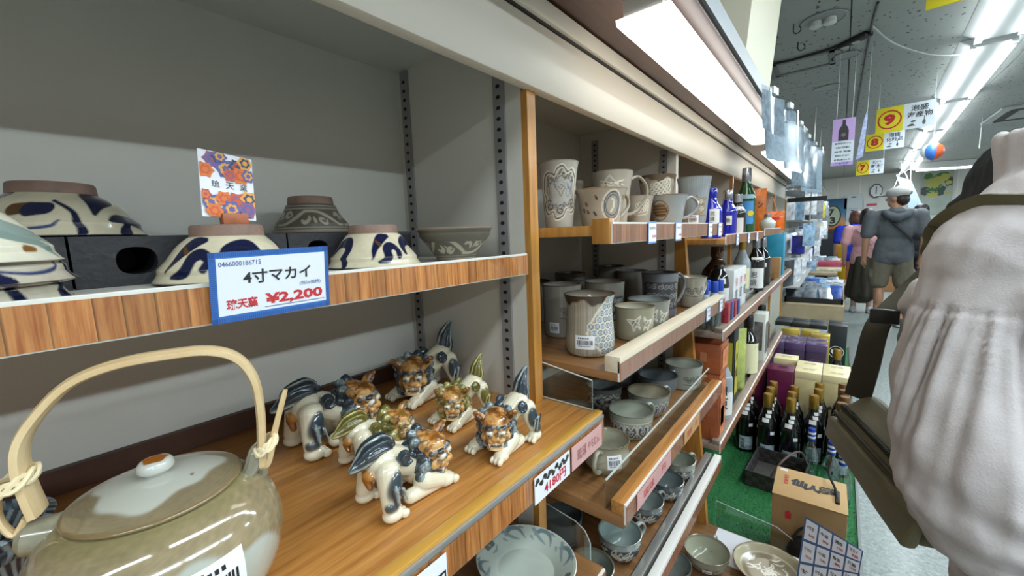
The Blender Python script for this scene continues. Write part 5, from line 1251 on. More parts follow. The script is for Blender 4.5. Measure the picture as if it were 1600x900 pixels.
# glass jar with a red box, near corner of the middle shelf
t = thing('glass_jar', 'clear glass tumbler with pale rim at the near end of the middle drinks shelf', 'jar', (-.288, 1.315, z), 0)
M_tum = clear('tumbler_glass', (.86, .92, .92), .18)
MB().lathe([(.019, 0), (.021, .002), (.022, .095), (.0205, .095), (.0195, .006), (.0003, .006)], 24).build('glass', M_tum, t)
for i in range(4):
    carton('sample_tin', 'small red and blue tin beside the tumbler, %s in its row' % ('first', 'second', 'third', 'fourth')[i], (-.266, 1.375 + i * .052, z + .014), .02, .032, .062 - .004 * i, (mat('red_blue_tin', '#a5303a', .4, var=.5, vscale=60), mat('navy_tin', '#2f4a86', .4, var=.4, vscale=60))[i % 2], group='small tins on the middle drinks shelf rail')
# lower drinks shelf
z = .6724
M_obox = mat('orange_brown_box', '#a4572e', .5, var=.3, vscale=25); M_obox2 = mat('orange_box_front', '#c9673a', .45, var=.4, vscale=30)
WT = mat('pale_print', '#d9c9b6', .5)
carton('gift_box', 'large upright orange-brown box at the near end of the lower drinks shelf', (-.320, 1.345, z), .115, .085, .215, M_obox, texts=[('f', '琉球', -.1, -.3, .03, .05, mat('faint_orange_print', '#b97a52', .5)), ('s', None, 0, 0, .18, .07, mat('orange_picture', '#d07b4a', .5, var=.6, vscale=30)), ('s', None, -.1, -.3, .06, .045, WT)])
carton('gift_box', 'flat orange-brown box lying on top of the upright orange box', (-.318, 1.350, z + .2164), .116, .10, .092, M_obox, texts=[('f', None, .15, .1, .03, .02, mat('faint_orange_print', '#b97a52', .5)), ('s', None, 0, 0, .06, .08, mat('orange_picture', '#d07b4a', .5, var=.6, vscale=30)), ('t', None, 0, 0, .08, .10, M_obox2)])
bottle('sake_bottle', 'pale bottle with white brushed label beside the orange boxes', (-.292, 1.485, z), .255, .033, mat('frosted_glass', '#8e979b', .35), M_silver, .4, (.10, .62, 1.0, M_lab, '山原'), rz=cyz(-.292, 1.48) + .4, group=GB)
carton('gift_box', 'tall black box with yellow-green label and black lettering', (-.318, 1.62, z), .085, .08, .315, mat('black_card', '#0f1012', .5), texts=[('s', None, .0, -.05, .20, .045, mat('yellow_green_label', '#b3a92c', .5)), ('f', None, .55, -.05, .20, .03, mat('yellow_green_label', '#b3a92c', .5)), ('s', '久米', 0, .2, .03, .035, M_ink), ('s', '仙', 0, -.15, .04, .035, M_ink)])
pouch('snack_bag', 'yellow-green bag with a small barcode beside the tall black box', (-.30, 1.77, z), .09, .26, .05, mat('yellow_green_bag', '#a9b35e', .4, var=.3, vscale=30), .9)
bottle('sake_bottle', 'dark-shouldered bottle with large cream label on the lower drinks shelf', (-.298, 2.02, z), .27, .040, M_dkg, M_blackcap, .4, (.06, .56, 1.3, M_labc, None), rz=cyz(-.298, 2.02) + .2, group=GB)
ph = carton('photo_box', 'white box with a framed photograph on its side, lower drinks shelf', (-.285, 2.27, z + .002), .055, .10, .24, mat('off_white_box', '#cfd0c4', .5), texts=[('s', None, 0, 0, .15, .07, mat('photo_grey', '#6d6765', .4, var=.7, vscale=35)), ('f', None, 0, .1, .14, .035, mat('photo_grey', '#6d6765', .4, var=.7, vscale=35))])
bottle('sake_bottle', 'dark rounded bottle beyond the photo box on the lower drinks shelf', (-.31, 2.50, z), .24, .042, M_amber, M_blackcap, .4, (.2, .5, .8, M_labc, None), rz=cyz(-.31, 2.5), group=GB)
# ------------------------------------------------------------------ low platform with artificial turf
ZT = .30
pl = thing('display_platform', 'low display platform with green artificial turf and metal edge', 'platform', (-.30, 2.9, 0))
MB().box(-.40, .395, -1.585, 1.40, .0, ZT - .012).build('plinth', mat('plinth_grey', '#8b8f8c', .6), pl)
MB().box(.396, .404, -1.585, 1.40, .0, ZT + .006).build('metal_edge', mat('satin_edge', '#6c706e', .3, metal=.7), pl)
turf = MB().box(-.40, .395, -1.585, 1.40, ZT - .012, ZT).build('turf', mat('turf_green', '#1d6a34', .8, var=.5, vscale=120, bump=.6, bscale=250), pl)
nb = 16000
bx = rng.uniform(-.40, .39, nb); by = rng.uniform(-1.58, -.35, nb); an = rng.uniform(0, 2 * PI, nb); hh = rng.uniform(.004, .008, nb)
V = np.zeros((nb, 3, 3)); w_ = .0012
V[:, 0] = np.stack([bx + w_ * np.cos(an), by + w_ * np.sin(an), np.full(nb, ZT)], 1); V[:, 1] = np.stack([bx - w_ * np.cos(an), by - w_ * np.sin(an), np.full(nb, ZT)], 1)
V[:, 2] = np.stack([bx + rng.normal(0, .003, nb), by + rng.normal(0, .003, nb), ZT + hh], 1)
gm = MB(); gm.v = [tuple(p) for p in V.reshape(-1, 3)]; gm.f = [(3 * i, 3 * i + 1, 3 * i + 2) for i in range(nb)]; gm.mi = [0] * nb
gm.build('grass_blade', mat('turf_blade', '#2f8a48', .7), turf, smooth=False)['kind'] = 'stuff'
MB().box(-.40, .396, -1.60, -1.586, .0, ZT + .004).build('front_board', M_walnut, pl)
acrylic('clear_screen', pl, [(-.262, 1.300, .3105), (.028, 1.300, .3105), (.028, 1.300, .388), (-.10, 1.300, .462), (-.262, 1.300, .478)], (0, .004, 0))
# black sake bottles
lab2 = [(.60, .655, -.30, .026, M_lab), (.665, .71, .05, .020, M_lab), (.72, .765, .30, .018, M_lab), (.42, .47, .45, .018, M_lab)]
b0 = bottle('black_sake_bottle', 'x', (-.300, 2.055, ZT), .300, .0385, M_dkg, M_gold, .40, (.05, .26, .75, M_labp, '菊の露'), lab2, rz=-1.30, group='black gold-capped bottles on the turf')
b0['label'] = 'leftmost front black gold-capped bottle, beside the lower drinks shelf'
spots = [(-.212, 2.020, 'second black gold-capped bottle of the front row from the shelf'), (-.127, 2.010, 'third black gold-capped bottle of the front row, behind the basket'), (-.052, 2.105, 'rightmost black gold-capped bottle of the front row, above the blue-capped pair'),
         (-.298, 2.145, 'black gold-capped bottle behind the leftmost one'), (-.213, 2.108, 'black gold-capped bottle behind the second one'), (-.131, 2.096, 'black gold-capped bottle behind the third one'),
         (-.212, 2.196, 'black gold-capped bottle in the back row, before the maroon box edge'), (-.128, 2.183, 'black gold-capped bottle in the back row, middle'), (-.040, 2.198, 'black gold-capped bottle in the back row, before the cream boxes'), (-.040, 2.287, 'farthest black gold-capped bottle, touching the cream boxes')]
for x, y, lb in spots: copy_tree(b0, (x, y, ZT), -1.3 + random.uniform(-.12, .12), lb)
d0 = bottle('brown_sake_bottle', 'brown bottle with gold-brown cap nearest the shoulder bag', (.040, 2.055, ZT), .305, .040, glass('brown_glass', '#1e120a'), mat('bronze_cap', '#7d5a35', .35, metal=.6), .40, (.05, .26, .7, M_labp, None), [(.66, .72, .2, .02, M_lab)], rz=-1.4, group='brown bottles on the turf')
for x, y, lb in ((.050, 2.140, 'brown bottle second from the shoulder bag, before the cream box'), (.048, 2.228, 'brown bottle third from the shoulder bag'), (.045, 2.316, 'farthest brown bottle against the cream box')): copy_tree(d0, (x, y, ZT), -1.4, lb)
# boxes behind the bottles
M_cream = mat('cream_carton', '#cdbf8d', .5, var=.08, vscale=20); M_creamlid = mat('cream_lid', '#dccf9f', .45)
c0 = carton('cream_box', 'cream carton with white seal, front right one behind the brown bottles', (.020, 2.440, ZT), .105, .100, .310, M_cream, lid=(.035, M_creamlid), texts=[('t', '古酒', 0, 0, .016, .05, mat('grey_gold_ink', '#8a7a4a', .5)), ('t', None, .0, .62, .012, .06, mat('white_seal', '#e6e2d0', .5))], group='cream cartons on the turf')
for x, y, lb in ((-.090, 2.440, 'cream carton beside the maroon box, front row'), (.020, 2.545, 'cream carton in the second row at the platform edge'), (-.090, 2.545, 'cream carton in the second row, middle'), (-.200, 2.630, 'cream carton in the back row behind the maroon boxes')): copy_tree(c0, (x, y, ZT), 0, lb)
M_mar = mat('maroon_carton', '#5c1238', .4, var=.1, vscale=20)
m0 = carton('maroon_box', 'maroon carton standing behind the black bottles', (-.200, 2.400, ZT), .108, .115, .315, M_mar, texts=[('t', None, .1, .2, .018, .04, mat('dark_maroon', '#3b0a22', .4)), ('f', None, 0, .2, .10, .06, mat('paler_maroon', '#6c1c46', .4))], group='maroon cartons on the turf')  # front panel in a slightly paler maroon than the carton
copy_tree(m0, (-.318, 2.455, ZT), 0, 'maroon carton next to the drinks shelf, behind the black bottles')
M_pur = mat('purple_carton', '#3c2a4d', .25, coat=.3)
p0 = carton('purple_box', 'glossy dark purple carton, front row left', (-.290, 3.02, ZT), .100, .110, .310, M_pur, lid=(.045, mat('purple_lid', '#54406a', .2, coat=.4)), texts=[('f', None, 0, .25, .06, .05, mat('purple_print', '#55406a', .3))], group='purple cartons on the turf')
for x, y, lb in ((-.185, 3.02, 'glossy dark purple carton, front row middle'), (-.080, 3.03, 'glossy dark purple carton, front row right, by the gold-capped bottle'), (-.290, 3.135, 'glossy dark purple carton, second row left'), (-.185, 3.135, 'glossy dark purple carton, second row middle'), (-.080, 3.145, 'glossy dark purple carton, second row right')): copy_tree(p0, (x, y, ZT), 0, lb)
for i, (x, y) in enumerate(((-.24, 3.30), (-.13, 3.30), (-.07, 3.21))):
    carton('gold_pack', 'gold foil pack, %s behind the purple cartons' % ('left one', 'middle one', 'right one')[i], (x, y + .05, ZT), .10, .08, .322, M_goldtop, group='gold packs on the turf')
bottle('black_sake_bottle', 'single black bottle with tall gold neck beside the purple cartons', (.020, 2.96, ZT), .305, .041, M_dkg, M_gold, .42, (.1, .4, .8, M_lab, '古酒'), rz=-1.4)
pouch('snack_bag', 'clear bag of dark goods beside the single gold-necked bottle', (.075, 3.02, ZT), .05, .20, .04, mat('greenish_pack', '#5a5f4c', .3, var=.6, vscale=40))
M_whb = mat('silver_white_carton', '#aab0b4', .4); M_blk = mat('charcoal_carton', '#1c1f22', .45)
w0 = carton('pale_box', 'pale grey carton with dark lid band, left front of its block', (-.31, 3.72, ZT), .105, .10, .300, M_whb, lid=(.03, M_blk), texts=[('f', None, 0, 0, .12, .02, mat('grey_print', '#8a9096', .4))], group='pale cartons on the turf')
for i, (x, y) in enumerate(((-.20, 3.70), (-.095, 3.70), (-.31, 3.83), (-.20, 3.81), (-.095, 3.81))):
    copy_tree(w0, (x, y, ZT), 0, ['pale grey carton with dark lid band, front middle of its block', 'pale grey carton with dark lid band, front right of its block', 'pale grey carton with dark lid band, back left of its block', 'pale grey carton with dark lid band, back middle of its block', 'pale grey carton with dark lid band, back right of its block'][i])
k0 = carton('black_box', 'black carton with round white bird crest at the platform edge', (.018, 3.74, ZT), .108, .10, .300, M_blk, group='black cartons on the turf')
copy_tree(k0, (.018, 3.85, ZT), 0, 'black carton behind the one with the white crest')
cr_ = MB()
for r0, r1 in ((.040, .044),):
    for i in range(24):
        a, b = 2 * PI * i / 24, 2 * PI * (i + 1) / 24
        cr_.poly([(r0 * math.cos(a), -.0525, .105 + r0 * math.sin(a)), (r1 * math.cos(a), -.0525, .105 + r1 * math.sin(a)), (r1 * math.cos(b), -.0525, .105 + r1 * math.sin(b)), (r0 * math.cos(b), -.0525, .105 + r0 * math.sin(b))])
for sx in (-1, 1):
    cr_.poly([(sx * .004, -.0527, .075), (sx * .018, -.0527, .085), (sx * .032, -.0527, .105), (sx * .026, -.0527, .125), (sx * .012, -.0527, .112), (sx * .004, -.0527, .13)])
cr_.build('white_crest', M_lab, k0, smooth=False)
# woven basket with a handle
t = thing('woven_basket', 'black woven tray basket with arched cane handle on the turf', 'basket', (-.150, 1.855, ZT), -.06)
M_bask = mat('black_woven_cane', '#2a2725', .6, bump=.4, bscale=200)
W_, D_, Hh = .185, .225, .062
for (a, b, c_, d_) in ((-W_ / 2, W_ / 2, -D_ / 2, -D_ / 2 + .005), (-W_ / 2, W_ / 2, D_ / 2 - .005, D_ / 2), (-W_ / 2, -W_ / 2 + .005, -D_ / 2, D_ / 2), (W_ / 2 - .005, W_ / 2, -D_ / 2, D_ / 2)):
    wll = MB().box(a, b, c_, d_, .001, Hh).build('side_panel', M_bask, t)
    n = 8; hz = b - a > .01
    for j in range(3):
        for i in range(n):
            if (i + j) % 2: continue
            f0, f1 = i / n, (i + 1) / n
            if hz: m_ = MB().box(a + (b - a) * f0, a + (b - a) * f1, c_ - .0012, d_ + .0012, .004 + j * .019, .021 + j * .019)
            else: m_ = MB().box(a - .0012, b + .0012, c_ + (d_ - c_) * f0, c_ + (d_ - c_) * f1, .004 + j * .019, .021 + j * .019)
            m_.build('woven_strip', mat('dark_cane_strip', '#37332f', .55), wll, bev=.0006, seg=1)
MB().box(-W_ / 2, W_ / 2, -D_ / 2, D_ / 2, .0005, .004).build('base', mat('basket_base', '#4a4642', .7, var=.3, vscale=60), t)
MB().tube([(-W_ / 2, -D_ / 2, Hh), (W_ / 2, -D_ / 2, Hh), (W_ / 2, D_ / 2, Hh), (-W_ / 2, D_ / 2, Hh)], .0045, 8, closed=True).build('rim', M_bask, t)
MB().tube(spline([(-.01, -D_ / 2 + .01, Hh - .01), (.02, -.08, .12), (.05, 0, .135), (.07, .07, .11), (W_ / 2, D_ / 2 - .03, Hh - .01)], 5), .0042, 8).build('handle', mat('brown_cane', '#54433a', .6), t)
tag(MB().ell((0, 0, .026), (.058, .036, .024), None, 18, 12).build('purple_sweet_potato', mat('purple_skin', '#5a3aa8', .45, var=.15, vscale=60), loc=(-.088, 1.80, ZT + .0045)), 'bright purple sweet potato lying in the woven basket', 'sweet potato')
# clear bottles with blue striped caps
for i, (x, y) in enumerate(((-.050, 1.985), (.016, 1.90), (.050, 1.835))):
    t = thing('clear_bottle', ['slim clear bottle with blue and white striped cap, nearest the black bottles', 'slim clear bottle with blue and white striped cap, middle of three', 'slim clear bottle nearest the metal edge, cap partly under the bag'][i], 'bottle', (x, y, ZT + .0004), 0, 'blue-striped clear bottles')
    MB().lathe([(.026, 0), (.029, .004), (.029, .09), (.022, .115), (.011, .14), (.0105, .15)], 20).build('glass_body', M_tum, t)
    cp = MB().lathe([(.0125, .146), (.0130, .148), (.0130, .196), (.0115, .199), (.0003, .199)], 18).build('cap', mat('deep_blue_cap', '#1a3a9c', .3), t)
    for q in range(2): MB().lathe([(.0132, .158 + q * .018), (.0136, .159 + q * .018), (.0136, .166 + q * .018), (.0132, .167 + q * .018)], 18).build('white_band', M_lab, cp)
# cardboard box with brush lettering
M_kraft = mat('kraft_carton', '#a98455', .7, var=.08, vscale=30); M_krafttop = mat('kraft_carton_lid', '#c09c68', .7, var=.06, vscale=30)
t = thing('cardboard_box', 'kraft cardboard box with black brush lettering and cord handle on the turf', 'box', (-.033, 1.408, ZT), .02)
w, d, h = .172, .165, .252
b = MB().box(-w / 2, w / 2, -d / 2, d / 2, 0, h - .002).build('carton_body', M_kraft, t, bev=.002)
top = MB().box(-w / 2 - .001, w / 2 + .001, -d / 2 - .001, d / 2 + .001, h - .002, h + .001).build('lid', M_krafttop, t, bev=.001)
for tx, (px_, py_), hh_, ww, m_ in (('仙人掌', (.012, .005), .050, .115, mat('brush_ink', '#27292c', .6)), ('琉球泡盛', (-.058, .010), .020, .0, M_red)):
    q = MB()
    if ww: 
        for i, c_ in enumerate(tx): q.text(c_, (px_ - .038 + i * .034, py_ + (.006, -.004, .004)[i], h + .0016), (1, -.12 + .1 * i, 0), (.1, 1, 0), .040, .042, .07)
    else:
        for i, c_ in enumerate(tx): q.text(c_, (px_, py_ + .025 - i * .014, h + .0016), (1, 0, 0), (0, 1, 0), .012, None, .03)
    q.build('lettering', m_, top, smooth=False)
MB().poly([(-.078, .062, h + .0016), (-.058, .062, h + .0016), (-.058, .076, h + .0016), (-.078, .076, h + .0016)]).build('white_sticker', M_lab, top, smooth=False)
q = MB(); q.poly([(-.055, -d / 2 - .0012, .20), (-.045, -d / 2 - .0012, .212), (-.035, -d / 2 - .0012, .20), (-.038, -d / 2 - .0012, .20), (-.038, -d / 2 - .0012, .186), (-.052, -d / 2 - .0012, .186), (-.052, -d / 2 - .0012, .20)]); q.build('red_house_mark', M_red, b, smooth=False)
MB().tube(spline([(.066, -.035, h + .004), (.063, .0, h + .006), (.060, .03, h + .006), (.045, .060, h + .03), (.05, .10, h + .05)], 4), .0035, 8).build('cord_handle', mat('black_cord', '#16150f', .6), t)
MB().box(.060, .070, -.045, .02, h + .0005, h + .007).build('cord_grip', mat('black_cord', '#16150f', .6), t, bev=.002)
# dark hanging net with handle in front of the box
t = thing('cloth_pouch', 'dark patterned drawstring pouch in front of the cardboard box', 'pouch', (-.030, 1.305, ZT), 0)
l = Lumps(); l.e((0, 0, .09), (.047, .015, .075), '#2c2621'); l.e((0, 0, .04), (.05, .015, .04), '#40372d'); l.build('bag', .005, mat('dark_pouch_cloth', '#ffffff', .7, attr='Col', var=.5, vscale=90), t)
MB().tube(spline([(-.03, -.004, .15), (-.012, -.004, .185), (.012, -.004, .19), (.034, -.004, .15)], 5), .004, 8).build('strap', mat('black_cord', '#16150f', .6), t)
# sheet of price cards leaning at the corner of the lowest shelf
t = thing('price_sheet', 'blue sheet of many white price tickets leaning at the platform corner', 'price sheet', (0, 0, 0))
P = [Vector(at_y(1258, 806, 1.21)), Vector(at_y(1349, 861, 1.19)), Vector(at_y(1339, 915, 1.155)), Vector(at_y(1243, 915, 1.14))]
o = (P[3] + P[2]) / 2; t.location = o; P = [p - o for p in P]
nrm = (P[1] - P[0]).cross(P[3] - P[0]).normalized()
if nrm.y > 0: nrm = -nrm
def SP(u_, v_, e=0): return tuple((P[0] * (1 - u_) + P[1] * u_) * (1 - v_) + (P[3] * (1 - u_) + P[2] * u_) * v_ + nrm * e)
sh = MB(); sh.prism([SP(0, 0), SP(1, 0), SP(1, 1), SP(0, 1)], nrm * -.001); sho = sh.build('sheet', mat('sheet_blue', '#3f6092', .4), t, smooth=False)
names = ['4寸丼', '中皿', '湯呑', 'マカイ', 'カラカラ', '小皿', '角皿', '茶碗', '丼', '6寸皿', '徳利', 'おちょこ']
for r_ in range(3):
    for c_ in range(4):
        u0, u1 = .03 + c_ * .245, .03 + c_ * .245 + .215; v0, v1 = .03 + r_ * .33, .03 + r_ * .33 + .29
        k_ = MB().poly([SP(u0, v0, .0006), SP(u1, v0, .0006), SP(u1, v1, .0006), SP(u0, v1, .0006)]).build('ticket', M_card, sho, smooth=False)
rt, upv = (P[1] - P[0]), (P[0] - P[3])
q, q2 = MB(), MB()
for r_ in range(3):
    for c_ in range(4):
        uc, vc = .03 + c_ * .245 + .107, .03 + r_ * .33
        q.text(names[r_ * 4 + c_], SP(uc - .01, vc + .10, .0012), rt, upv, .008, .016, .02); q2.text(str(660 + 110 * ((r_ * 5 + c_ * 3) % 9)), SP(uc + .02, vc + .21, .0012), rt, upv, .006, .012, .03)
q.build('lettering', M_ink, t, smooth=False)['kind'] = 'stuff'; q2.build('price_lettering', M_red, t, smooth=False)['kind'] = 'stuff'
ORD = ['first', 'second', 'third', 'fourth', 'fifth', 'sixth', 'seventh', 'eighth', 'ninth', 'tenth', 'eleventh', 'twelfth', 'thirteenth', 'fourteenth', 'fifteenth', 'sixteenth', 'seventeenth']
# ------------------------------------------------------------------ ceiling fittings
M_tube = mat('lit_tube', '#ffffff', .4, emit=(.90, .97, 1.0), es=7.0)
M_tray = mat('lamp_tray_white', '#dfe3e3', .4)
def ceiling_lamp(label, x, y, L_, rz=0, group='ceiling tube lamps over the aisle'):
    t = thing('ceiling_lamp', label, 'lamp', (x, y, CEIL), rz, group)
    m = MB(); m.hexa([(-.07, 0, -.055), (.07, 0, -.055), (.07, L_, -.055), (-.07, L_, -.055)], [(-.15, 0, -.002), (.15, 0, -.002), (.15, L_, -.002), (-.15, L_, -.002)]); m.build('tray', M_tray, t)
    for sx in (-1, 1):
        MB().cyl((sx * .085, .03, -.062), (sx * .085, L_ - .03, -.062), .016, 12).build('tube', M_tube, t)
        for yy in (.012, L_ - .03): MB().box(sx * .085 - .014, sx * .085 + .014, yy, yy + .02, -.078, -.03).build('socket', M_tray, t)
a = math.atan2(1.09 - .62, 10.2)
# centre line follows the row seen in the photograph
for i in range(7):
    y = .7 + i * 1.62 ; x = .50 + .043 * y
    ceiling_lamp('twin-tube ceiling lamp, %s in the row over the aisle' % ('behind the viewer' if i == 0 else ('nearest', 'second', 'third', 'fourth', 'fifth', 'farthest')[i - 1]), x, y, 1.5, -.043)
for i in range(4):
    ceiling_lamp('twin-tube ceiling lamp of the next aisle, number %s from the front' % ('one', 'two', 'three', 'four')[i], 2.75, -1.2 + i * 1.9, 1.7, 0, 'ceiling tube lamps over the next aisle')
t = thing('ceiling_lamp', 'short bright tube lamp fixed crosswise near the far wall', 'lamp', (1.05, 11.3, CEIL - .12), -1.2)
MB().box(-.05, .05, 0, .9, 0, .119).build('tray', M_tray, t); MB().cyl((0, .03, -.018), (0, .87, -.018), .018, 10).build('tube', M_tube, t)
M_dark = mat('dark_recess', '#2a2c2a', .6)
def downlight(label, x, y, r, cups=False):
    t = thing('ceiling_downlight', label, 'downlight', (x, y, CEIL))
    MB().lathe([(r * 1.15, -.004), (r * 1.12, -.008), (r, -.008), (r * .98, -.001)], 28).build('ring', mat('grey_ring', '#8f9593', .4), t)
    MB().lathe([(r * .98, -.002), (.0004, -.0022)], 28).build('recess', M_dark, t)
    if cups:
        for sx in (-.35, .3): MB().lathe([(.028, -.004), (.030, -.03), (.02, -.036), (.0004, -.036)], 14, (sx * r, 0, 0)).build('bulb', mat('frosted_bulb', '#c9cdc9', .3), t)
downlight('round recessed downlight with two bulbs near the pillar', *at_z(1287, 30, CEIL)[:2], .095, True)
downlight('dark oval ceiling recess beyond the access panel', *at_z(1293, 137, CEIL)[:2], .085)
downlight('pale round ceiling plate beside the access panel', *at_z(1322, 86, CEIL)[:2], .07)
p = [at_z(1203, 98, CEIL), at_z(1303, 77, CEIL), at_z(1307, 100, CEIL), at_z(1208, 124, CEIL)]
x0, x1 = p[0][0], (p[1][0] + p[2][0]) / 2; y0, y1 = min(q[1] for q in p) + .05, max(q[1] for q in p) - .05
t = thing('access_panel', 'square access panel with grey frame in the ceiling near the pillar', 'ceiling panel', ((x0 + x1) / 2, (y0 + y1) / 2, CEIL))
w, d = (x1 - x0) / 2, (y1 - y0) / 2
for a_, b_, c_, e_ in ((-w, w, -d, -d + .03), (-w, w, d - .03, d), (-w, -w + .03, -d, d), (w - .03, w, -d, d)): MB().box(a_, b_, c_, e_, -.008, 0).build('frame_bar', mat('panel_frame_grey', '#6f7572', .5), t)
# air conditioner
ax, ay = at_z(1585, 175, CEIL)[:2]
t = thing('ceiling_vent', 'square ceiling air conditioner outlet at the right edge', 'air conditioner', (ax + .25, ay, CEIL))
MB().box(-.42, .42, -.42, .42, -.03, -.0005).build('grille_plate', mat('vent_plate', '#9fa4a2', .5), t, bev=.01)
for k in (-1, 1):
    MB().box(-.34, .34, k * .31 - .04, k * .31 + .04, -.034, -.03).build('slot', M_dark, t); MB().box(k * .31 - .04, k * .31 + .04, -.26, .26, -.034, -.03).build('slot', M_dark, t)
# cables
def cable(name, label, pts, r, m): return tag(MB().tube(spline(pts, 5), r, 6).build(name, m), label, 'cable')
M_cab = mat('black_cable', '#1c1e1e', .5)
Cz = lambda px, py, dz=.012: (*at_z(px, py, CEIL)[:2], CEIL - dz)
cable('power_cable', 'black cable crossing the ceiling from the pillar to the junction', [Cz(1203, 125), Cz(1205, 100), Cz(1240, 90), Cz(1290, 75), Cz(1318, 66)], .008, M_cab)
cable('power_cable', 'thin pale cable sagging along the ceiling to the tube lamps', [Cz(1363, 37), Cz(1400, 55, .05), Cz(1460, 68, .07), Cz(1516, 70, .06)], .005, mat('grey_cable', '#9aa09c', .5))
cable('power_cable', 'black cable running down the ceiling joint from the junction', [Cz(1372, 0), Cz(1362, 38), Cz(1352, 90), Cz(1340, 160), Cz(1335, 190)], .007, M_cab)
t = thing('plug_strip', 'black plug adapter with two sockets on the ceiling cable', 'plug adapter', Cz(1333, 60, .03), math.atan2(Cz(1350, 50)[1] - Cz(1318, 66)[1], Cz(1350, 50)[0] - Cz(1318, 66)[0]))
MB().box(-.10, .10, -.03, .03, 0, .028).build('housing', mat('black_rubber', '#141616', .5), t, bev=.008)
for sx in (-.05, .02): MB().lathe([(.022, -.002), (.019, -.005), (.0004, -.005)], 16, (sx, 0, 0)).build('socket', mat('pale_socket', '#a9adaa', .5), t)
def hook(px, py): 
    x, y, z = Cz(px, py, 0)
    return MB().tube([(x, y, CEIL), (x, y, CEIL - .035)] + [(x + .018 - .018 * math.cos(k * .6), y, CEIL - .035 - .018 * math.sin(k * .6)) for k in range(8)], .003, 6).build('ceiling_hook', M_cab)
for i, q in enumerate(((1240, 38), (1247, 66))): tag(hook(*q), ('small black hook in the ceiling beside the bulb downlight', 'small black hook in the ceiling above the black cable')[i], 'hook')
# hanging number signs
M_yel = mat('sign_yellow', '#d3c81c', .5); M_sred = mat('sign_red', '#b01f24', .5); M_sw = mat('sign_white', '#ccd6de', .5); M_sk = mat('sign_black', '#25262c', .5)
def aisle_sign(num, l1, l2, x, y, z, w, h, rz, pic=True):
    t = thing('aisle_sign', {'9': 'largest and nearest hanging sign, red circled 9 on yellow beside black writing', '8': 'middle hanging sign, red circled 8 on yellow, just below the nearest one', '7': 'smallest and farthest hanging sign, red circled 7 on yellow'}[num], 'sign', (x, y, z), rz)
    b = MB().box(-w / 2, w / 2, -.003, .003, -h / 2, h / 2).build('sign_board', M_sw, t, smooth=False)
    MB().box(-w / 2 - .0005, -.02 * w, -.0036, .0036, -h / 2 - .0005, h / 2 + .0005).build('yellow_half', M_yel, b, smooth=False)
    R = MB(); n = 32; cx = -.26 * w; rx, rz_ = .205 * w, .36 * h
    for i in range(n):
        a, c = 2 * PI * i / n, 2 * PI * (i + 1) / n
        f = lambda q, k: (cx + rx * k * math.cos(q), -.0042, rz_ * k * math.sin(q))
        R.poly([f(a, .9), f(c, .9), f(c, 1.04), f(a, 1.04)])
    R.build('red_ring', M_sred, b, smooth=False)
    MB().text(num, (cx, -.0044, 0), (1, 0, 0), (0, 0, 1), h * .44, w * .21, .06).build('number', M_sred, b, smooth=False)
    q = MB(); q.text(l1, (.24 * w, -.0044, h * .29), (1, 0, 0), (0, 0, 1), h * .23, w * .29, .02); q.text(l2, (.25 * w, -.0044, h * .03), (1, 0, 0), (0, 0, 1), h * .23, w * .42, .02)
    q.build('lettering', M_sk, b, smooth=False)
    if pic:
        g = MB(); g.poly([(.33 * w + .028 * w * math.cos(a), -.0044, -h * .30 + .10 * h * math.sin(a)) for a in [k * PI / 6 for k in range(12)]]); g.poly([(.322 * w, -.0044, -h * .24), (.338 * w, -.0044, -h * .24), (.336 * w, -.0044, -h * .06), (.324 * w, -.0044, -h * .06)])
        g.poly([(.05 * w, -.0044, -h * .40), (.20 * w, -.0044, -h * .40), (.14 * w, -.0044, -h * .30), (.09 * w, -.0044, -h * .32)]); g.poly([(.15 * w + .045 * w * math.cos(a), -.0043, -h * .22 + .04 * h * math.sin(a)) for a in [k * PI / 6 for k in range(12)]])
        g.build('small_picture', mat('sign_olive', '#4d5540', .5), b, smooth=False)
    for sx in (-.47, .47): MB().tube([(sx * w, 0, h / 2), (sx * w, 0, CEIL - z)], .0022, 5).build('hanging_string', mat('clear_string', '#b9c0c0', .3), t)
    return t
aisle_sign('9', '泡盛', '海産物', .345, 4.60, 2.155, .340, .195, -.16)
aisle_sign('8', '泡盛', '化粧品', .325, 6.3, 2.235, .32, .185, -.10)
aisle_sign('7', '海ぶどう', '乾麺', .275, 8.0, 2.135, .30, .205, -.10)
t = thing('yellow_sign', 'yellow-green hanging sign cut off by the top edge', 'sign', (.36, 2.80, 2.36), -.1)
MB().box(-.11, .20, -.003, .003, -.06, .085).build('sign_board', M_yel, t, smooth=False)
for sx in (-.09, .18): MB().tube([(sx, 0, .085), (sx, 0, CEIL - 2.36)], .002, 5).build('hanging_string', MATS['clear_string'], t)
# purple bottle poster
t = thing('bottle_poster', 'hanging lilac poster with a black bottle above rows of writing', 'poster', (-.022, 3.5, 1.86), .12)
w, h = .115, .295
b = MB().box(-w / 2, w / 2, -.001, .001, -h / 2, h / 2).build('sheet', mat('lilac_paper', '#b79ad0', .5), t, smooth=False)
MB().box(-w / 2 + .002, w / 2 - .002, -.0016, -.001, -h * .42, h * .02).build('white_panel', M_sw, b, smooth=False)
g = MB(); g.poly([(x * .026, -.0018, .035 + z_ * .10) for x, z_ in ((-1, -.25), (1, -.25), (1, .35), (.8, .55), (.35, .75), (.3, 1.05), (-.3, 1.05), (-.35, .75), (-.8, .55), (-1, .35))]); g.build('printed_bottle', mat('poster_black', '#1b1720', .5), b, smooth=False)
g = MB(); g.poly([(.012 * math.cos(a), -.0020, .045 + .012 * math.sin(a)) for a in [k * PI / 8 for k in range(16)]]); g.build('printed_label', mat('poster_grey', '#5d5864', .5), b, smooth=False)
q = MB()
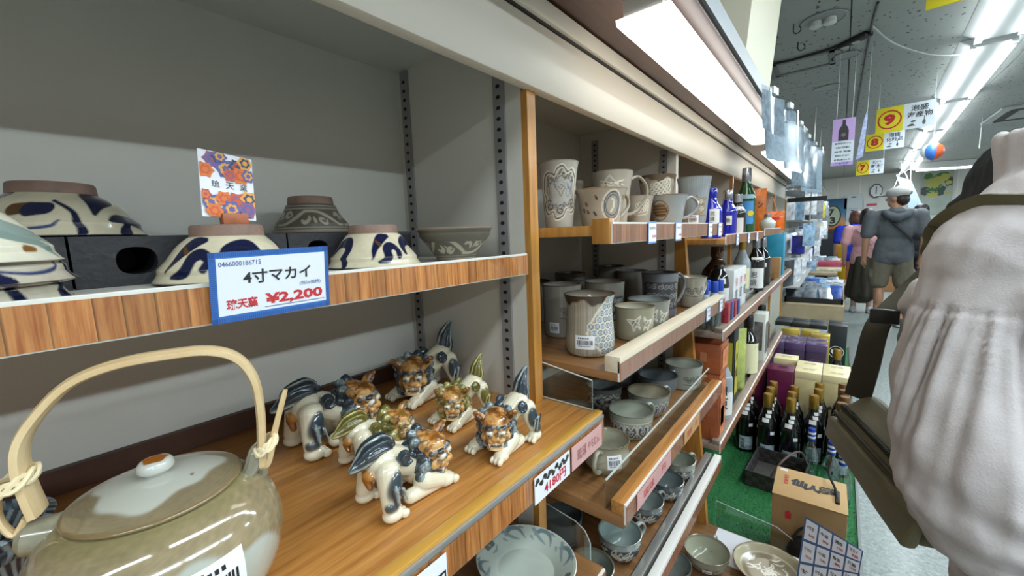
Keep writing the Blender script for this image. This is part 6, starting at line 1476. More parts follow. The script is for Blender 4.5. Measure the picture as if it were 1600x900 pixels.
for i, s_ in enumerate(('夏限定ボトル', '沖縄の風味豊か', '琉球 泡盛', '特別価格 古酒', '化粧箱入り')): q.text(s_, (0, -.0022, -.008 - i * .026), (1, 0, 0), (0, 0, 1), .012, .085 - (i % 2) * .012, .02)
q.build('lettering', M_sk, b, smooth=False)
MB().text('ご予約中', (0, -.0022, -h * .46), (1, 0, 0), (0, 0, 1), .014, .07, .03).build('blue_lettering', mat('violet_ink', '#4a4ab8', .5), b, smooth=False)
for sx in (-.04, .04): MB().tube([(sx, 0, h / 2), (sx, 0, CEIL - 1.86)], .0015, 5).build('hanging_string', MATS['clear_string'], t)
t = thing('paper_pennant', 'narrow hanging strip of coloured paper behind the lilac poster', 'pennant', (.066, 3.62, 1.90), .5)
b = MB().prism([(-.018, 0, -.15), (.022, 0, -.13), (.034, 0, .10), (.03, 0, .17), (.012, 0, .10)], (0, .002, 0)).build('strip', mat('mottled_pennant', '#9aa4c4', .5, var=.5, vscale=50), t, smooth=False)
MB().tube([(.03, 0, .17), (.03, 0, CEIL - 1.90)], .0015, 5).build('hanging_string', MATS['clear_string'], t)
# beach ball
bx_, by_, bz_ = at_y(1457, 237, 6.0)
t = thing('beach_ball', 'striped orange, white and blue beach ball hanging from the ceiling', 'ball', (bx_, by_, bz_), -.3)
bc = ['#d8763a', '#d9dde0', '#3f72c4', '#d9dde0', '#3f72c4', '#c9552e']
for k in range(6):
    m = MB(); vs = []; fs = []
    for j in range(9):
        ph = PI * j / 8 - PI / 2
        for i in range(5):
            th = 2 * PI * (k + i / 4) / 6; R_ = .086 + .003 * math.sin(PI * i / 4); vs.append((R_ * math.cos(ph) * math.cos(th), R_ * math.cos(ph) * math.sin(th), R_ * math.sin(ph)))
    for j in range(8):
        for i in range(4): fs.append((j * 5 + i, j * 5 + i + 1, j * 5 + i + 6, j * 5 + i + 5))
    m.add(vs, fs).build('gore', mat('ball_' + bc[k][1:], bc[k], .3), t, angle=80)
MB().tube([(0, 0, .086), (0, 0, CEIL - bz_)], .002, 5).build('hanging_string', MATS['clear_string'], t)
# strings and thin white brackets near the far wall
for i, (px, y) in enumerate(((1530, 7.0), (1418, 9.0))):
    x, yy, z = at_y(px, 232, y); tag(MB().tube([(x, yy, z), (x, yy, CEIL)], .004, 5).build('hanging_string', MATS['clear_string']), ('loose white string hanging right of the beach ball', 'loose white string hanging above the capped man')[i], 'string')
# ------------------------------------------------------------------ far wall things
FY = FARY - .03
def wallpanel(name, label, cat, px0, py0, px1, py1, Y, mtl, th=.012):
    a = at_y(px0, py0, Y); b = at_y(px1, py1, Y)
    t = thing(name, label, cat, ((a[0] + b[0]) / 2, Y, (a[2] + b[2]) / 2))
    w, h = abs(b[0] - a[0]), abs(a[2] - b[2])
    s_ = MB().box(-w / 2, w / 2, -th, 0, -h / 2, h / 2).build('sheet', mtl, t, smooth=False); return t, s_, w, h
def sunset():
    m = mat('sunset_print', '#2c6f9a', .5); nt = m.node_tree; N = nt.nodes; L = nt.links
    tc = N.new('ShaderNodeTexCoord'); sp = N.new('ShaderNodeSeparateXYZ'); cr = N.new('ShaderNodeValToRGB'); mr_ = N.new('ShaderNodeMapRange'); mr_.inputs[1].default_value = -.42; mr_.inputs[2].default_value = .42
    L.new(tc.outputs['Object'], sp.inputs[0]); L.new(sp.outputs[2], mr_.inputs[0]); L.new(mr_.outputs[0], cr.inputs[0])
    e = cr.color_ramp.elements; e[0].position = 0; e[0].color = (*C('#2a2420'), 1); e[1].position = 1; e[1].color = (*C('#17507a'), 1)
    for p_, c_ in ((.12, '#3b2a20'), (.16, '#b3622c'), (.34, '#c98a4a'), (.48, '#7a8288'), (.62, '#2c7096')):
        n = e.new(p_); n.color = (*C(c_), 1)
    L.new(cr.outputs[0], N['Principled BSDF'].inputs['Base Color']); return m
t, s_, w, h = wallpanel('sunset_poster', 'blue and orange sunset poster with oval badge reading 7 over 3', 'poster', 1286, 312, 1320, 366, FY, sunset())
g = MB(); g.poly([(-.03 + .17 * math.cos(a), -.0135, .02 + .26 * math.sin(a)) for a in [k * PI / 16 for k in range(32)]]); g.build('badge_edge', mat('badge_black', '#1c211c', .5), s_, smooth=False)
g = MB(); g.poly([(-.03 + .145 * math.cos(a), -.0145, .02 + .23 * math.sin(a)) for a in [k * PI / 16 for k in range(32)]]); g.build('badge_face', mat('badge_sage', '#a9b59a', .5), s_, smooth=False)
q = MB(); q.text('7', (-.05, -.0155, .11), (1, 0, 0), (0, 0, 1), .16, .11, .05); q.text('3', (-.02, -.0155, -.09), (1, 0, 0), (0, 0, 1), .16, .11, .05); q.build('number', mat('badge_black', '#1c211c', .5), s_, smooth=False)
t, s_, w, h = wallpanel('wall_clock', 'octagonal white wall clock with dark rim on the far wall', 'clock', 1359, 288, 1379, 309, FY, mat('clock_rim', '#2b2c30', .4), .02)
bpy.data.objects.remove(s_)
oc = [(w / 2 * math.cos(PI / 8 + k * PI / 4), 0, h / 2 * math.sin(PI / 8 + k * PI / 4)) for k in range(8)]
rim_ = MB().prism(oc, (0, -.03, 0)).build('clock_case', mat('clock_rim', '#2b2c30', .4), t, smooth=False)
MB().prism([(x * .84, -.03, z * .84) for x, _, z in oc], (0, -.002, 0)).build('clock_face', mat('clock_face_white', '#d5dade', .4), t, smooth=False)
MB().box(-.008, .008, -.036, -.033, 0, h * .3).build('minute_hand', M_sk, t, smooth=False); MB().box(-.008, .008, -.036, -.033, -h * .22, 0).build('hour_hand', M_sk, t, smooth=False)
t, s_, w, h = wallpanel('map_poster', 'large green map poster with lettering on the far wall at the right', 'poster', 1441, 268, 1484, 334, FY, mat('map_paper', '#aab8ac', .5, var=.2, vscale=4))
rg = random.Random(12)
for k in range(3):
    g = MB()
    for i in range(9):
        cx, cz, r_ = rg.uniform(-w * .40, w * .40), rg.uniform(-h * .05, h * .42), rg.uniform(.04, .11); n = 9
        g.poly([(max(-w * .49, min(w * .49, cx + r_ * rg.uniform(.6, 1.2) * math.cos(2 * PI * i_ / n))), -.0135 - k * .0006 - i * .00005, min(h * .49, cz + r_ * rg.uniform(.6, 1.2) * math.sin(2 * PI * i_ / n))) for i_ in range(n)])
    g.build('printed_land', (mat('map_green', '#4f7f4a', .5), mat('map_dark', '#3b4a44', .5), mat('map_lime', '#b9b85a', .5))[k], s_, smooth=False)['kind'] = 'stuff'
q = MB(); q.text('沖縄', (-w * .05, -.018, h * .05), (1, 0, 0), (0, 0, 1), .14, w * .5, .05); q.build('lettering', mat('map_letter_green', '#2f6f3c', .5), s_, smooth=False)
for i, (a, b, c_, d, col_, lb) in enumerate(((1320, 305, 1347, 325, '#c9d3d8', 'pale notice sheet left of the clock'), (1322, 326, 1340, 345, '#b7c6d2', 'light blue notice sheet below the pale one'), (1350, 312, 1371, 330, '#d4d4d4', 'white notice with a red band below the clock'))):
    t, s_, w, h = wallpanel('notice', lb, 'notice', a, b, c_, d, FY, mat('notice_' + col_[1:], col_, .6))
    if i == 2: MB().box(-w * .3, w * .42, -.0135, -.012, -h * .05, h * .15).build('red_band', mat('red_band', '#c03a4c', .5), s_, smooth=False)
    else: MB().box(-w * .1, w * .15, -.0135, -.012, h * .28, h * .36).build('ink_line', M_sk, s_, smooth=False)
# white plastic sheet and frame hanging by the capped man
t = thing('plastic_sheet', 'hanging translucent white sheet behind the capped man', 'sheet', at_y(1427, 322, 9.5))
MB().prism([(-.24, 0, .52), (-.05, 0, .42), (.22, 0, -.30), (.05, 0, -.32)], (0, .01, 0)).build('sheet', mat('milky_plastic', '#93a5ae', .35), t, smooth=False)
MB().tube([(-.24, 0, .52), (-.05, 0, .62), (-.05, 0, CEIL - t.location.z)], .006, 5).build('hanger', MATS['clear_string'], t)
for i in range(3):
    x, y, z = at_y(1404 + i * 9, 270, 10.5); tag(MB().tube([(x, y, CEIL), (x + (.18, -.12, .02)[i], y, z - .25)], .006, 6).build('white_bracket', M_tray), ('slanting white rod near the clock, left', 'slanting white rod near the clock, middle', 'white rod hanging straight near the clock')[i], 'rod')
# ------------------------------------------------------------------ racks and tables down the aisle
MP = [mat('pack_' + n_, c_, r_, metal=me_, var=.55, vscale=vs_) for n_, c_, r_, me_, vs_ in (('silver', '#b4bcc4', .25, .5, 18), ('blue', '#2c4f9c', .35, 0, 20), ('grey', '#7d858c', .35, .2, 25), ('black', '#23262c', .35, 0, 25), ('cream', '#c9c3a8', .4, 0, 20), ('paleblue', '#92b2cc', .3, .2, 22), ('yellow', '#c7b83a', .4, 0, 20), ('royal', '#2a2f9e', .35, 0, 18), ('white', '#d3d8dc', .35, 0, 22))]
# clear pouches on the soffit edge
M_pch = clear('pouch_film', (.80, .86, .90), .16, .12)
M_grp = mat('grey_printed_card', '#aab4bc', .5, var=.5, vscale=60); M_wcard = mat('pale_printed_card', '#c2ccd2', .5, var=.3, vscale=70)
for i, (y0, y1, zt, zb) in enumerate(((1.25, 1.45, 1.690, 1.580), (1.40, 1.66, 1.655, 1.522), (1.66, 1.88, 1.742, 1.580), (1.86, 2.08, 1.70, 1.54), (2.08, 2.36, 1.765, 1.56), (2.34, 2.62, 1.72, 1.51), (2.60, 2.92, 1.80, 1.53), (2.90, 3.25, 1.78, 1.515), (3.22, 3.62, 1.86, 1.54))):
    t = thing('hanging_pouch', 'clear hanging pouch with a printed card, %s from the front on the soffit edge' % ('first', 'second', 'third', 'fourth', 'fifth', 'sixth', 'seventh', 'eighth', 'ninth')[i], 'pouch', (-.160, (y0 + y1) / 2, zt), -.24 + .07 * (-1) ** i, 'clear pouches along the soffit edge')
    L_, H_ = (y1 - y0) / 2, zt - zb
    vs = []; fs = []
    for j in range(5):
        for k in range(5): vs.append((.006 * math.sin(k * 1.9 + i) + .010 * (j / 4) ** 2 * (1 if i % 2 else .4), -L_ + 2 * L_ * k / 4, -H_ * j / 4))
    for j in range(4):
        for k in range(4): fs.append((j * 5 + k, (j + 1) * 5 + k, (j + 1) * 5 + k + 1, j * 5 + k + 1))
    vs2 = [(x - .004, y, z) for x, y, z in vs]
    MB().add(vs, fs).build('film', M_pch, t, angle=80)
    MB().add([(x, y * .82, z * .9 - H_ * .05) for x, y, z in vs2], fs).build('printed_card', M_grp if i % 3 != 1 else M_wcard, t, angle=80)
    MB().box(-.006, .004, -.02, .02, -.006, .012).build('clip', MATS['clear_string'], t)
# pegboard racks with hanging packets
rk = thing('packet_rack', 'white wire rack wall crowded with hanging packets beyond the shelf run', 'rack', (-.47, 6.9, 0))
MB().box(-.02, 0, -2.55, 2.6, .02, 2.0).build('rack_panel', mat('rack_white', '#b9bfc0', .6), rk)
for y in (-2.5, -1.2, .1, 1.4, 2.55): MB().box(0, .03, y - .015, y + .015, .02, 2.0).build('rack_post', M_tray, rk)
for z in (.78, 1.08, 1.38, 1.64): MB().box(0, .20, -2.5, 2.5, z - .012, z).build('rack_shelf', mat('rack_shelf_grey', '#a0a09a', .5), rk)
protos = []
pk_names = ['silver', 'blue', 'grey', 'black', 'cream', 'pale blue', 'yellow', 'royal blue', 'white']
def packet(mi, w, h, d, loc, rz, tilt=0):
    key = (mi, w, h, d)
    for k, o in protos:
        if k == key:
            c = o.copy(); COL.objects.link(c); break
    else:
        vs = []; fs = []
        for s_ in (-1, 1):
            for j in range(5):
                for i in range(5): vs.append(((i / 4 - .5) * w, s_ * d / 2 * math.sin(PI * i / 4) ** .7 * math.sin(PI * j / 4) ** .7, j / 4 * h))
        for s_ in (0, 1):
            for j in range(4):
                for i in range(4):
                    a_ = s_ * 25 + j * 5 + i; f_ = (a_, a_ + 1, a_ + 6, a_ + 5); fs.append(f_ if s_ == 0 else f_[::-1])
        c = MB().add(vs, fs).build('packet', MP[mi], angle=80); protos.append((key, c))
    c.location = loc; c.rotation_euler = (tilt, 0, rz); return c
rg = random.Random(21)
rows = ((1.6405, 'top shelf'), (1.3805, 'second shelf'), (1.0805, 'third shelf'), (.7805, 'lowest shelf'))
for ri, (z, rn) in enumerate(rows):
    n = 0
    for k in range(17):
        y = 4.46 + k * .295 + rg.uniform(-.03, .03); mi = rg.choice((0, 2, 8, 5, 1, 7, 4, 3, 0, 8) if ri else (0, 8, 5, 2, 8))
        h = rg.choice((.18, .21, .24))
        packet(mi, .20, h, .05, (-.365 + rg.uniform(-.02, .03), y, z), 1.15 + rg.uniform(-.35, .35))
        o = bpy.context.scene.collection.objects[-1]
        tag(o, '%s packet on the %s of the far rack, %s from near end' % (pk_names[mi], rn, ORD[k]), 'packet', 'packets on the %s of the far rack' % rn)
# hanging strings of packets in front of the rack
for k in range(10):
    y = 4.35 + k * .42
    for j in range(2):
        mi = (8, 0, 2, 5, 0, 8, 6, 0, 2, 8)[(k + j * 3) % 10]; z = 1.62 - j * .27 + .04 * math.sin(k * 2.1)
        packet(mi, .13, .20, .03, (-.215 + .02 * math.sin(k), y, z - .2), .9)
        tag(bpy.context.scene.collection.objects[-1], '%s packet hanging in the %s row before the far rack, %s from near end' % (pk_names[mi], ('upper', 'lower')[j], ORD[k]), 'packet', 'packets hanging before the far rack')
hb = thing('hanging_bar', 'thin bars carrying hanging packets before the far rack', 'bar', (-.21, 6.2, 1.63))
for j, z in enumerate((0, -.27)):
    MB().tube([(0, -2.0, z), (0, 2.3, z)], .006, 6).build('bar_rod', M_metal, hb)
for y in (-1.95, .1, 2.25): MB().tube([(0, y, -.30), (0, y, .02), (-.25, y, .02)], .006, 6).build('bar_arm', M_metal, hb)
tag(MB().box(-.045, .045, -.06, .06, 0, .16).build('blue_box', MP[7], bev=.003, loc=(-.29, 4.42, 1.0806)), 'royal blue box at the near end of the far rack', 'box')
# wooden crate end and packet tray table
t = thing('display_table', 'low wooden table with black-edged tray heaped with silver and blue packets', 'table', (-.16, 5.35, 0))
M_twood = mat('pale_table_wood', '#a08f70', .6, var=.15, vscale=10)
MB().box(-.26, .22, -.62, .85, .545, .575).build('tabletop', M_twood, t)
for sx in (-.23, .19):
    for sy in (-.58, .81): MB().box(sx - .025, sx + .025, sy - .025, sy + .025, 0, .545).build('leg', M_twood, t)
MB().box(-.26, .22, -.625, -.60, .30, .545).build('front_panel', M_twood, t)
t2 = thing('packet_tray', 'shallow black-rimmed tray full of packets on the low table', 'tray', (-.16, 5.40, .5754))
for a_, b_, c_, d_ in ((-.25, .21, -.56, -.545), (-.25, .21, .76, .775), (-.25, -.235, -.56, .775), (.195, .21, -.56, .775)): MB().box(a_, b_, c_, d_, 0, .05).build('side_rail', M_black, t2)
MB().box(-.235, .195, -.545, .76, .0, .004).build('base', M_black, t2)
for k in range(42):
    r_, c_ = divmod(k, 6); mi = (3, 2, 0, 2, 3, 2, 5, 1, 8)[(k * 5 + r_) % 9] if r_ < 3 else (1, 5, 0, 8, 5, 2)[(k + r_) % 6]
    packet(mi, .10, .17, .022, (-.345 + c_ * .067, 4.93 + r_ * .165 + (c_ % 2) * .03, .60 + .008 * (k % 3)), rg.uniform(-.3, .3), -.95 + rg.uniform(-.15, .15))
    tag(bpy.context.scene.collection.objects[-1], '%s packet in the tray, %s row from front, %s from left' % (pk_names[mi], ORD[r_], ORD[c_]), 'packet', 'packets in the black-rimmed tray')
t = thing('display_table', 'higher table farther along with paper, boxes and silver packets', 'table', (-.16, 7.5, 0))
MB().box(-.28, .15, -1.15, .72, .70, .73).build('tabletop', M_twood, t); MB().box(-.27, .14, -1.14, -1.10, .60, .70).build('dark_apron', M_black, t)
for sx in (-.25, .12):
    for sy in (-1.05, .68): MB().box(sx - .025, sx + .025, sy - .025, sy + .025, 0, .70).build('leg', M_black, t)
for i, (x, y, w, d, h, mm, lb) in enumerate(((-.30, 6.62, .14, .22, .12, MP[5], 'pale blue carton at the near corner of the higher table'), (-.10, 6.75, .26, .30, .03, MP[4], 'flat cream carton on the higher table'), (-.10, 7.2, .26, .30, .09, mat('pink_red_pack', '#b4485c', .5, var=.4, vscale=15), 'pink-red flat carton on the higher table'), (-.12, 7.6, .3, .3, .05, MP[8], 'white carton stack behind the pink-red one'))):
    tag(MB().box(-w / 2, w / 2, -d / 2, d / 2, 0, h).build('flat_carton', mm, bev=.002, loc=(x, y, .7304)), lb, 'box')
for k in range(16):
    r_, c_ = divmod(k, 4); mi = (0, 8, 2, 5)[(k * 3 + r_) % 4]
    packet(mi, .11, .16, .03, (-.33 + c_ * .09, 7.72 + r_ * .14, .745 + .005 * (k % 3)), rg.uniform(-.5, .5), -1.1)
    tag(bpy.context.scene.collection.objects[-1], '%s packet heaped on the higher table, %s row, %s from left' % (pk_names[mi], ORD[r_], ORD[c_]), 'packet', 'packets heaped on the higher table')
t = thing('yellow_stand', 'bright yellow plastic stand at the end of the tables', 'stand', (.025, 8.35, 0))
MB().box(-.055, .06, -.05, .05, .03, 1.0).build('yellow_panel', mat('bright_yellow', '#d8a808', .4), t, bev=.006); MB().box(-.08, .085, -.09, .09, 0, .03).build('base', mat('bright_yellow', '#d8a808', .4), t)
t = thing('dark_cabinet', 'black low cabinet below the sunset poster', 'cabinet', (-.18, 12.0, 0))
MB().box(-.3, .25, -.2, .2, 0, 1.10).build('carcass', M_black, t); MB().box(-.29, .24, -.21, -.2, .6, 1.05).build('front_panel', mat('dark_panel_front', '#1d2226', .3), t)
t = thing('counter', 'brown counter with goods at the far right behind the people', 'counter', (1.15, 10.8, 0))
MB().box(-.45, .7, -.3, .3, 0, 1.05).build('carcass', M_brownboard, t); MB().box(-.48, .73, -.33, .33, 1.05, 1.08).build('worktop', M_twood, t)
for i in range(4): tag(MB().box(-.09, .09, -.08, .08, 0, .20 + .05 * (i % 2)).build('counter_box', MP[(4, 8, 5, 2)[i]], loc=(.85 + i * .24, 10.68, 1.0804)), '%s box standing on the far brown counter' % ('cream', 'white', 'pale blue', 'grey')[i], 'box')
# ------------------------------------------------------------------ people
M_cloth = mat('cloth', '#ffffff', .85, spec=.2, attr='Col', var=.10, vscale=30, bump=.25, bscale=250)
M_skin = mat('skin', '#ffffff', .5, attr='Col')
M_hair = mat('hair', '#ffffff', .5, spec=.25, attr='Col', bump=.3, bscale=40, stretch=(40, 40, 2))
def folds(amp, f, seed=0, stretch=.35):
    def g(P): return np.array([amp * (noise.noise(Vector((p[0] * f, p[1] * f, p[2] * f * stretch + seed))) + .5 * noise.noise(Vector((p[0] * f * 2.3, p[1] * f * 2.3, p[2] * f * stretch * 2 + seed)))) for p in P])
    return g
def person(label, loc, rz, height, skin, hair, top, bottom, shoes, kind='shorts', head_yaw=0, cap=None, hair_len=.0, bare_arm=True, arms=None, wide=1.0, vox=.011):
    """standing figure facing +y before turning; metres scaled from a 1.70 figure"""
    t = thing('person', label, 'person', loc, rz); k = height / 1.70; t.scale = (k * wide, k * wide, k)
    s = Lumps(); Rh = rotm(head_yaw); hc = Vector((0, .015, 1.585)); H = lambda x, y, z: tuple(hc + Rh @ Vector((x, y, z)))
    s.e(H(0, -.01, .02), (.076, .094, .098), skin, Rh); s.e(H(0, .03, -.055), (.055, .055, .055), skin, Rh); s.e(H(0, .095, -.012), (.013, .022, .022), skin, Rh)
    for sx in (-1, 1): s.e(H(sx * .077, -.005, -.005), (.012, .024, .034), skin, Rh); s.e(H(sx * .030, .083, .015), (.013, .008, .008), '#e9e4dc', Rh); s.e(H(sx * .030, .090, .015), .006, '#1c1410'); s.c(H(sx * .015, .088, .034), H(sx * .045, .080, .036), .005, .004, hair)
    s.c(H(-.02, .083, -.052), H(.02, .083, -.052), .006, .006, '#8a4c40')
    s.c((0, -.01, 1.40), (0, 0, 1.54), .058, .052, skin)
    s.e((0, -.01, 1.20), (.15, .09, .22), skin); s.e((0, 0, .96), (.14, .095, .12), skin)
    A = arms or {-1: ((-.215, -.01, 1.375), (-.262, -.045, 1.10), (-.262, .03, .86)), 1: ((.215, -.01, 1.375), (.262, -.045, 1.10), (.262, .03, .86))}
    for sx in (-1, 1):
        a, b, c_ = [Vector(q) for q in A[sx]]
        s.chain([a, b, c_], [.052, .041, .028], skin); d = (c_ - b).normalized(); side = Vector((-sx, 0, 0)); side = (side - d * side.dot(d)).normalized(); n = d.cross(side)
        s.c(c_, c_ + d * .075, .028, .032, skin)
        for q in range(4):
            o = c_ + d * .085 + n * ((q - 1.5) * .017); ln = (.050, .060, .058, .045)[q]
            s.chain([o, o + d * ln * .55 + side * .008, o + d * ln + side * .024], [.0095, .009, .008], skin)
        s.chain([c_ + d * .02 + n * .022, c_ + d * .055 + n * .045 + side * .012, c_ + d * .085 + n * .045 + side * .026], [.011, .010, .0085], skin)
        s.chain([(sx * .095, 0, .90), (sx * .100, .015, .49), (sx * .100, -.012, .09)], [.085, .055, .038], skin); s.e((sx * .1, -.022, .37), (.050, .055, .11), skin)
        s.e((sx * .105, .06, .035), (.042, .12, .035), skin)
    s.build('body', vox, M_skin, t, 2)
    c = Lumps(); c.e((0, -.015, 1.24), (.195, .125, .22), top); c.e((0, -.005, 1.02), (.178, .125, .18), top); c.c((-.15, -.01, 1.375), (.15, -.01, 1.375), .075, .075, top); c.e((0, -.02, 1.42), (.10, .085, .055), top)
    for sx in (-1, 1):
        a, b, _ = [Vector(q) for q in A[sx]]; e = a + (b - a) * (.75 if bare_arm else 1.0); c.c(a, e, .080, .074, top)
    c.e((0, -.005, .89), (.180, .13, .09), top); c.c((-.075, -.005, .96), (-.078, -.005, .86), .112, .116, top); c.c((.075, -.005, .96), (.078, -.005, .86), .112, .116, top)
    c.build('shirt', vox, M_cloth, t, 2, push=folds(.010, 9, 1))
    b = Lumps()
    if kind == 'shorts':
        b.e((0, 0, .90), (.172, .125, .12), bottom)
        for sx in (-1, 1): b.c((sx * .09, 0, .88), (sx * .112, .012, .56), .105, .098, bottom); b.e((sx * .20, .0, .66), (.02, .06, .07), bottom)
    elif kind == 'skirt':
        b.e((0, 0, .93), (.165, .12, .09), bottom)
        for q in range(9): a = 2 * PI * q / 9; b.c((.10 * math.cos(a), .07 * math.sin(a), .90), (.17 * math.cos(a), .13 * math.sin(a), .30), .075, .07, bottom)
        b.c((0, 0, .9), (0, 0, .34), .12, .19, bottom)
    else:
        b.e((0, 0, .92), (.168, .122, .11), bottom)
        for sx in (-1, 1): b.chain([(sx * .09, 0, .88), (sx * .104, .012, .48), (sx * .104, -.01, .10)], [.102, .075, .068], bottom)
    b.build('skirt' if kind == 'skirt' else kind, vox, M_cloth, t, 2, push=folds(.012, 8, 5))
    for sx in (-1, 1):
        f = Lumps(); f.e((sx * .105, .065, .045), (.048, .125, .045), shoes); f.e((sx * .105, -.03, .06), (.043, .05, .055), shoes); f.e((sx * .105, .05, .018), (.05, .14, .018), '#c9c9c6'); f.build('shoe', .008, M_cloth, t, 1)
    h = Lumps(); h.e(H(0, -.022, .045), (.086, .100, .090), hair, Rh); h.e(H(0, -.055, -.02), (.080, .065, .075 + hair_len), hair, Rh)
    if hair_len:
        for sx in (-1, 1): h.e(H(sx * .065, -.02, -.03), (.03, .065, .07 + hair_len), hair, Rh)
    h.build('hair', vox * .8, M_hair, t, 1)
    if cap:
        g = Lumps(); g.e(H(0, -.012, .062), (.098, .118, .080), cap, Rh); g.e(H(0, .13, .045), (.078, .085, .014), cap, Rh); g.e(H(0, -.012, .145), .012, cap); g.build('cap', vox * .7, M_cloth, t, 1)
        R_ = MB(); R_.ell((0, 0, 0), (.030, .012, .022), None, 14, 8); o = R_.build('cap_opening', mat('cap_gap_dark', '#2b2623', .8), t); o.location = H(.02, -.118, .060); o.rotation_euler = (0, 0, head_yaw)
    return t
# man in the grey cap
M1 = person('man in grey cap, dark grey hooded T-shirt and khaki cargo shorts, seen from behind', (.520, 7.00, 0), .05, 1.74, '#a67a60', '#2b211c', '#53575a', '#645e50', '#3a3a3a', 'shorts', 1.05, '#9a9a98', 0, True, None, 1.0)
l = Lumps(); l.chain([(-.11, -.10, 1.42), (-.07, -.145, 1.375), (0, -.155, 1.345), (.07, -.145, 1.375), (.11, -.10, 1.42)], [.035, .045, .05, .045, .035], '#4b5055'); l.build('hood', .010, M_cloth, M1, 2, push=folds(.006, 14, 3))
MB().tube(spline([(-.13, -.085, 1.42), (-.03, -.152, 1.29), (.09, -.150, 1.16), (.185, -.07, 1.04)], 6), .020, 8, .3).build('shoulder_strap', mat('black_strap', '#17181a', .6), M1)
MB().tube(spline([H_ for H_ in ((-.10, .02, 1.60), (-.12, .0, 1.598), (-.095, -.045, 1.598))], 4), .0025, 6).build('glasses', mat('glasses_frame', '#c9c9c9', .3, metal=.5), M1)
# woman in pink
W1 = person('woman with black bob in a pink top and wide dark olive skirt, seen from behind', (.290, 7.95, 0), -.1, 1.53, '#b98e78', '#17120f', '#c99a9c', '#3a382f', '#b9bcc0', 'skirt', -.3, None, .05, True, None, 1.0)
MB().tube(spline([(-.12, -.10, 1.40), (-.02, -.145, 1.27), (.10, -.135, 1.12), (.18, -.06, 1.0)], 6), .010, 8, .3).build('bag_strap', mat('mauve_strap', '#8f7480', .6), W1)
person('person with brown hair in a bright blue shirt, half hidden by the woman in pink', (.170, 9.0, 0), .2, 1.53, '#a87a64', '#4a2f26', '#1f2f9c', '#7a4a34', '#333333', 'trousers', .3, None, .03, True)
person('person with dark hair and mask in a black shirt beside the far counter', (.905, 8.6, 0), 2.6, 1.57, '#b98e78', '#15110f', '#1d2126', '#2a2a2a', '#222222', 'trousers', -.4, None, .02, True)
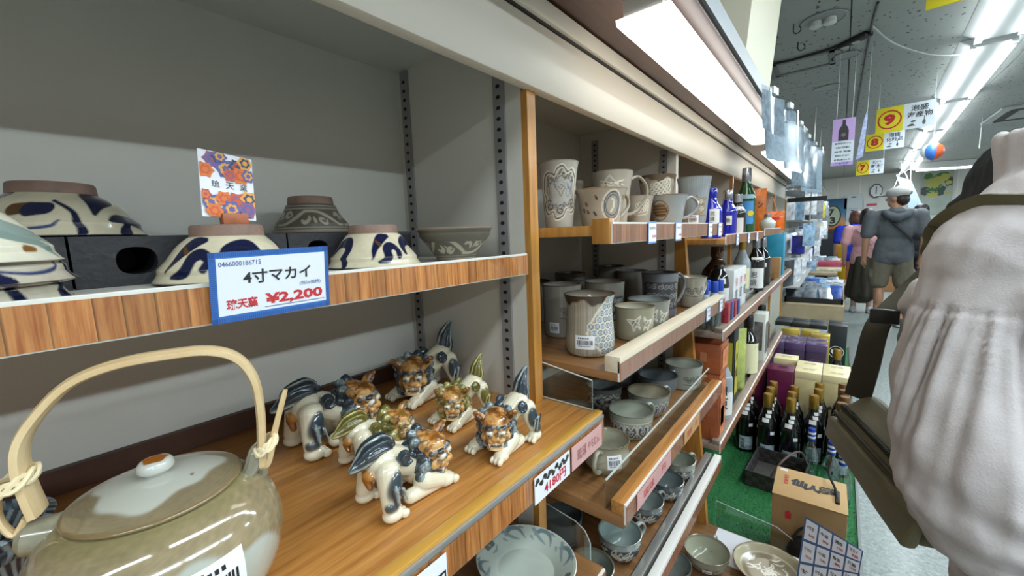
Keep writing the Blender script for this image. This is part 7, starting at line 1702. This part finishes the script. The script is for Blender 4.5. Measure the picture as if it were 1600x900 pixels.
# ---- woman in the white linen shirt, close at the right ------------------------
def near_woman():
    t = thing('person', 'woman close by at the right in a pale linen shirt, seen from behind, black hair', 'person', (.34, .88, 0))
    o = Vector((.34, .88, 0)); L = lambda x, y, z: (x - o.x, y - o.y, z)
    skin = '#c49a82'
    # body: head bent forward, neck, torso, arms, legs
    s = Lumps(); hc = Vector((.268, 1.125, 1.340)); Rh = rotm(.35, 0) @ Matrix.Rotation(-.55, 3, 'X'); H = lambda x, y, z: L(*(hc + Rh @ Vector((x, y, z))))
    s.e(H(0, 0, .02), (.076, .094, .10), skin, Rh); s.e(H(0, .035, -.058), (.054, .055, .055), skin, Rh); s.e(H(0, .098, -.012), (.013, .022, .022), skin, Rh)
    for sx in (-1, 1): s.e(H(sx * .077, 0, 0), (.012, .024, .034), skin, Rh); s.e(H(sx * .03, .085, .015), (.013, .008, .008), '#e9e4dc', Rh); s.e(H(sx * .03, .092, .015), .006, '#1c1410')
    s.c(H(-.02, .085, -.055), H(.02, .085, -.055), .006, .006, '#9a5548')
    s.c(L(.27, .92, 1.32), L(.264, 1.08, 1.335), .052, .050, skin)
    s.e(L(.34, .88, 1.16), (.13, .09, .20), skin); s.e(L(.35, .87, .90), (.15, .10, .13), skin)
    arms = {-1: ((.175, .83, 1.25), (.176, .715, .99), (.235, .95, .97)), 1: ((.50, .95, 1.27), (.53, .96, 1.00), (.44, 1.16, 1.02))}
    for sx in (-1, 1):
        a, b, c_ = [Vector(L(*q)) for q in arms[sx]]
        s.chain([a, b, c_], [.046, .038, .026], skin); d = (c_ - b).normalized(); side = Vector((0, 0, -1)); side = (side - d * side.dot(d)).normalized(); n = d.cross(side)
        s.c(c_, c_ + d * .07, .026, .030, skin)
        for q in range(4):
            p = c_ + d * .08 + n * ((q - 1.5) * .017); ln = (.050, .060, .057, .045)[q]; s.chain([p, p + d * ln * .55 + side * .010, p + d * ln + side * .028], [.0092, .0088, .0078], skin)
        s.chain([c_ + d * .02 + n * .02 * sx, c_ + d * .055 + n * .042 * sx + side * .01, c_ + d * .085 + n * .040 * sx + side * .026], [.011, .010, .0085], skin)
        s.chain([L(.35 + sx * .09, .87, .85), L(.35 + sx * .095, .88, .47), L(.35 + sx * .095, .86, .08)], [.085, .055, .038], skin); s.e(L(.35 + sx * .1, .93, .035), (.04, .115, .035), skin)
    s.build('body', .009, M_skin, t, 2)
    h = Lumps(); h.e(H(0, -.022, .045), (.092, .108, .096), '#0d0b0b', Rh); h.e(H(0, -.055, -.03), (.088, .068, .105), '#0d0b0b', Rh)
    for sx in (-1, 1): h.e(H(sx * .072, -.012, -.035), (.030, .070, .110), '#0d0b0b', Rh); h.c(H(sx * .085, .03, .03), H(sx * .088, .035, -.12), .022, .012, '#0d0b0b')
    h.build('hair', .007, M_hair, t, 2, push=folds(.003, 60, 2, .15))
    # shirt
    w = '#c6c0bf'
    c = Lumps()
    c.e(L(.36, .87, 1.16), (.195, .145, .24), w); c.e(L(.36, .86, .92), (.205, .150, .22), w); c.e(L(.36, .86, .76), (.205, .155, .10), w)
    c.chain([L(.175, .835, 1.265), L(.235, .875, 1.335), L(.275, .93, 1.375)], [.088, .082, .075], w); c.c(L(.48, .93, 1.29), L(.30, .93, 1.37), .082, .07, w)
    c.c(L(.30, .84, 1.26), L(.22, .80, 1.20), .10, .09, w)
    c.chain([L(.176, .838, 1.25), L(.163, .808, 1.15), L(.160, .765, 1.07), L(.172, .715, .995)], [.087, .091, .092, .095], w)
    c.c(L(.176, .715, .995), L(.215, .82, .965), .093, .085, w)
    c.chain([L(.50, .95, 1.27), L(.53, .96, 1.0)], [.09, .10], w)
    # standing collar folded round the nape
    for i in range(14):
        a = -2.9 + i * .30; c.c(L(.246 + .068 * math.cos(a), .905 + .062 * math.sin(a), 1.36), L(.236 + .068 * math.cos(a), .912 + .062 * math.sin(a), 1.450 + .010 * math.sin(a * .5)), .015, .012, w)
    def wr(P):
        out = np.zeros(len(P))
        Lg = np.array([o.x, o.y, 0]); Q = P + Lg
        for i, q in enumerate(Q):
            x, y, z = q; v = Vector(q)
            a = math.atan2(y - .82, x - .17)
            sleeve = max(0, min(1, (.30 - x) / .06)) * max(0, min(1, (1.225 - z) / .02))
            # gathers hanging from the yoke seam, fading downwards; then slanting drags above the elbow
            g = (math.sin(a * 17 + 2.5 * noise.noise(Vector((a * 3, z * 5, 1)))) * .0042 + .003 * math.sin(a * 41 + 3 * noise.noise(Vector((a * 5, z * 4, 7))))) * sleeve * max(.15, min(1, (z - .93) / .22))
            d = (.013 * noise.noise(Vector((x * 11 + z * 12, y * 9, z * 26))) - .004 * abs(noise.noise(Vector((x * 18 + z * 30, y * 14, z * 40))))) * max(0, min(1, (1.08 - z) / .12))
            b = .007 * noise.noise(Vector((x * 14, y * 14, z * 7 + 4))) + .0035 * noise.noise(Vector((x * 40, y * 40, z * 16)))
            seam = -.0028 * math.exp(-((z - (1.214 + .04 * (x - .15))) / .0035) ** 2) * max(0, min(1, (.34 - x) / .05))
            yoke = -.003 * math.exp(-(((x - .205) * .80 - (z - 1.225) * .6 + (y - .75) * .1) / .0035) ** 2) * (1 if 1.22 < z < 1.36 else 0)
            out[i] = g + d + b + seam + yoke
        return out
    M_linen = mat('pale_linen', '#ffffff', .85, spec=.2, attr='Col', var=.05, vscale=60, bump=.35, bscale=420)
    c.build('shirt', .0052, M_linen, t, 3, .5, push=wr)
    b = Lumps(); b.e(L(.36, .87, .80), (.165, .125, .10), '#2b2530')
    for sx in (-1, 1): b.chain([L(.36 + sx * .085, .87, .78), L(.355 + sx * .1, .88, .45), L(.355 + sx * .1, .86, .10)], [.105, .095, .09], '#2b2530')
    b.build('trousers', .011, M_cloth, t, 2, push=folds(.008, 9, 2))
    for sx in (-1, 1):
        f = Lumps(); f.e(L(.35 + sx * .1, .93, .045), (.046, .12, .045), '#26262a'); f.e(L(.35 + sx * .1, .93, .016), (.048, .13, .016), '#c9c9c6'); f.build('shoe', .009, M_cloth, t, 1)
    return t
NW = near_woman()
# shoulder bag with strap
def shoulder_bag():
    base = Vector((.055, .80, .94)); t = thing('shoulder_bag', 'olive green nylon shoulder bag with zip hanging at the woman\'s left side', 'bag', base)
    olive = mat('olive_nylon', '#5c5636', .55, var=.12, vscale=14, bump=.25, bscale=500, sheen=.2); dk = mat('olive_webbing', '#35321f', .7, bump=.3, bscale=900)
    W = lambda x, y, z: tuple(Vector((x, y, z)) - base)
    def soft(name, lo, hi, m, bev, push, parent, sub=2):
        bm = bmesh.new(); q = MB().hexa(lo, hi)
        vs = [bm.verts.new(p) for p in q.v]
        for f in q.f: bm.faces.new([vs[i] for i in f])
        bmesh.ops.bevel(bm, geom=bm.edges[:], offset=bev, segments=3, profile=.5, affect='EDGES', clamp_overlap=True)
        bmesh.ops.triangulate(bm, faces=bm.faces[:]); bmesh.ops.subdivide_edges(bm, edges=bm.edges[:], cuts=sub, use_grid_fill=True)
        me = bpy.data.meshes.new(name); bm.normal_update()
        for v in bm.verts:
            n = noise.noise(v.co * 16) * push + noise.noise(v.co * 38) * push * .4; v.co += v.normal * n
        bm.to_mesh(me); bm.free(); me.materials.append(m); me.polygons.foreach_set('use_smooth', [True] * len(me.polygons))
        ob = bpy.data.objects.new(name, me); COL.objects.link(ob); ob.parent = parent; return ob
    # far end (large y) to near end; outer side is -x
    LO = [(.096, .690, .900), (.165, .725, .905), (.075, .985, .915), (.006, .955, .922)]; HI = [(.104, .690, .968), (.160, .735, 1.005), (.066, .985, 1.020), (.006, .958, .982)]
    soft('main_body', [W(*p) for p in LO], [W(*p) for p in HI], olive, .020, .006, t, 3)
    off = Vector((-.92, -.38, 0)); PL = lambda p, k, dz=0: W(p[0] + off.x * k, p[1] + off.y * k, p[2] + dz)
    pk = soft('front_pocket', [PL(LO[0], .016, .004), PL(LO[0], -.004, .004), PL(LO[3], -.004, .004), PL(LO[3], .014, .004)], [PL(HI[0], .012, -.018), PL(HI[0], -.006, -.014), PL(HI[3], -.006, -.014), PL(HI[3], .010, -.018)], olive, .008, .003, t, 3)
    LZ = lambda f, k, dz: PL(tuple(HI[0][i] * (1 - f) + HI[3][i] * f for i in range(3)), k, dz)
    MB().tube(spline([LZ(.03, .0, -.006), LZ(.35, .003, -.002), LZ(.7, .003, -.002), LZ(.97, 0, -.006)], 5), .0034, 6).build('piping', dk, t)
    z1 = MB().tube(spline([LZ(.03, -.012, .004), LZ(.35, -.012, .006), LZ(.7, -.012, .006), LZ(.97, -.012, .004)], 5), .0045, 6).build('zip', mat('zip_tape', '#2a2820', .6), t)
    zt = MB()
    for i in range(46):
        f = .04 + .92 * i / 45; p = LZ(f, -.012, .008)
        zt.box(p[0] - .004, p[0] + .004, p[1] - .0016, p[1] + .0016, p[2], p[2] + .003)
    zt.build('zip_tooth', dk, z1)['kind'] = 'stuff'
    pu = MB().tube(spline([W(.004, .962, .978), W(-.006, .97, .965), W(-.008, .972, .935)], 4), .003, 6).build('zip_pull', mat('dark_cord_pull', '#26241b', .6), t)
    # flat straps: front one rises to the shoulder, back one runs over the shoulder towards the neck
    def band(pts, hw, th, name, m):
        p = spline(pts, 8); vs = []; fs = []; k = len(p)
        for j in range(k):
            tv = Vector(p[min(j + 1, k - 1)] - p[max(j - 1, 0)]).normalized()
            wv = Vector(WD[0]) * (1 - j / (k - 1)) + Vector(WD[1]) * (j / (k - 1)); wv = (wv - tv * wv.dot(tv)).normalized(); n = tv.cross(wv)
            for a, b in ((-1, -1), (1, -1), (1, 1), (-1, 1)): vs.append(Vector(p[j]) + wv * hw * a + n * th * b)
        for j in range(k - 1):
            for i in range(4): fs.append((j * 4 + i, j * 4 + (i + 1) % 4, (j + 1) * 4 + (i + 1) % 4, (j + 1) * 4 + i))
        fs += [(3, 2, 1, 0), tuple((k - 1) * 4 + i for i in range(4))]
        return MB().add(vs, fs).build(name, m, t, angle=60)
    WD = ((.8, -.3, 0), (.5, -.7, .3))
    band([W(.040, .968, 1.004), W(.050, .972, 1.07), W(.064, .99, 1.15), W(.110, 1.06, 1.21), W(.165, 1.07, 1.28), W(.22, 1.02, 1.33)], .020, .0016, 'shoulder_strap', dk)
    WD = ((.2, -.9, .2), (.1, -.95, .2))
    sh = [o for o in NW.children if o.name.startswith('shirt')][0]
    from mathutils.bvhtree import BVHTree
    bv = BVHTree.FromPolygons([v.co + NW.location for v in sh.data.vertices], [tuple(p.vertices) for p in sh.data.polygons])
    pts = []
    for q in spline([(.080, .955, 1.205), (.096, .90, 1.285), (.122, .845, 1.343), (.172, .790, 1.352), (.235, .775, 1.352), (.30, .765, 1.335), (.38, .75, 1.25), (.46, .745, 1.12)], 4):
        hit, n, _, _ = bv.find_nearest(Vector(q)); pts.append(tuple(hit + n * .0035 - base))
    WD = ((.3, -.6, .7), (.1, -.6, .8))
    band(pts, .0105, .0014, 'shoulder_strap', olive)
    MB().box(*[v for pr in zip(W(.048, .962, 1.150), W(.088, .974, 1.176)) for v in pr]).build('buckle', mat('buckle_black', '#171712', .4), t, bev=.003)
shoulder_bag()
t = thing('cloth_bag', 'white cloth bag held in front of the linen shirt', 'bag', (.130, .99, 1.16))
l = Lumps(); o_ = Vector((.130, .99, 1.16)); Q = lambda px, py, y=.99: tuple(Vector(at_y(px, py, y)) - o_)
l.c(Q(1442, 447), Q(1490, 440), .016, .02, '#cfccc8'); l.c(Q(1440, 450), Q(1426, 480), .016, .018, '#c9c6c2'); l.c(Q(1450, 470), Q(1470, 520), .03, .04, '#c9c6c2'); l.c(Q(1428, 492), Q(1410, 528), .014, .010, '#c6bbb0'); l.c(Q(1440, 500), Q(1425, 535), .022, .02, '#c6bbb0')
l.build('bag', .005, M_cloth, t, 2, push=folds(.005, 30, 2))
